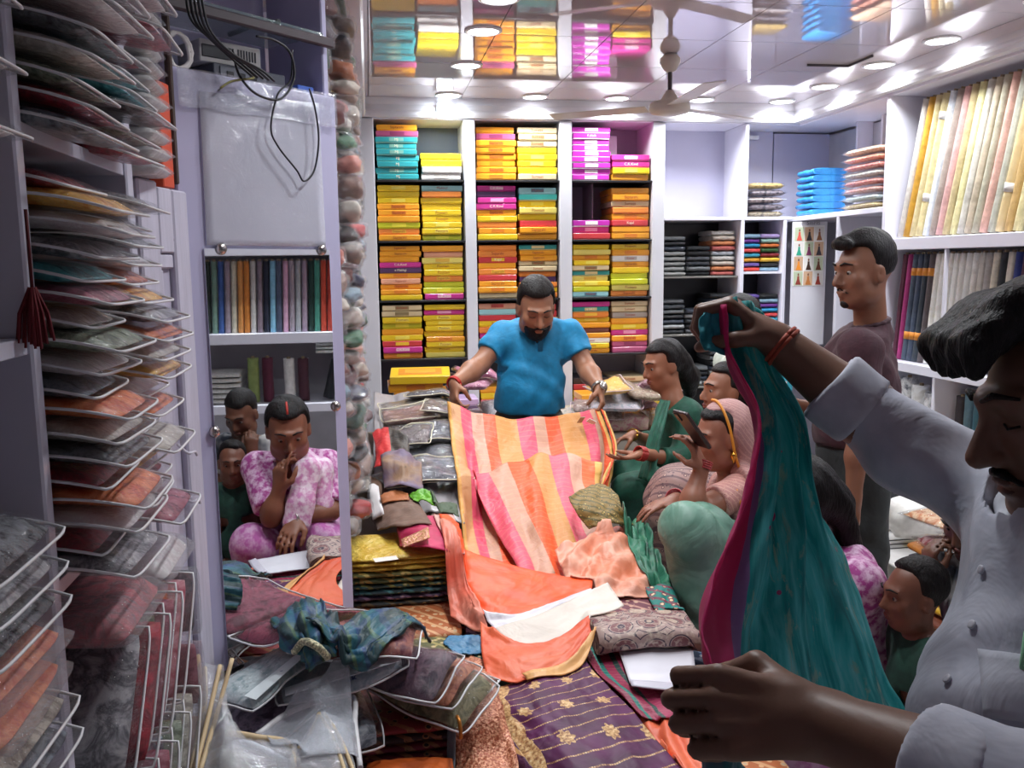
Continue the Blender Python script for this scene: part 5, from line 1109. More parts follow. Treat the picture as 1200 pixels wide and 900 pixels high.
# ================================================================== PEOPLE: smooth-union distance fields turned into continuous meshes
def V3(*a): return np.array(a if len(a) > 1 else a[0], float)
def nrm(v): v = np.asarray(v, float); return v / (np.linalg.norm(v) + 1e-12)
class Field:
    def __init__(s, h=.009): s.h = h; s.p = []; s.folds = None; s.post = []
    def rc(s, a, b, ra, rb, k=.02, flat=None, op='+'):
        a, b = V3(a), V3(b); r = max(ra, rb) * (1.0 if flat is None else max(1, flat[1]))
        s.p.append(('rc', op, k, np.minimum(a, b) - r, np.maximum(a, b) + r, (a, b, ra, rb, flat))); return s
    def el(s, c, r, ax=None, k=.02, op='+'):
        c, r = V3(c), V3(r); m = max(r)
        s.p.append(('el', op, k, c - m, c + m, (c, r, np.eye(3) if ax is None else np.array(ax, float)))); return s
    def bx(s, c, hf, ax=None, k=.01, rd=.005, op='+'):
        c, hf = V3(c), V3(hf); m = np.linalg.norm(hf)
        s.p.append(('bx', op, k, c - m, c + m, (c, hf, np.eye(3) if ax is None else np.array(ax, float), rd))); return s
    def chain(s, pts, rs, k=.02, op='+', flat=None):
        for i in range(len(pts) - 1): s.rc(pts[i], pts[i+1], rs[i], rs[i+1], k, flat, op)
        return s
    def cut(s, pt, n, R=.3, k=.006):
        pt = V3(pt); s.p.append(('cut', '-', k, pt - R, pt + R, (pt, nrm(n), R))); return s
    def build(s, name, mat, parent=None, inv=None):
        h = s.h
        plus = [q for q in s.p if q[1] == '+']
        lo = np.min([q[3] for q in plus], 0) - 4 * h - .02; hi = np.max([q[4] for q in plus], 0) + 4 * h + .02
        n = np.ceil((hi - lo) / h).astype(int) + 1
        D = np.full(n, .12)
        axs = [lo[i] + h * np.arange(n[i]) for i in range(3)]
        for typ, op, k, a, b, d in s.p:
            m = .06 + k if typ != 'cut' else 0
            i0 = np.clip(np.floor((a - m - lo) / h).astype(int), 0, n - 1); i1 = np.clip(np.ceil((b + m - lo) / h).astype(int) + 1, 1, n)
            if (i1 <= i0).any(): continue
            sl = tuple(slice(i0[i], i1[i]) for i in range(3))
            X, Y, Z = np.meshgrid(*[axs[i][sl[i]] for i in range(3)], indexing='ij'); P = np.stack([X, Y, Z], -1)
            if typ == 'rc':
                A, B, ra, rb, flat = d; ba = B - A; L = max(1e-9, ba @ ba)
                t = np.clip(((P - A) @ ba) / L, 0, 1); q = P - A - t[..., None] * ba
                if flat is not None:
                    w, f = flat; w = nrm(w); q = q + w * ((q @ w) * (1 / f - 1))[..., None]
                v = np.linalg.norm(q, axis=-1) - (ra + (rb - ra) * t)
            elif typ == 'el':
                c, r, ax = d; q = (P - c) @ ax.T; k0 = np.linalg.norm(q / r, axis=-1); k1 = np.linalg.norm(q / r ** 2, axis=-1) + 1e-9
                v = k0 * (k0 - 1) / k1
            elif typ == 'bx':
                c, hf, ax, rd = d; q = np.abs((P - c) @ ax.T) - hf + rd
                v = np.linalg.norm(np.maximum(q, 0), axis=-1) + np.minimum(q.max(-1), 0) - rd
            else:
                c, nn, R = d; v = -((P - c) @ nn); v = np.where(np.linalg.norm(P - c, axis=-1) < R, v, 1.0)
            o = D[sl]
            if op == '+':
                hh = np.maximum(k - np.abs(o - v), 0) / max(k, 1e-6); D[sl] = np.minimum(o, v) - hh * hh * k * .25
            else:
                hh = np.maximum(k - np.abs(o + v), 0) / max(k, 1e-6); D[sl] = np.maximum(o, -v) + hh * hh * k * .25
        if s.folds:
            amp, f, g = s.folds; X, Y, Z = np.meshgrid(*axs, indexing='ij')
            w = np.sin(f[0] * X + f[1] * Y + f[2] * Z + 2.2 * np.sin(g[0] * X + g[1] * Y + g[2] * Z)) + .6 * np.sin(1.9 * f[2] * X - 1.7 * f[0] * Z + 1.5 * f[1] * Y + 1.4 * np.sin(1.3 * g[1] * X + g[0] * Z))
            D = D + amp * w * .6
        V, F = surface_nets(D, lo, h)
        me = bpy.data.meshes.new(name); me.from_pydata(V.tolist(), [], F.tolist())
        return finish(name, me, mat, parent, True)
def surface_nets(D, lo, h):
    S = D < 0; nx, ny, nz = D.shape
    cs = np.zeros((nx-1, ny-1, nz-1), np.int8)
    for i in (0, 1):
        for j in (0, 1):
            for k in (0, 1): cs += S[i:nx-1+i, j:ny-1+j, k:nz-1+k]
    act = (cs > 0) & (cs < 8); idx = np.argwhere(act); vid = np.full(act.shape, -1, np.int64); vid[act] = np.arange(len(idx))
    acc = np.zeros((len(idx), 3)); cnt = np.zeros(len(idx)); i, j, k = idx.T
    cor = [(a, b, c) for a in (0, 1) for b in (0, 1) for c in (0, 1)]
    for a in cor:
        for ax in range(3):
            if a[ax]: continue
            b = list(a); b[ax] = 1
            d0 = D[i+a[0], j+a[1], k+a[2]]; d1 = D[i+b[0], j+b[1], k+b[2]]; cr = (d0 < 0) != (d1 < 0)
            t = np.where(cr, d0 / np.where(cr, d0 - d1, 1), 0)
            p = np.stack([np.full(len(idx), a[q], float) for q in range(3)], 1); p[:, ax] += t
            acc[cr] += p[cr]; cnt[cr] += 1
    V = lo + h * (idx + acc / cnt[:, None])
    F = []
    for ax in range(3):
        u, v = [(1, 2), (2, 0), (0, 1)][ax]
        s0 = [slice(None)] * 3; s1 = [slice(None)] * 3; s0[ax] = slice(0, -1); s1[ax] = slice(1, None)
        A, B = S[tuple(s0)], S[tuple(s1)]; e = np.argwhere(A != B)
        ok = (e[:, u] > 0) & (e[:, v] > 0) & (e[:, u] < D.shape[u] - 1) & (e[:, v] < D.shape[v] - 1); e = e[ok]
        def c(du, dv):
            q = e.copy(); q[:, u] -= du; q[:, v] -= dv; return vid[q[:, 0], q[:, 1], q[:, 2]]
        f = np.stack([c(1, 1), c(0, 1), c(0, 0), c(1, 0)], 1); fl = ~A[e[:, 0], e[:, 1], e[:, 2]]
        f[fl] = f[fl][:, ::-1]; F.append(f)
    F = np.concatenate(F); return V, F[(F >= 0).all(1)]
def frame(F, U):
    F = nrm(F); U = V3(U); U = nrm(U - (U @ F) * F); R = np.cross(F, U); return R, F, U
def A3(v): return V3(*v)
class Head:
    def __init__(s, c, F, U, H=.235, wide=1.0): s.c = A3(c); s.R, s.F, s.U = frame(F, U); s.k = H / .23; s.w = wide
    def P(s, x, y, z): return s.c + s.k * (x * s.w * s.R + y * s.F + z * s.U)
    def ax(s): return [s.R, s.F, s.U]
    def skin(s, B, nose=1.0, child=False):
        k = s.k; E = lambda c, r, kk=.02, op='+': B.el(s.P(*c), [q * k for q in (r[0] * s.w, r[1], r[2])], s.ax(), kk * k, op)
        E((0, -.012, .03), (.074, .094, .085)); E((0, .026, -.03), (.060, .066, .082), .03)
        E((0, .048, -.094), (.036, .034, .025), .03)
        for q in (-1, 1):
            E((q * .040, .058, -.022), (.026, .024, .026), .02); E((q * .05, .02, -.07), (.022, .035, .03), .03)
            E((q * .077, -.006, -.008), (.011, .021, .032), .008); E((q * .086, .0, -.006), (.006, .010, .018), .006, '-')
            E((q * .031, .100, .007), (.018, .016, .011), .010, '-')
            E((q * .031, .0735, .0145), (.017, .0135, .010), .006)
            B.rc(s.P(q * .008, .092, .028), s.P(q * .048, .074, .030), .009 * k, .006 * k, .014 * k)
        B.rc(s.P(0, .086, .018), s.P(0, .104 + .008 * nose, -.030), .008 * k, .0125 * k * nose, .014 * k)
        for q in (-1, 1): E((q * .012, .096, -.036), (.0085, .010, .008), .008)
        E((0, .090, -.060), (.024, .010, .0062), .006); E((0, .088, -.072), (.020, .010, .0068), .006)
        return B
    def details(s, parent, brow='1a1210', lids=.5, eye=True, lip=None):
        k = s.k
        for q in (-1, 1):
            if not eye: tube('eyelid_line', [s.P(q * .018, .0865, .002), s.P(q * .031, .0895, -.001), s.P(q * .045, .083, .002)], .0014 * k, hair_mat('#' + brow), parent, 5)
            if eye:
                bm = bmesh.new(); bmesh.ops.create_uvsphere(bm, u_segments=14, v_segments=10, radius=.0115 * k)
                e = finish('eye', bm_mesh(bm), plain('9a8c82', .25), parent, True); e.location = s.P(q * .031, .0755, .005 - .003 * lids)
                bm = bmesh.new(); bmesh.ops.create_uvsphere(bm, u_segments=12, v_segments=8, radius=.0074 * k)
                e2 = finish('iris', bm_mesh(bm), plain('1d120e', .15), e, True); e2.location = s.F * .0052 * k - s.U * .002 * k * lids
            tube('eyebrow', [s.P(q * .012, .101, .030), s.P(q * .03, .096, .036), s.P(q * .052, .080, .030)], [.0028 * k, .004 * k, .0018 * k], hair_mat('#' + brow), parent, 6)
        if lip: 
            B = Field(.0035); B.el(s.P(0, .0925, -.060), [.022 * k, .0085 * k, .0055 * k], s.ax(), .004); B.el(s.P(0, .0905, -.071), [.0185 * k, .0085 * k, .006 * k], s.ax(), .004); B.build('lips', skin(lip), parent)
    def hair(s, parent, mat=None, h=.007, top=.012, front=.045, side=-.03, volume=0.0, fringe=None, extra=None, folds=(.0025, (60, 50, 30), (25, 18, 30))):
        k = s.k; B = Field(h)
        B.el(s.P(0, -.016, .036 + volume / 2), [(.074 + top) * k * s.w, (.094 + top) * k, (.085 + top + volume / 2) * k], s.ax(), .01)
        B.bx(s.P(0, .10, -.08 + front), [.14 * k, .085 * k, .10 * k], s.ax(), .02, .02, '-')                # opens the face
        B.bx(s.P(0, .0, -.14 + side), [.16 * k, .16 * k, .11 * k], s.ax(), .015, .01, '-')                   # hairline behind the ears
        for q in (-1, 1): B.el(s.P(q * .09, .01, -.012), [.03 * k, .03 * k, .036 * k], s.ax(), .008, '-')
        if fringe:
            for a, b, ra, rb in fringe: B.rc(s.P(*a), s.P(*b), ra * k, rb * k, .015)
        if extra: extra(B, s)
        B.folds = folds
        return B.build('hair', mat or hair_mat(), parent)
    def beard(s, parent, mat, full=True, th=1.0):
        k = s.k; B = Field(.005)
        if full:
            B.el(s.P(0, .03, -.058), [.064 * k * s.w, .068 * k, .064 * k], s.ax(), .01); B.el(s.P(0, .052, -.098), [.044 * k, .04 * k, .034 * k], s.ax(), .02)
            B.bx(s.P(0, .06, .03), [.045 * k, .1 * k, .085 * k], s.ax(), .012, .01, '-'); B.bx(s.P(0, -.09, -.05), [.1 * k, .1 * k, .2 * k], s.ax(), .01, .01, '-')
            B.el(s.P(0, .096, -.064), [.021 * k, .02 * k, .009 * k], s.ax(), .006, '-'); B.bx(s.P(0, .0, .075), [.2 * k, .2 * k, .085 * k], s.ax(), .02, .01, '-')
        for q in (-1, 1): B.rc(s.P(q * .004, .099, -.049), s.P(q * .029, .084, -.064), .0065 * k * th, .0045 * k * th, .004)
        B.folds = (.0015, (120, 110, 130), (60, 40, 50)); return B.build('beard' if full else 'moustache', mat, parent)
def hand(B, wr, D, N, S, curl=(.4, .5, .4), thumb=(.5, .4), s=1.0, k=.006, spread=.06, curls=None):
    """hand from the wrist: D finger direction, N where the palm faces, S the thumb side"""
    wr = A3(wr); D = nrm(D); N = nrm(V3(N) - (V3(N) @ D) * D); S = nrm(V3(S) - (V3(S) @ D) * D - (V3(S) @ N) * N)
    offs = [.0312, .0106, -.0100, -.0298]; kn = [.088, .092, .087, .077]; ln = [(.042, .025, .020), (.046, .029, .021), (.043, .027, .020), (.034, .020, .018)]
    B.rc(wr - D * .012 * s, wr + D * .03 * s, .025 * s, .027 * s, .02, (N, .72))
    for i in range(4):
        b = wr + (D * .016 + S * offs[i] * .55) * s; q = wr + (D * kn[i] + S * offs[i]) * s
        B.rc(b, q, .0145 * s, .0102 * s, .008)
        cu = curls[i] if curls else curl; p = q; ang = 0; sd = nrm(D + S * spread * (1.5 - i))
        for j in range(3):
            ang += cu[j]; d = sd * math.cos(ang) + N * math.sin(ang); e = p + d * ln[i][j] * s
            B.rc(p, e, (.0094 - .0007 * j) * s, (.0090 - .0010 * j) * s, k * .4); p = e
    a = wr + (D * .022 + S * .024 + N * .006) * s; d1 = nrm(D * .62 + S * .62 + N * .35 * thumb[0] * 2)
    b = a + d1 * .042 * s; d2 = nrm(D * (1 - thumb[1] * .4) + S * (.25 - thumb[1] * .7) + N * thumb[1] * 1.1); c = b + d2 * .034 * s; e = c + nrm(d2 + N * .25 * thumb[1] - S * .15) * .026 * s
    B.rc(a, b, .0145 * s, .0118 * s, .014); B.rc(b, c, .0118 * s, .0104 * s, .005); B.rc(c, e, .0104 * s, .0085 * s, .004)
    return B
def arm(B, sh, el, wr, r=(.046, .040, .034, .025), k=.025):
    sh, el, wr = A3(sh), A3(el), A3(wr); m = sh * .55 + el * .45; f = el * .65 + wr * .35
    B.rc(sh, m, r[0], r[0] * .96, k).rc(m, el, r[0] * .96, r[1] * .92, k).rc(el, f, r[1] * .95, r[2] * 1.12, k).rc(f, wr, r[2] * 1.12, r[3], k); return B
def bangles(parent, wr, d, r, n, mat, step=.007, th=.0022, name='bangle'):
    wr = A3(wr); d = nrm(d); a = nrm(np.cross(d, V3(.3, .5, .8))); b = np.cross(d, a)
    for i in range(n):
        c = wr - d * step * i
        tube(name, [c + (a * math.cos(t) + b * math.sin(t)) * r for t in np.linspace(0, 2 * PI, 21)], th, mat, parent, 6)
def person(label, cat='person'): return empty('person', (0, 0, 0), (0, 0, 0), label, cat)
GOLDM = plain('d8a848', .25, .05, 1.0)
# ------------------------------------------------------------------ salesman in the blue polo shirt
def blue_man():
    r = person('bearded man in a blue polo shirt holding up the striped sari'); sk = skin('#a87458')
    j = lambda px, py, Y: A3(at(px, py, Y=Y))
    hd = Head(j(628, 361, 4.06), (0.02, -.88, -.42), (0, -.4, .9), .245, 1.02)
    neck0 = j(627, 384, 4.17); chest = j(625, 412, 4.19); belly = j(622, 452, 4.15); pel = j(620, 488, 4.2)
    sL, sR = j(588, 393, 4.19), j(668, 391, 4.19); eL, eR = j(562, 428, 4.10), j(687, 431, 4.10); wL, wR = j(533, 449, 3.93), j(702, 454, 3.93)
    B = Field(.008); hd.skin(B); B.rc(neck0, hd.P(0, -.01, -.06), .062, .058, .03)
    B.rc(sL, sR, .055, .055, .04); B.el(chest, (.14, .09, .13), k=.04); B.el(belly, (.13, .10, .13), k=.04); B.el(pel, (.135, .10, .11), k=.04)
    for s_, e_, w_, q in ((sL, eL, wL, -1), (sR, eR, wR, 1)):
        arm(B, s_, e_, w_, (.052, .046, .042, .029))
        d = nrm(V3(-.25 * (-q) * -1, -.55, -.75)); hand(B, w_, V3(q * .12, -.45, -.85), V3(-q * .9, .35, -.2), V3(0, -.9, .4), (.7, .9, .6), (.8, .8), .92)
    for q in (-1, 1): hip = pel + V3(q * .08, 0, -.03); B.rc(hip, V3(hip[0] + q * .02, 4.22, .48), .085, .058, .03); B.rc(V3(hip[0] + q * .02, 4.22, .48), V3(hip[0] + q * .03, 4.24, .09), .056, .036, .03); B.rc(V3(hip[0] + q * .03, 4.24, .05), V3(hip[0] + q * .04, 4.10, .035), .036, .03, .02)
    B.build('body', sk, r)
    S = Field(.008); S.rc(sL, sR, .066, .066, .04); S.el(chest, (.168, .122, .16), k=.08); S.el(belly + V3(0, .015, -.01), (.166, .138, .16), k=.09); S.el(pel + V3(0, 0, .03), (.164, .138, .14), k=.08)
    S.rc(neck0 - V3(0, 0, .02), neck0 + V3(0, -.012, .03), .078, .066, .02)
    for s_, e_ in ((sL, eL), (sR, eR)):
        m = s_ + (e_ - s_) * .62; S.rc(s_, m, .066, .068, .03); S.cut(m, e_ - s_, .12)
    S.cut(j(620, 480, 4.15), (0, 0.12, -1), .35); S.cut(neck0 + V3(0, -.02, .035), V3(0, -.35, 1), .12)
    S.rc(neck0 + V3(0, -.02, .1), neck0 + V3(0, -.02, -.0), .058, .056, .01, None, '-'); S.el(neck0 + V3(0, -.085, -.02), (.022, .05, .05), k=.01, op='-')
    S.folds = (.0055, (18, 26, 34), (9, 7, 14)); S.build('polo_shirt', cloth('#0a86b8', '#0b7aa8', 30, .7), r)
    # collar wings and placket
    for q in (-1, 1):
        C_ = Field(.006); C_.chain([neck0 + V3(q * .060, .0, .035), neck0 + V3(q * .052, -.055, .012), neck0 + V3(q * .022, -.088, -.035)], [.016, .018, .009], .01, '+', (V3(q * .5, -.8, .3), .45)); C_.build('collar', cloth('#0a7cac', None, 30, .7), r)
    box('placket', tuple(neck0 + V3(.004, -.112, -.085)), (.024, .006, .075), cloth('#0d6d98', None, 30, .7), r, .002, (.35, 0, 0))
    T = Field(.009)
    T.el(pel + V3(0, 0, -.02), (.158, .128, .12), k=.04)
    for q in (-1, 1): hip = pel + V3(q * .08, 0, -.03); T.rc(hip, V3(hip[0] + q * .02, 4.22, .5), .096, .075, .03); T.rc(V3(hip[0] + q * .02, 4.22, .5), V3(hip[0] + q * .03, 4.24, .09), .075, .058, .03)
    T.folds = (.003, (20, 20, 30), (9, 7, 14)); T.build('trousers', cloth('#6a625f', None, 30, .8), r)
    hd.hair(r, hair_mat('#17120f'), front=.062, side=-.012, top=.010, volume=.016); hd.beard(r, hair_mat('#120d0b')); hd.details(r, lids=1.3, eye=False)
    bangles(r, wR, eR - wR, .034, 2, plain('b8b4ac', .25, .05, .9), .009, .005, 'watch_band'); lathe('watch_face', [(.019, 0), (.019, .006), (.016, .009), (.001, .009)], plain('c9c6c0', .2, .05, .8), r, tuple(wR + V3(.01, -.036, .012)), 16).rotation_euler = (1.2, 0, .3)
    bangles(r, wL, eL - wL, .033, 3, plain('b82a22', .7), .006, .004, 'red_thread')
blue_man()
# ------------------------------------------------------------------ man in the maroon t-shirt
def maroon_man():
    r = person('short-haired man in a maroon t-shirt standing by the fabric rolls'); sk = skin('#8a5c46')
    j = lambda px, py, Y: A3(at(px, py, Y=Y))
    F = V3(-.97, .02, 0); hd = Head(j(1012, 319, 3.0), (-.98, -.12, -.06), (-.05, 0, 1), .25)
    neck0 = j(1021, 376, 3.03); chest = j(1003, 445, 3.05); pel = V3(chest[0] + .02, 3.08, .92)
    sN = j(1008, 410, 2.87); sF = j(1000, 402, 3.22); eN = j(1006, 508, 2.82); wN = j(1000, 586, 2.80); eF = sF + V3(-.03, .06, -.3); wF = eF + V3(-.22, -.02, .06)
    B = Field(.009); hd.skin(B); B.rc(neck0 - V3(0, 0, .04), hd.P(0, -.02, -.06), .060, .056, .03); B.rc(sN, sF, .055, .055, .04); B.el(chest, (.10, .15, .17), k=.05); B.el(pel, (.105, .14, .13), k=.05)
    arm(B, sN, eN, wN); hand(B, wN, (-.15, 0, -1), (.1, .9, 0), (-1, 0, -.1), (.3, .3, .2)); arm(B, sF, eF, wF); hand(B, wF, (-.9, 0, .1), (0, -.9, 0), (0, 0, 1), (.4, .4, .3))
    for q in (-1, 1): hip = pel + V3(0, q * .08, -.04); B.rc(hip, V3(hip[0], hip[1] + q * .02, .48), .085, .058, .03); B.rc(V3(hip[0], hip[1] + q * .02, .48), V3(hip[0] + .02, hip[1] + q * .03, .08), .056, .038, .03); B.rc(V3(hip[0] + .02, hip[1] + q * .03, .04), V3(hip[0] - .13, hip[1] + q * .03, .03), .036, .03, .02)
    B.build('body', sk, r)
    S = Field(.009); S.rc(sN, sF, .07, .07, .05); S.el(chest, (.135, .18, .19), k=.06); S.el(chest * .45 + pel * .55, (.135, .17, .2), k=.06); S.el(pel + V3(0, 0, .02), (.135, .165, .13), k=.05)
    for s_, e_ in ((sN, eN), (sF, eF)):
        m = s_ + (e_ - s_) * .75; S.rc(s_, m, .070, .072, .03); S.cut(m, e_ - s_, .12)
    S.rc(neck0 - V3(0, 0, .05), neck0 + V3(0, 0, -.005), .085, .07, .03); S.cut(neck0 + V3(-.01, 0, .004), (-.25, 0, 1), .12); S.cut(pel - V3(0, 0, .02), (0, 0, -1), .35)
    S.folds = (.007, (16, 20, 22), (8, 9, 12)); S.build('t_shirt', cloth('#46242e', '#3c1e28', 30, .8), r)
    C_ = Field(.006); c = neck0 + V3(-.006, 0, -.008)
    C_.chain([c + V3(.066 * math.cos(t), .066 * math.sin(t), .016 * math.cos(t)) for t in np.linspace(0, 2 * PI, 15)], [.0085] * 15, .006); C_.build('neck_rib', cloth('#3a1c26', None, 30, .8), r)
    T = Field(.010); T.el(pel - V3(0, 0, .04), (.125, .155, .12), k=.04)
    for q in (-1, 1): hip = pel + V3(0, q * .08, -.04); T.rc(hip, V3(hip[0], hip[1] + q * .02, .5), .10, .085, .03); T.rc(V3(hip[0], hip[1] + q * .02, .5), V3(hip[0] + .02, hip[1] + q * .03, .07), .085, .07, .03)
    T.folds = (.004, (20, 20, 26), (9, 7, 14)); T.build('trousers', cloth('#2b2f30', None, 30, .85), r)
    def ex(B_, h):
        B_.rc(h.P(-.03, .085, .098), h.P(.03, .085, .098), .02, .02, .02); B_.rc(h.P(0, .02, .115), h.P(0, .09, .105), .03, .022, .02)
    hd.hair(r, hair_mat('#120f10'), front=.066, side=.018, top=.008, volume=.022, extra=ex); hd.beard(r, hair_mat('#1a1210'), False, .55); hd.details(r, lids=.4)
    B2 = Field(.005); B2.el(hd.P(0, .074, -.100), [.022, .016, .018], hd.ax(), .01); B2.folds = (.001, (120, 110, 130), (60, 40, 50)); B2.build('goatee', hair_mat('#241814'), r)
maroon_man()
# ------------------------------------------------------------------ seated women
def seated(r, hd, neck0, sN, sF, hip, knN, knF, ftN, ftF, sk, bodyc, trou, torso=(.11, .15, .15), h=.009, arms=(), top_mat=None, leg_mat=None, sleeve=.62, top_name='kameez', folds=.004, skirt=None, hipw=.175):
    chest = (sN + sF) / 2 * .82 + hip * .18 + V3(0, 0, -.02)
    B = Field(h); hd.skin(B, .9); B.rc(neck0 - V3(0, 0, .03), hd.P(0, -.015, -.06), .050, .047, .03); B.rc(sN, sF, .045, .045, .04); B.el(chest, (torso[0] * .85, torso[1] * .85, .13), k=.04); B.el(hip, (.13, hipw - .025, .11), k=.04)
    for s_, e_, w_, hn in arms:
        arm(B, s_, e_, w_, (.042, .036, .032, .023)); hand(B, w_, *hn)
    for a, b, f in ((hip + (knN - knF) * .25, knN, ftN), (hip - (knN - knF) * .25, knF, ftF)):
        B.rc(a, b, .085, .055, .03); B.rc(b, f, .052, .034, .03); B.rc(f, f + V3(-.12, 0, -.02), .032, .025, .02)
    B.build('body', sk, r)
    S = Field(h); S.rc(sN, sF, .058, .058, .05); S.el(chest, (torso[0], torso[1], .155), k=.06); S.el(chest * .45 + hip * .55, (torso[0] * .95, torso[1] * .95, .17), k=.06); S.el(hip, (.16, hipw, .13), k=.06)
    for s_, e_, w_, hn in arms:
        if sleeve <= 1: m = s_ + (e_ - s_) * sleeve; S.rc(s_, m, .056, .058, .03); S.cut(m, e_ - s_, .1)
        else: m = e_ + (w_ - e_) * (sleeve - 1); S.rc(s_, e_, .056, .054, .03).rc(e_, m, .054, .048, .03); S.cut(m, w_ - e_, .09)
    if skirt:
        for a, b in ((hip + (knN - knF) * .25, knN), (hip - (knN - knF) * .25, knF)): S.rc(a, b, .115, .085, .05)
        if skirt > 1: S.rc(knN + V3(.02, 0, 0), knN * .35 + ftN * .65, .08, .09, .05).rc(knF + V3(.02, 0, 0), knF * .35 + ftF * .65, .08, .09, .05)
    S.el(neck0 + V3(-.05, 0, -.02), (.05, .045, .06), k=.015, op='-'); S.cut(neck0 + V3(0, 0, .012), (-.3, 0, 1), .1)
    S.folds = (folds, (17, 22, 26), (9, 8, 13)); S.build(top_name, top_mat, r)
    T = Field(h + .001)
    for a, b, f in ((hip + (knN - knF) * .25, knN, ftN), (hip - (knN - knF) * .25, knF, ftF)): T.rc(a, b, .10, .066, .05).rc(b, f + V3(0, 0, .05), .066, .06, .04)
    T.folds = (folds * 1.2, (19, 22, 24), (8, 9, 12)); T.build('trousers', leg_mat, r)
def green_woman():
    r = person('woman in a dark green kameez seated on the bench beside the striped sari'); sk = skin('#a06a50'); j = lambda px, py, Y: A3(at(px, py, Y=Y))
    hd = Head(j(777, 428, 3.820), (-.94, -.22, -.18), (-.12, 0, 1), .215); neck0 = j(789, 462, 3.780)
    sN, sF = j(806, 486, 3.700), j(786, 482, 3.920); hip = V3(1.44, 3.78, .58)
    knN, knF = j(737, 575, 3.620), j(735, 556, 3.800); ftN, ftF = V3(knN[0] + .06, 3.54, .13), V3(knF[0] + .06, 3.78, .12)
    eN, wN = j(800, 540, 3.620), j(754, 532, 3.520); eF, wF = j(772, 522, 3.980), j(742, 510, 3.860)
    arms = [(sN, eN, wN, ((-.96, -.1, -.16), (.1, .2, 1), (-.3, .8, .2), (.25, .3, .25), (.3, .3), .9)), (sF, eF, wF, ((-.95, -.2, -.2), (.3, -.3, -1), (.2, -.9, .3), (.5, .6, .4), (.6, .6), .9))]
    gm = cloth('#07503c', '#0a4434', 26, .7)
    seated(r, hd, neck0, sN, sF, hip, knN, knF, ftN, ftF, sk, None, None, (.115, .145, .15), .009, arms, gm, cloth('#083f32', None, 26, .75), 1.55, 'kameez', .0045, 1.0)
    sash = sheet('dupatta', [[(773, 468, 3.760), (786, 470, 3.640)], [(764, 500, 3.660), (776, 505, 3.560)], [(755, 530, 3.610), (770, 536, 3.520)], [(748, 560, 3.560), (764, 566, 3.480)]], cloth('#0c5c46', '#0a4a3a', 26, .6), None, nu=24, nv=10, amp=.006, parent=r, zmode='Y', rest=False, rip=(.004, 2.5, .2))
    def ex(B_, h): B_.el(h.P(0, -.10, -.01), [.055, .05, .06], h.ax(), .03); B_.chain([h.P(.01, -.12, -.03), h.P(.03, -.15, -.10), h.P(.04, -.15, -.18)], [.045, .05, .03], .03)
    hd.hair(r, hair_mat('#171314'), front=.055, side=-.03, top=.012, extra=ex); hd.details(r, lids=.8, lip='#8a4a44')
    bangles(r, wN, eN - wN, .030, 6, plain('b03a34', .35), .006, .0026); bangles(r, wF, eF - wF, .029, 2, GOLDM, .01, .002)
green_woman()
def back_woman():
    r = person('woman with earrings in brown dress with patterned shawl over her knees, behind the phone user'); sk = skin('#a06a50'); j = lambda px, py, Y: A3(at(px, py, Y=Y))
    hd = Head(j(850, 458, 3.36), (-.97, -.05, .04), (.02, 0, 1), .215); neck0 = j(862, 495, 3.37); sN, sF = j(872, 520, 3.27), j(862, 512, 3.49); hip = V3(1.60, 3.39, .55)
    knN, knF = j(788, 580, 3.19), j(784, 572, 3.33); ftN, ftF = V3(knN[0] + .05, 3.19, .12), V3(knF[0] + .05, 3.33, .12)
    eN, wN = j(850, 588, 3.20), j(808, 578, 3.16); eF, wF = sF + V3(-.06, .0, -.24), sF + V3(-.26, -.05, -.24)
    arms = [(sN, eN, wN, ((-.95, -.15, -.12), (0, -.1, -1), (-.2, .9, .1), (.15, .25, .2), (.3, .3), .9)), (sF, eF, wF, ((-.95, 0, -.1), (0, 0, -1), (-.2, -.9, 0), (.3, .3, .2), (.3, .3), .9))]
    seated(r, hd, neck0, sN, sF, hip, knN, knF, ftN, ftF, sk, None, None, (.11, .145, .15), .010, arms, cloth('#4a2a30', '#5a3438', 26, .7), cloth('#3a2428', None, 26, .75), .8, 'kameez', .004)
    K = Field(.009); K.rc(knN + V3(.02, -.01, .01), knF + V3(.02, .0, .01), .09, .09, .05); K.rc(knN + V3(.12, -.01, 0), knF + V3(.14, .02, 0), .11, .11, .05); K.rc(knN + V3(-.02, -.01, -.06), knN + V3(-.01, -.01, -.26), .085, .07, .05); K.rc(knF + V3(-.02, 0, -.06), knF + V3(-.01, 0, -.26), .085, .07, .05)
    K.folds = (.004, (17, 22, 26), (9, 8, 13)); K.build('patterned_shawl', printed('#9a7a74', '#5a4048', '#c8a898', 45.0), r)
    hd.hair(r, hair_mat('#171314'), front=.06, side=-.03, top=.012, extra=lambda B_, h: B_.el(h.P(0, -.10, -.03), [.05, .05, .06], h.ax(), .03)); hd.details(r, lids=.3, lip='#8a4a44')
    for q in (-1,): lathe('earring', [(.002, .012), (.009, .006), (.011, 0), (.009, -.006), (.002, -.012)], GOLDM, r, tuple(hd.P(q * .086, .0, -.045)), 12)
back_woman()
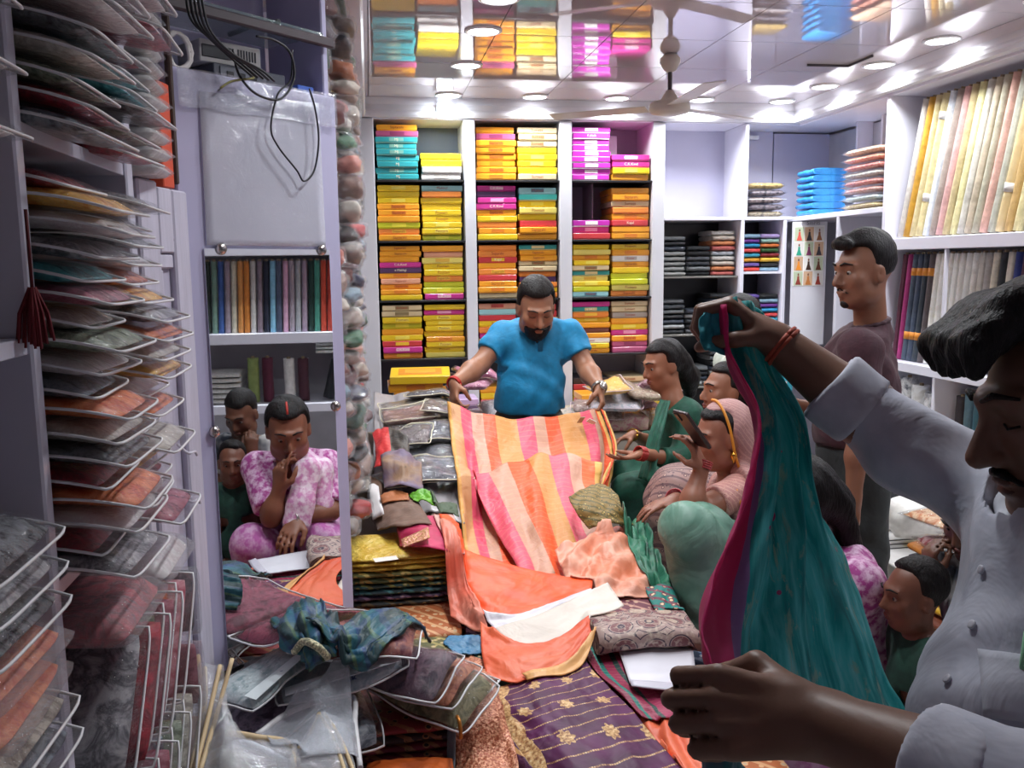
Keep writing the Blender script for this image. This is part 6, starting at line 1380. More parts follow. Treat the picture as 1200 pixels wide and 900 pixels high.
def phone_woman():
    r = person('woman with a pinkish dupatta over her head holding up a phone'); sk = skin('#96604a'); j = lambda px, py, Y: A3(at(px, py, Y=Y))
    hd = Head(j(845, 512, 2.800), (-.97, -.10, -.10), (-.08, 0, 1), .215); neck0 = j(860, 553, 2.830); sN, sF = j(864, 578, 2.700), j(852, 570, 2.980); hip = V3(1.38, 2.84, .45)
    knN, knF = j(806, 618, 2.500), j(806, 612, 2.800); ftN, ftF = V3(knN[0] + .10, 2.50, .10), V3(knF[0] + .1, 2.8, .10)
    eN, wN = j(806, 605, 2.600), j(822, 548, 2.640); eF, wF = sF + V3(-.06, .05, -.22), j(792, 585, 2.860)
    ph = j(811, 503, 2.600)
    arms = [(sN, eN, wN, ((-.35, -.05, .93), (-.75, .55, -.2), (-.5, -.75, -.2), (.5, .7, .5), (.7, .6), .9, .006, .06, [(.35, .5, .4), (.5, .7, .5), (.6, .8, .5), (.5, .6, .5)])), (sF, eF, wF, ((-.95, -.1, -.2), (0, 0, -1), (-.1, -.9, 0), (.2, .3, .2), (.3, .3), .9))]
    sm = satin('#6f9684', '#54806e', 9.0); tm = printed('#b07a74', '#c89a8a', '#8a4a4a', 90.0)
    seated(r, hd, neck0, sN, sF, hip, knN, knF, ftN, ftF, sk, None, None, (.105, .145, .15), .009, arms, tm, sm, .45, 'blouse', .003)
    K = Field(.010); K.rc(knN, hip + V3(0, -.1, .03), .072, .12, .06); K.rc(knF, hip + V3(0, .1, .03), .072, .12, .06); K.rc(knN + V3(.01, 0, -.02), V3(knN[0] + .12, 2.50, .2), .072, .10, .06); K.rc(knF + V3(.01, 0, -.02), V3(knF[0] + .12, 2.8, .2), .072, .10, .06); K.rc(knN + V3(.05, 0, -.02), knF + V3(.05, 0, -.02), .06, .06, .05)
    K.folds = (.017, (20, 26, 7), (10, 9, 5)); K.build('satin_skirt', sm, r)
    hd.hair(r, hair_mat('#131011'), front=.058, side=-.05, top=.010); hd.details(r, lids=.7, lip='#8a4a44')
    D_ = Field(.007); k = hd.k
    D_.el(hd.P(0, -.024, .036), [.094 * k, .112 * k, .104 * k], hd.ax(), .01); D_.el(hd.P(0, -.075, -.04), [.075 * k, .06 * k, .10 * k], hd.ax(), .04); D_.chain([hd.P(0, -.09, -.09), neck0 + V3(.07, 0, -.04), (sN + sF) / 2 + V3(.08, 0, -.12)], [.075, .10, .11], .05); D_.rc(sN + V3(.02, 0, .03), sF + V3(.02, 0, .03), .05, .05, .05); D_.rc(sN + V3(0, -.02, .02), sN * .5 + hip * .5 + V3(-.1, -.08, .02), .055, .05, .04)
    D_.bx(hd.P(0, .10, -.06), [.2, .10, .15], hd.ax(), .02, .02, '-'); D_.el(hd.P(0, .02, -.01), [.076 * k, .10 * k, .09 * k], hd.ax(), .01, '-')
    D_.folds = (.003, (30, 26, 40), (12, 10, 16)); D_.build('dupatta', printed('#a87a78', '#c0948a', '#8a5a60', 120.0), r)
    e = [hd.P(-.094 * math.cos(t), .0 + .006 * math.sin(t * 2), -.02 + .16 * math.sin(t) * .98) for t in np.linspace(-.5, PI * .5, 12)]
    tube('gold_border', catmull([hd.P(-.080, -.022, -.11), hd.P(-.092, -.004, -.06), hd.P(-.094, .004, -.01), hd.P(-.086, .008, .05), hd.P(-.06, .012, .105), hd.P(-.02, .014, .136), hd.P(.02, .014, .138)], 6), .005, plain('d88a2a', .4), r, 6)
    tube('gold_border', catmull([sN + V3(-.03, -.06, .03), sN + V3(-.01, -.075, -.04), sN + V3(.03, -.07, -.11)], 6), .005, plain('d88a2a', .4), r, 6)
    lathe('earring', [(.002, .012), (.010, .006), (.012, -.004), (.004, -.022), (.001, -.03)], GOLDM, r, tuple(hd.P(-.086, .0, -.05)), 12)
    bangles(r, wN, eN - wN, .030, 4, plain('a8323a', .35), .007, .0026); bangles(r, wF, eF - wF, .030, 4, plain('a8323a', .35), .007, .0026)
    p = empty('smartphone', tuple(ph), (0, 0, 0), 'dark smartphone held up in the hand of the woman with the pinkish dupatta', 'phone'); p.rotation_euler = (0, math.radians(-38), .25)
    box('case', (0, 0, 0), (.012, .076, .155), plain('3a2828', .35), p, .004); box('screen', (.0066, 0, 0), (.001, .068, .145), plain('15171c', .1), p, 0); box('camera_bump', (-.0075, .02, .055), (.004, .022, .03), plain('1a1518', .3), p, .001)
phone_woman()
for nm_, y0_, y1_, zt_ in (('low wooden bench under the women in green and brown', 3.24, 4.0, .40), ('small low wooden stool under the woman with the phone', 2.62, 3.04, .29)):
    sb = empty('seat_bench' if zt_ > .4 else 'seat_stool', (0, 0, 0), (0, 0, 0), nm_, 'bench' if zt_ > .4 else 'stool')
    slab('seat_board', (1.36, y0_, zt_ - .04), (1.64, y1_, zt_), plain('6a4a38', .5), sb, .006)
    for x in (1.40, 1.60):
        for y in (y0_ + .05, y1_ - .05): slab('leg', (x - .025, y - .025, 0), (x + .025, y + .025, zt_ - .041), plain('5a3c2c', .5), sb, .003)
def collar_man():
    r = person('man in a cream collared shirt half hidden behind the raised hand'); sk = skin('#8a5c46'); j = lambda px, py, Y: A3(at(px, py, Y=Y))
    F = nrm(V3(-.8, .55, 0)); hd = Head(j(864, 378, 4.25), F + V3(0, 0, -.1), (0, 0, 1), .235); neck0 = j(870, 412, 4.28); sN, sF = j(892, 430, 4.14), j(852, 424, 4.46); chest = (sN + sF) / 2 + V3(0, 0, -.13); pel = chest + V3(.02, 0, -.38)
    B = Field(.010); hd.skin(B); B.rc(neck0 - V3(0, 0, .03), hd.P(0, -.02, -.06), .058, .055, .03); B.rc(sN, sF, .05, .05, .04); B.el(chest, (.13, .13, .16), k=.05); B.el(pel, (.14, .13, .13), k=.05)
    for q, s_ in ((-1, sN), (1, sF)): e_ = s_ + V3(0, q * .06, -.28); w_ = e_ + V3(-.16, .06, -.16); arm(B, s_, e_, w_); hand(B, w_, (-.7, .2, -.6), (0, -q * .9, 0), (-.5, 0, .6), (.3, .3, .2))
    for q in (-1, 1): hp = pel + V3(0, q * .08, -.04); B.rc(hp, V3(hp[0], hp[1], .06), .08, .045, .03); B.rc(V3(hp[0], hp[1], .04), V3(hp[0] - .13, hp[1], .03), .035, .03, .02)
    B.build('body', sk, r)
    S = Field(.010); S.rc(sN, sF, .068, .068, .05); S.el(chest, (.155, .155, .19), k=.06); S.el(pel + V3(0, 0, .08), (.16, .155, .2), k=.06)
    for q, s_ in ((-1, sN), (1, sF)): e_ = s_ + V3(0, q * .06, -.28); S.rc(s_, s_ + (e_ - s_) * .7, .066, .066, .03); S.cut(s_ + (e_ - s_) * .7, e_ - s_, .1)
    S.rc(neck0 - V3(0, 0, .03), neck0 + V3(0, 0, .015), .078, .066, .02); S.cut(neck0 + V3(0, 0, .018), (0, 0, 1), .1); S.folds = (.004, (16, 20, 22), (8, 9, 12)); S.build('shirt', cloth('#d2d8cc', '#c0c8bc', 24, .75), r)
    C_ = Field(.006); C_.chain([neck0 + V3(.068 * math.cos(t), .068 * math.sin(t), .006) for t in np.linspace(0, 2 * PI, 15)], [.014] * 15, .006); C_.build('collar', cloth('#dde2d6', None, 24, .75), r)
    T = Field(.011); T.el(pel - V3(0, 0, .03), (.15, .145, .12), k=.04)
    for q in (-1, 1): hp = pel + V3(0, q * .08, -.04); T.rc(hp, V3(hp[0], hp[1], .08), .10, .07, .03)
    T.build('trousers', cloth('#3a3a40', None, 30, .85), r); hd.hair(r, hair_mat('#15100f'), front=.062, side=-.01, volume=.014); hd.details(r)
collar_man()
# ------------------------------------------------------------------ family by the mirror side (seen mostly as reflections)
def mir(px, py, Yv): p = at(px, py, Y=Yv); return V3(p.y - 2.3, p.x + 2.3, p.z)
def pink_woman():
    r = person('woman in pink and white printed kurta resting her chin on one hand'); sk = skin('#8a5640')
    hd = Head(mir(336, 503, 3.32), (-.93, .12, -.33), (-.28, 0, .95), .225); neck0 = mir(338, 538, 3.39)
    sA, sB = mir(300, 548, 3.42), mir(382, 545, 3.42); hip = V3(1.27, neck0[1] + .03, .47)
    knA, knB = mir(298, 640, 3.28), mir(374, 634, 3.28); ftA, ftB = V3(knA[0] + .10, knA[1], .10), V3(knB[0] + .1, knB[1], .10)
    eA, wA = mir(316, 606, 3.24), mir(325, 574, 3.23); eB, wB = mir(386, 598, 3.30), mir(346, 606, 3.22)
    arms = [(sA, eA, wA, ((-.15, .1, 1), (.6, .55, -.1), (-.3, .9, 0), (.5, .7, .5), (.4, .4), .9, .006, .04, [(.15, .3, .2), (.7, .9, .6), (.8, 1, .7), (.8, 1, .7)])), (sB, eB, wB, ((-.75, -.35, -.55), (.1, 0, -1), (-.2, .9, 0), (.25, .35, .3), (.3, .3), .92))]
    pm = cloth('#a8408c', '#e6c2dc', 48, .8)
    seated(r, hd, neck0, sA, sB, hip, knA, knB, ftA, ftB, sk, None, None, (.11, .15, .15), .008, arms, pm, pm, .85, 'kurta', .004, None, .145)
    K = Field(.010); K.rc(knA, hip + V3(0, -.05, .02), .072, .105, .05); K.rc(knB, hip + V3(0, .08, .02), .072, .11, .05); K.rc(knA, knA + V3(.05, 0, -.25), .078, .10, .06); K.rc(knB, knB + V3(.05, 0, -.25), .078, .10, .06)
    K.folds = (.009, (15, 20, 20), (9, 8, 9)); K.build('kurta_skirt', cloth('#b860a4', '#d8a8cc', 34, .8), r)
    Dp = Field(.008); Dp.chain([mir(352, 540, 3.42), mir(358, 552, 3.26), mir(350, 590, 3.22), mir(346, 612, 3.21)], [.05, .045, .045, .05], .03, '+', (V3(-1, 0, 0), .5)); Dp.chain([mir(352, 540, 3.42), mir(372, 552, 3.34), mir(376, 590, 3.30)], [.05, .05, .05], .03); Dp.folds = (.004, (10, 60, 12), (9, 8, 13)); Dp.build('dupatta', cloth('#d088b8', '#f0dce8', 46, .8), r)
    def ex(B_, h):
        B_.el(h.P(0, -.09, -.02), [.05, .05, .06], h.ax(), .03); B_.chain([h.P(0, -.11, -.04), neck0 + V3(.09, 0, -.02), neck0 + V3(.15, -.02, -.14), neck0 + V3(.17, -.03, -.32)], [.036, .030, .026, .016], .02)
    hd.hair(r, hair_mat('#141011'), front=.056, side=-.03, top=.010, extra=ex); hd.details(r, lids=.9, lip='#7a3c38')
    tube('parting_sindoor', [hd.P(0, .075, .108), hd.P(0, .05, .122), hd.P(0, .02, .128)], .004, plain('b02a1c', .6), r, 6)
    bangles(r, eA + (wA - eA) * .35, wA - eA, .036, 2, plain('c8c4c0', .25, .05, .8), .006, .003); bangles(r, wB, eB - wB, .031, 3, plain('d8d4ce', .25, .05, .8), .007, .003)
    tube('necklace', catmull([neck0 + V3(-.04, -.05, 0), neck0 + V3(-.085, -.02, -.06), neck0 + V3(-.095, 0, -.10), neck0 + V3(-.085, .02, -.06), neck0 + V3(-.04, .05, 0)], 5), .0018, plain('1a1614', .4), r, 6)
pink_woman()
def child(label, c, H, F, hips, shirt, pants, armp, skc, hair_front=.06, sitting=True):
    r = person(label, 'child'); sk = skin(skc); hd = Head(c, F, (0, 0, 1), H, 1.0); k = H / .23; Fh = nrm(V3(F[0], F[1], 0)); Rt = np.cross(Fh, V3(0, 0, 1))
    neck0 = A3(c) + V3(0, 0, -.125 * k) - Fh * .02; sa, sb = neck0 + Rt * .105 * k - V3(0, 0, .03), neck0 - Rt * .105 * k - V3(0, 0, .03); hips = A3(hips); chest = (sa + sb) / 2 * .7 + hips * .3
    ka, kb = hips * V3(1, 1, .52) + Rt * .055 * k + Fh * .02, hips * V3(1, 1, .52) - Rt * .055 * k + Fh * .02; fa, fb = ka * V3(1, 1, 0) + V3(0, 0, .04), kb * V3(1, 1, 0) + V3(0, 0, .04)
    B = Field(.0075); hd.skin(B, .85); B.rc(neck0 - V3(0, 0, .02), hd.P(0, -.01, -.06), .045 * k, .043 * k, .03); B.rc(sa, sb, .04 * k, .04 * k, .03); B.el(chest, (.085 * k, .085 * k, .12 * k), k=.04); B.el(hips, (.10 * k, .10 * k, .09 * k), k=.04)
    S = Field(.0085); S.rc(sa, sb, .05 * k, .05 * k, .04); S.el(chest, (.105 * k, .105 * k, .14 * k), k=.05); S.el(chest * .4 + hips * .6, (.115 * k, .115 * k, .13 * k), k=.05)
    for s_, (e_, w_, hn) in zip((sa, sb), armp(sa, sb)):
        arm(B, s_, e_, w_, tuple(q * k * .95 for q in (.036, .032, .028, .021))); hand(B, w_, *hn, s=.72 * k / .8)
        m = s_ + (e_ - s_) * .8; S.rc(s_, m, .046 * k, .047 * k, .03); S.cut(m, e_ - s_, .08)
    for h_, k_, f_ in ((hips + Rt * .05, ka, fa), (hips - Rt * .05, kb, fb)): B.rc(h_, k_, .06 * k, .045 * k, .03).rc(k_, f_, .042 * k, .03 * k, .03).rc(f_, f_ + Fh * .08 * k, .028 * k, .022 * k, .02)
    B.build('body', sk, r); S.cut(neck0 + V3(0, 0, .005), (0, 0, 1), .08); S.folds = (.003, (22, 26, 28), (10, 9, 13)); S.build('shirt', shirt, r)
    T = Field(.009)
    for h_, k_, f_ in ((hips + Rt * .05, ka, fa), (hips - Rt * .05, kb, fb)): T.rc(h_, k_, .075 * k, .058 * k, .03).rc(k_, f_ + V3(0, 0, .03), .056 * k, .05 * k, .03)
    T.build('trousers', pants, r); hd.hair(r, hair_mat('#161212'), h=.0065, front=hair_front, side=-.0, top=.007, volume=.008); hd.details(r, lids=.2, lip='#7a4038'); return r, hd
def lap_arms(Fh):
    Fh = V3(Fh)
    def f(sa, sb):
        m = (sa + sb) / 2; out = []
        for s_ in (sa, sb): e_ = s_ + V3(0, 0, -.115) + (s_ - m) * .1; w_ = e_ + Fh * .02 - V3(0, 0, .10); out.append((e_, w_, (V3(0, 0, -1), m - s_, Fh, (.3, .4, .3), (.3, .3))))
        return out
    return f
cb = A3(at(1071, 697, Y=1.745))
child('small boy with cropped hair in a dark green shirt looking at the saris', cb, .157, (-.93, .1, -.05), (cb[0] + .025, cb[1], cb[2] - .40), cloth('#1f4a3c', '#173a30', 26, .75), cloth('#20283a', None, 26, .8), lap_arms((-1, 0, 0)), '#80503e', .07)
ob = A3(at(1143, 606, Y=1.765))
def chin_arms(sa, sb):
    m = (sa + sb) / 2
    return [(sa + V3(-.08, .02, -.12), ob + V3(-.075, .045, -.15), ((-.1, 0, 1), (.8, 0, .1), (0, -1, 0), (.9, 1.0, .6), (.4, .4))), (sb + V3(.0, -.03, -.16), sb + V3(-.02, -.02, -.30), ((0, 0, -1), (0, 1, 0), (-1, 0, 0), (.3, .4, .3), (.3, .3)))]
orr, ohd = child('older boy in navy and white shirt resting chin on hand', ob, .178, (-.86, -.30, -.42), (ob[0] + .045, ob[1] - .01, ob[2] - .44), striped(((0, '1c2438'), (.5, 'd8d4d0')), 1, .8, 1.0, False) if False else cloth('#1c2436', '#c8c4c0', 6, .8), cloth('#b8a890', None, 26, .8), chin_arms, '#6e4634', .05)
bangles(orr, ob + V3(-.075, .045, -.16), V3(0, 0, -1), .026, 2, plain('d8602c', .5), .008, .005, 'wrist_thread')
st = empty('low_stool', (0, 0, 0), (0, 0, 0), 'low wooden stool under the woman in pink', 'stool')
slab('seat_board', (1.16, 1.90, .29), (1.46, 2.24, .33), plain('6a4a38', .5), st, .006)
for x in (1.19, 1.43):
    for y in (1.93, 2.21): slab('leg', (x - .02, y - .02, 0), (x + .02, y + .02, .289), plain('5a3c2c', .5), st, .003)
# ------------------------------------------------------------------ salesman in the white shirt shaking out the teal sari
def hit(o, px, py, lift=.0):
    """point where the line of sight meets a mesh that is already standing in the shop"""
    t = BVHTree.FromPolygons([v.co.copy() for v in o.data.vertices], [tuple(p.vertices) for p in o.data.polygons])
    d = ray(px, py).normalized(); h = t.ray_cast(Vector((0, 0, CAMZ)), d)
    return (None, None) if h[0] is None else (h[0] + h[1] * lift, h[1])
def white_man():
    r = person('man in a white shirt shaking out a teal sari with both hands'); sk = skin('#7a5644')
    d = lambda px, py, D: A3(at(px, py, D=D))
    c2w = lambda x, y, z: A3(RC @ Vector((x, y, z)))
    hd = Head(d(1268, 474, 1.02), c2w(-.95, -.24, .12), c2w(-.22, .97, -.05), .255, 1.0)
    neck0 = d(1268, 598, 1.03); chest = d(1302, 705, 1.02); belly = d(1246, 860, 1.01); pel = belly + V3(.02, .0, -.2)
    sF, sN = d(1205, 600, 1.16), d(1330, 660, .90)
    eF, wF = d(1062, 522, 1.24), d(912, 402, 1.30); eN, wN = d(1345, 1000, .64), d(962, 848, .84)
    B = Field(.0045); hd.skin(B, 1.05); B.rc(neck0 - V3(0, 0, .02), hd.P(0, -.02, -.055), .060, .057, .03)
    B.rc(sF, sN, .05, .05, .04); B.el(chest, (.10, .13, .16), k=.05); B.el(pel, (.12, .14, .14), k=.05); B.rc(chest, belly, .10, .11, .05); B.rc(belly, pel, .11, .12, .05)
    arm(B, sF, eF, wF, (.048, .043, .041, .029)); hand(B, wF, wF - eF + c2w(-.02, .03, 0), c2w(-.35, -.9, .25), c2w(-.1, .1, -1), (.95, 1.1, .8), (.9, .8), 1.0)
    arm(B, sN, eN, wN, (.050, .046, .043, .031)); hand(B, wN, c2w(-.98, .10, .05), c2w(-.15, -.45, .88), c2w(.15, .88, .45), (.75, 1.2, .9), (.7, .7), 1.1, .006, .01)
    for q in (-1, 1): hp = pel + V3(0, q * .08, -.04); B.rc(hp, V3(hp[0], hp[1], .06), .085, .045, .03); B.rc(V3(hp[0], hp[1], .04), V3(hp[0] - .14, hp[1], .03), .036, .03, .02)
    B.build('body', sk, r)
    wm = cloth('#bfc1ce', '#b2b5c4', 18, .8)
    S = Field(.0065); S.rc(sF, sN, .072, .072, .06); S.el(chest, (.132, .165, .19), k=.07); S.rc(chest, belly, .132, .148, .06); S.rc(belly, pel, .148, .155, .06)
    S.rc(neck0 - V3(0, 0, .05), neck0 + V3(0, 0, .01), .085, .072, .03)
    cf = eF + (wF - eF) * .58; cn = eN + (wN - eN) * .62
    S.chain([sF, eF, cf], [.068, .054, .050], .04); S.chain([sN, eN, cn], [.075, .058, .051], .04); S.cut(cf, wF - eF, .1); S.cut(cn, wN - eN, .1)
    S.cut(neck0 + V3(0, 0, .016), c2w(-.35, 1, 0), .10, .03); S.cut(pel - V3(0, 0, .05), (0, 0, -1), .35)
    S.folds = (.0045, (22, 26, 30), (10, 9, 15)); so = S.build('white_shirt', wm, r)
    for c_, a_, b_ in ((cf, eF, wF), (cn, eN, wN)):
        K = Field(.0055); dd = nrm(b_ - a_); K.rc(c_ - dd * .060, c_ - dd * .004, .056, .0565, .008); K.cut(c_ + dd * .001, dd, .1); K.cut(c_ - dd * .062, -dd, .1); K.folds = (.003, (30, 26, 40), (12, 10, 15)); K.build('rolled_cuff', cloth('#c4c6d2', '#b8bac8', 18, .8), r)
    K = Field(.0055); K.chain([neck0 + c2w(.05, .02, .06), neck0 + c2w(-.055, .0, .045), neck0 + c2w(-.085, -.03, -.0), neck0 + c2w(-.05, -.0, -.06), neck0 + c2w(.03, .02, -.075)], [.018, .018, .016, .020, .02], .015); K.build('collar', cloth('#d2d4de', None, 18, .8), r)
    for px, py in ((1152, 668), (1141, 733), (1112, 797)):
        p, n = hit(so, px, py, .002)
        if p: b = lathe('button', [(.0055, 0), (.0055, .0018), (.004, .0026), (.001, .0026)], plain('c8c8d2', .3), r, p, 12); b.rotation_euler = n.to_track_quat('Z', 'Y').to_euler()
    G = []
    for a in np.linspace(0, 1, 8):
        row = []
        for b in np.linspace(0, 1, 8):
            p, n = hit(so, 1150 + 62 * b + 6 * a, 762 + 8 * b + 78 * a, .005); row.append(p)
        G.append(row)
    if all(p is not None for q in G for p in q):
        grid('chest_pocket', np.array([[list(p) for p in q] for q in G]), cloth('#c2c4d0', None, 18, .8), r, .003)
        p = G[1][5]; n = Vector(RC @ Vector((0, 0, -1)))
        tube('pen', [p + n * .008 + Vector((0, 0, -.03)), p + n * .008 + Vector((.004, 0, .035))], .0042, plain('8fc8a0', .3), r, 8)
    T = Field(.011); T.el(pel - V3(0, 0, .06), (.145, .155, .12), k=.04)
    for q in (-1, 1): hp = pel + V3(0, q * .08, -.04); T.rc(hp, V3(hp[0], hp[1], .08), .10, .07, .03)
    T.build('trousers', cloth('#33343c', None, 30, .85), r)
    def ex(B_, h):
        for i, x in enumerate((-.06, -.035, -.01, .015, .04)): B_.chain([h.P(x, .0, .118), h.P(x * 1.02, .07, .118 - .002 * i), h.P(x * 1.02 - .006, .112, .094), h.P(x - .01, .122, .070)], [.026, .026, .021, .010], .012)
        B_.chain([h.P(-.078, .03, .05), h.P(-.084, .035, .0)], [.014, .008], .01)
    hd.hair(r, hair_mat('#0f0e10'), h=.0055, front=.064, side=-.006, top=.012, volume=.02, extra=ex, folds=(.003, (70, 95, 60), (22, 18, 30)))
    hd.beard(r, hair_mat('#15100e'), False, .8); hd.details(r, lids=1.2, eye=False, lip='#5a352c')
    w = nrm(wF - eF); bangles(r, wF - w * .01, -w, .031, 2, plain('a8442c', .6), .006, .0035, 'red_thread')
white_man()
@cached
def teal_sari():
    n = NT('teal sari'); c = n.add('ShaderNodeTexCoord'); s = n.add('ShaderNodeSeparateXYZ'); n.link(c.outputs['UV'], s.inputs[0])
    v = n.coord('Object'); u = s.outputs[1]
    st = n.coord('UV', (2.0, 9.0, 1.0))
    base = n.ramp(n.noise(st, 1.8, 4, .6, .6), [(.30, hx('0a7a7e')), (.45, hx('17a0a2')), (.6, hx('5cc4c8')), (.74, hx('a4dce0'))])
    pale = n.ramp(n.noise(n.coord('UV', (3.0, 5.0, 1.0)), 2.2, 5, .7, 1.2), [(.55, (0, 0, 0)), (.63, (.75, .75, .75))])
    col = n.mix(pale, base, hx('9fb8a8'))
    vo = n.add('ShaderNodeTexVoronoi', feature='F1'); vo.inputs['Scale'].default_value = 1.0; n.link(n.coord('UV', (9.0, 6.0, 1.0)), vo.inputs['Vector'])
    col = n.mix(n.math('LESS_THAN', vo.outputs['Distance'], .13), col, hx('b0447a'))
    edge = n.math('ADD', u, n.math('MULTIPLY', n.noise(st, 3, 2), .05))
    bord = n.ramp(edge, [(0, hx('d8307e')), (.13, hx('c02870')), (.22, hx('8a6aa0'))], True)
    col = n.mix(n.math('LESS_THAN', edge, .26), col, bord)
    n.bump(n.noise(v, 10, 3, .5, .8), .35, .02)
    m = n.set(color=col, rough=.6, sheen=.1, alpha=.9)
    t = n.add('ShaderNodeBsdfTranslucent'); n.link(col, t.inputs['Color']); mx = n.add('ShaderNodeMixShader'); mx.inputs[0].default_value = .45
    n.link(n.b.outputs[0], mx.inputs[1]); n.link(t.outputs[0], mx.inputs[2]); n.link(mx.outputs[0], n.out.inputs['Surface']); return m
tc = sheet('teal_sari', [[(838, 362, 1.285), (850, 352, 1.30), (868, 350, 1.31), (885, 358, 1.31), (898, 372, 1.31)],
   [(846, 420, 1.275), (862, 420, 1.29), (880, 425, 1.30), (898, 430, 1.31), (912, 440, 1.32)],
   [(878, 490, 1.24), (894, 492, 1.26), (910, 496, 1.28), (926, 500, 1.30), (938, 505, 1.32)],
   [(872, 570, 1.18), (893, 572, 1.21), (915, 572, 1.25), (938, 575, 1.28), (956, 580, 1.31)],
   [(846, 645, 1.10), (880, 645, 1.15), (920, 645, 1.20), (955, 645, 1.25), (990, 645, 1.30)],
   [(822, 715, 1.03), (868, 718, 1.10), (920, 720, 1.16), (970, 722, 1.22), (1016, 722, 1.28)],
   [(822, 775, .98), (872, 790, 1.06), (930, 800, 1.13), (990, 805, 1.2), (1048, 795, 1.26)],
   [(836, 830, .95), (885, 850, 1.05), (940, 860, 1.12), (1005, 858, 1.18), (1078, 842, 1.24)]],
   teal_sari(), 'teal sari with pink border hanging between the hands of the man in white', nu=90, nv=70, amp=.02, fu=3, fv=5, seed=21, zmode='D', rip=(.011, 3.5, .5), thick=.0025)
sheet('top_fold', [[(822, 372, 1.29), (832, 360, 1.30), (846, 356, 1.30)], [(820, 392, 1.285), (834, 388, 1.295), (850, 386, 1.30)], [(826, 410, 1.28), (840, 414, 1.285), (856, 418, 1.29)]], cloth('#0f808a', '#2fa0b0', 20, .7), None, nu=18, nv=16, amp=.008, parent=tc, zmode='D', thick=.0025)
sheet('loose_end', [[(815, 800, .945), (835, 800, .93), (860, 810, .95)], [(818, 850, .94), (840, 860, .92), (866, 870, .95)], [(822, 910, .94), (850, 915, .92), (880, 920, .95)]], satin('#1f6a72', '#7a3a68', 9.0), None, nu=22, nv=16, amp=.012, parent=tc, zmode='D', thick=.0025)
# ------------------------------------------------------------------ ledge and stock below the side shelves
lg = empty('tiled_ledge', (0, 0, 0), (0, 0, 0), 'low white tiled ledge with dark grooves in front of the side shelves', 'ledge')
slab('ledge_body', (2.05, 2.35, 0), (2.77, 4.4, .37), plain('c8c4c0', .5), lg, .004); slab('tile_top', (2.04, 2.34, .3705), (2.77, 4.41, .385), tile_mat(), lg, .003)
for k in range(3): slab('groove', (2.06, 3.30 + k * .05, .3852), (2.60, 3.308 + k * .05, .387), plain('2a282a', .5), lg, 0)
def lumpbag(name, px, py, Y, sc, mat, label, cat, seed=0, wrap=None):
    p = at(px, py, Y=Y); e = finish(name, LUMP[seed][0], None); setmat(e, mat); e.location = p; e.scale = sc; tag(e, label, cat)
    if wrap: setmat(finish('plastic_wrap', LUMP[seed][1], None, e), wrap)
    return e
lumpbag('white_sack', 1072, 578, 3.35, (.12, .12, .085), plain('dcd8d2', .5), 'plump white plastic sack resting on the tiled ledge', 'sack', 1).location.z = .50
for k in range(6): folded(2.36, 3.83, .3862 + k * .036, .16, .22, .035, packed('#1f7ac0', '#4aa0dc', 14), f'bright blue packed garment, {nth(k)} from bottom, in the stack on the ledge', 'blue packed garments on the ledge', .1 * (k % 2))
fabric_roll(2.32, 3.545, .405, .045, .42, cloth('#37383c', None, 30, .8), 'dark grey fabric roll leaning on the blue stack', None, lean=-.32, leanx=.1)
tag(box('yellow_carton', (2.62, 3.75, .386 + .13), (.2, .15, .26), card('#e8c020'), None, .003), 'upright yellow carton behind the white sack', 'carton')
tag(box('orange_carton', (2.58, 3.25, .386 + .09), (.16, .16, .18), card('#d8502c'), None, .003), 'orange red carton beside the white sack', 'carton')
sx, sy = 1.83, 2.33; zz = .001
for k in range(18):
    c = ('7a3a20', 'e0b020', '5a1c30', 'e8c030', '3a2438', 'c87a28')[k % 6]
    folded(sx + .008 * math.sin(k * 2.0), sy, zz, .36, .30, .0385, packed('#' + c, '#' + c, 14), f'{("brown", "yellow", "wine", "bright yellow", "dark plum", "amber")[k % 6]} folded sari, {nth(k)} from bottom, in the tall stack behind the boys', 'tall sari stack behind the boys', PI / 2 + .03 * math.sin(k), 'folded sari', 'stacked_sari', k % 4); zz += .039
for i, (dx, dy, c1, c2, nm) in enumerate([(-.03, .02, '8a1c28', 'c8a0a0', 'wine red'), (.03, -.03, '5a4a6a', 'c8c8d0', 'violet grey'), (-.02, .1, 'c87a48', 'e8c8a0', 'tan')]):
    garment_bag(TR((sx + dx, sy + dy, zz + .002 + i * .036), .0, .0, .2 * i - .2), .28, .24, .028, packed('#' + c1, '#' + c2), f'{nm} garment in clear bag on top of the tall sari stack', 'clear bags on the tall sari stack', piping=None, droop=.0001)
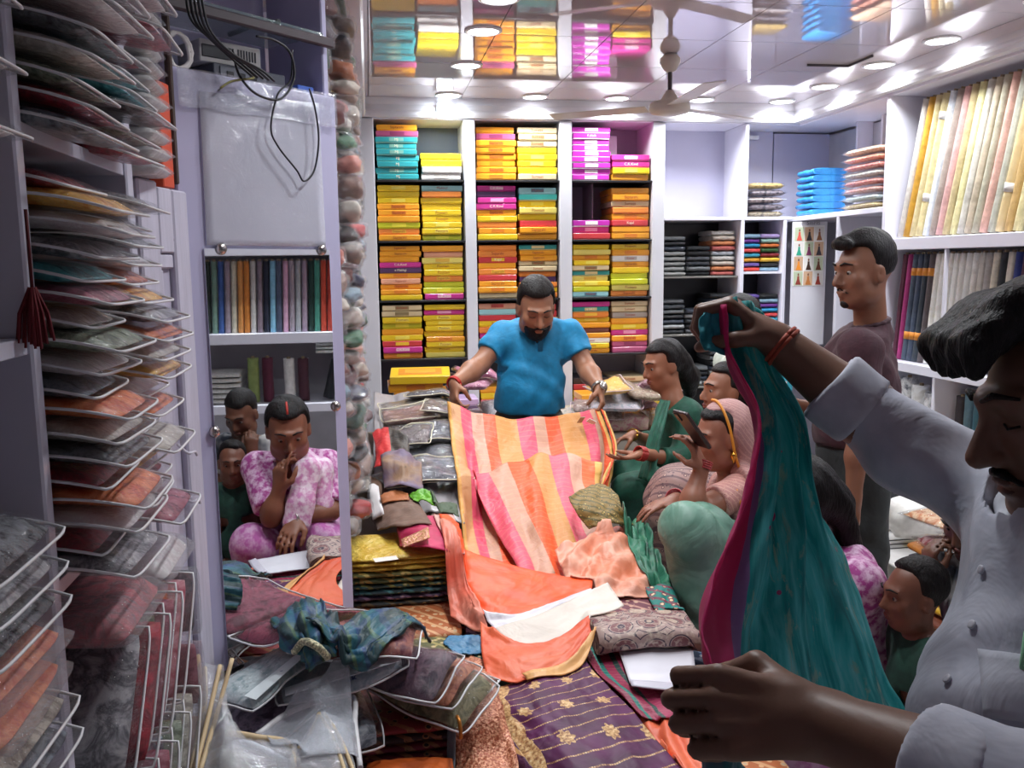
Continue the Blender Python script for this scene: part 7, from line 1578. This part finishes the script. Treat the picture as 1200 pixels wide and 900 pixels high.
# cartons by the poster door
for k, (c, h, nm) in enumerate([('c8a898', .26, 'pale pink'), ('b8b4b0', .2, 'grey'), ('c89a8c', .2, 'salmon'), ('d8d4d0', .12, 'white'), ('2f9ab0', .2, 'turquoise')]):
    z0 = [0.0005, .261, .4615, .662, .7825][k]; bx = empty('carton', (2.22, 4.72, z0), (0, 0, .05 * (k % 2)), f'{nm} carton, {nth(k)} from bottom, of the stack below the poster door', 'carton', 'carton stack below the poster door')
    box('body', (0, 0, h / 2), (.26, .2, h - .001), card('#' + c), bx, .003); box('tape', (0, -.1006, h / 2), (.04, .0012, h * .8), plain('c8b890', .3), bx, 0); box('label_panel', (.06, -.1008, h * .55), (.07, .0012, h * .35), plain('e8e6e2', .4), bx, 0)
# packets in the upper corner cubbies
zz = ZC + .001
for k in range(7):
    folded(2.93, 5.46, zz, .22, .24, .042, packed('#0f7ac8', '#2f9ae0', 10), f'bright blue packet, {nth(k)} from bottom, of the even stack in the corner cubby', 'blue packets in the corner cubby', PI / 2, 'packet', 'blue_packet', k % 4); zz += .0425
zz = ZC + .003
for k, (c1, c2, nm) in enumerate([('a88a50', 'd8c088', 'gold edged'), ('9ab0b0', 'd8e0dc', 'pale grey'), ('c87868', 'e8b8a8', 'salmon'), ('c05a58', 'e0a090', 'coral'), ('8a8a84', 'd0c8b8', 'grey floral'), ('c04848', 'e89a88', 'red'), ('c86848', 'e8a888', 'orange red'), ('b88868', 'e0c0a0', 'peach brown')]):
    garment_bag(TR((2.905, 4.76, zz), .0, .0, .012 * k - .04), .26, .40, .034, packed('#' + c1, '#' + c2), f'{nm} sari packet, {nth(k)} from bottom, of the cubby pile beside the fabric rolls', 'sari packets beside the fabric rolls', piping=None, droop=.0001); zz += .044
zz = ZC + .003
for k, (c1, c2, nm) in enumerate([('6a5a48', 'a89878', 'khaki'), ('3a3034', '8a7a80', 'black'), ('5a4a48', 'c0a8a0', 'brown print'), ('2f2a30', '9a8a90', 'dark plum'), ('8a7038', 'c8a860', 'gold')]):
    garment_bag(TR((2.605 + .01 * (k % 2), 5.66, zz), 0, .0, .02 * k - .04), .27, .24, .036, packed('#' + c1, '#' + c2), f'{nm} sari packet, {nth(k)} from bottom, of the pile in the corner of the cupboard', 'dark sari packets in the corner', piping=WHT if k == 2 else None, droop=.0001); zz += .046
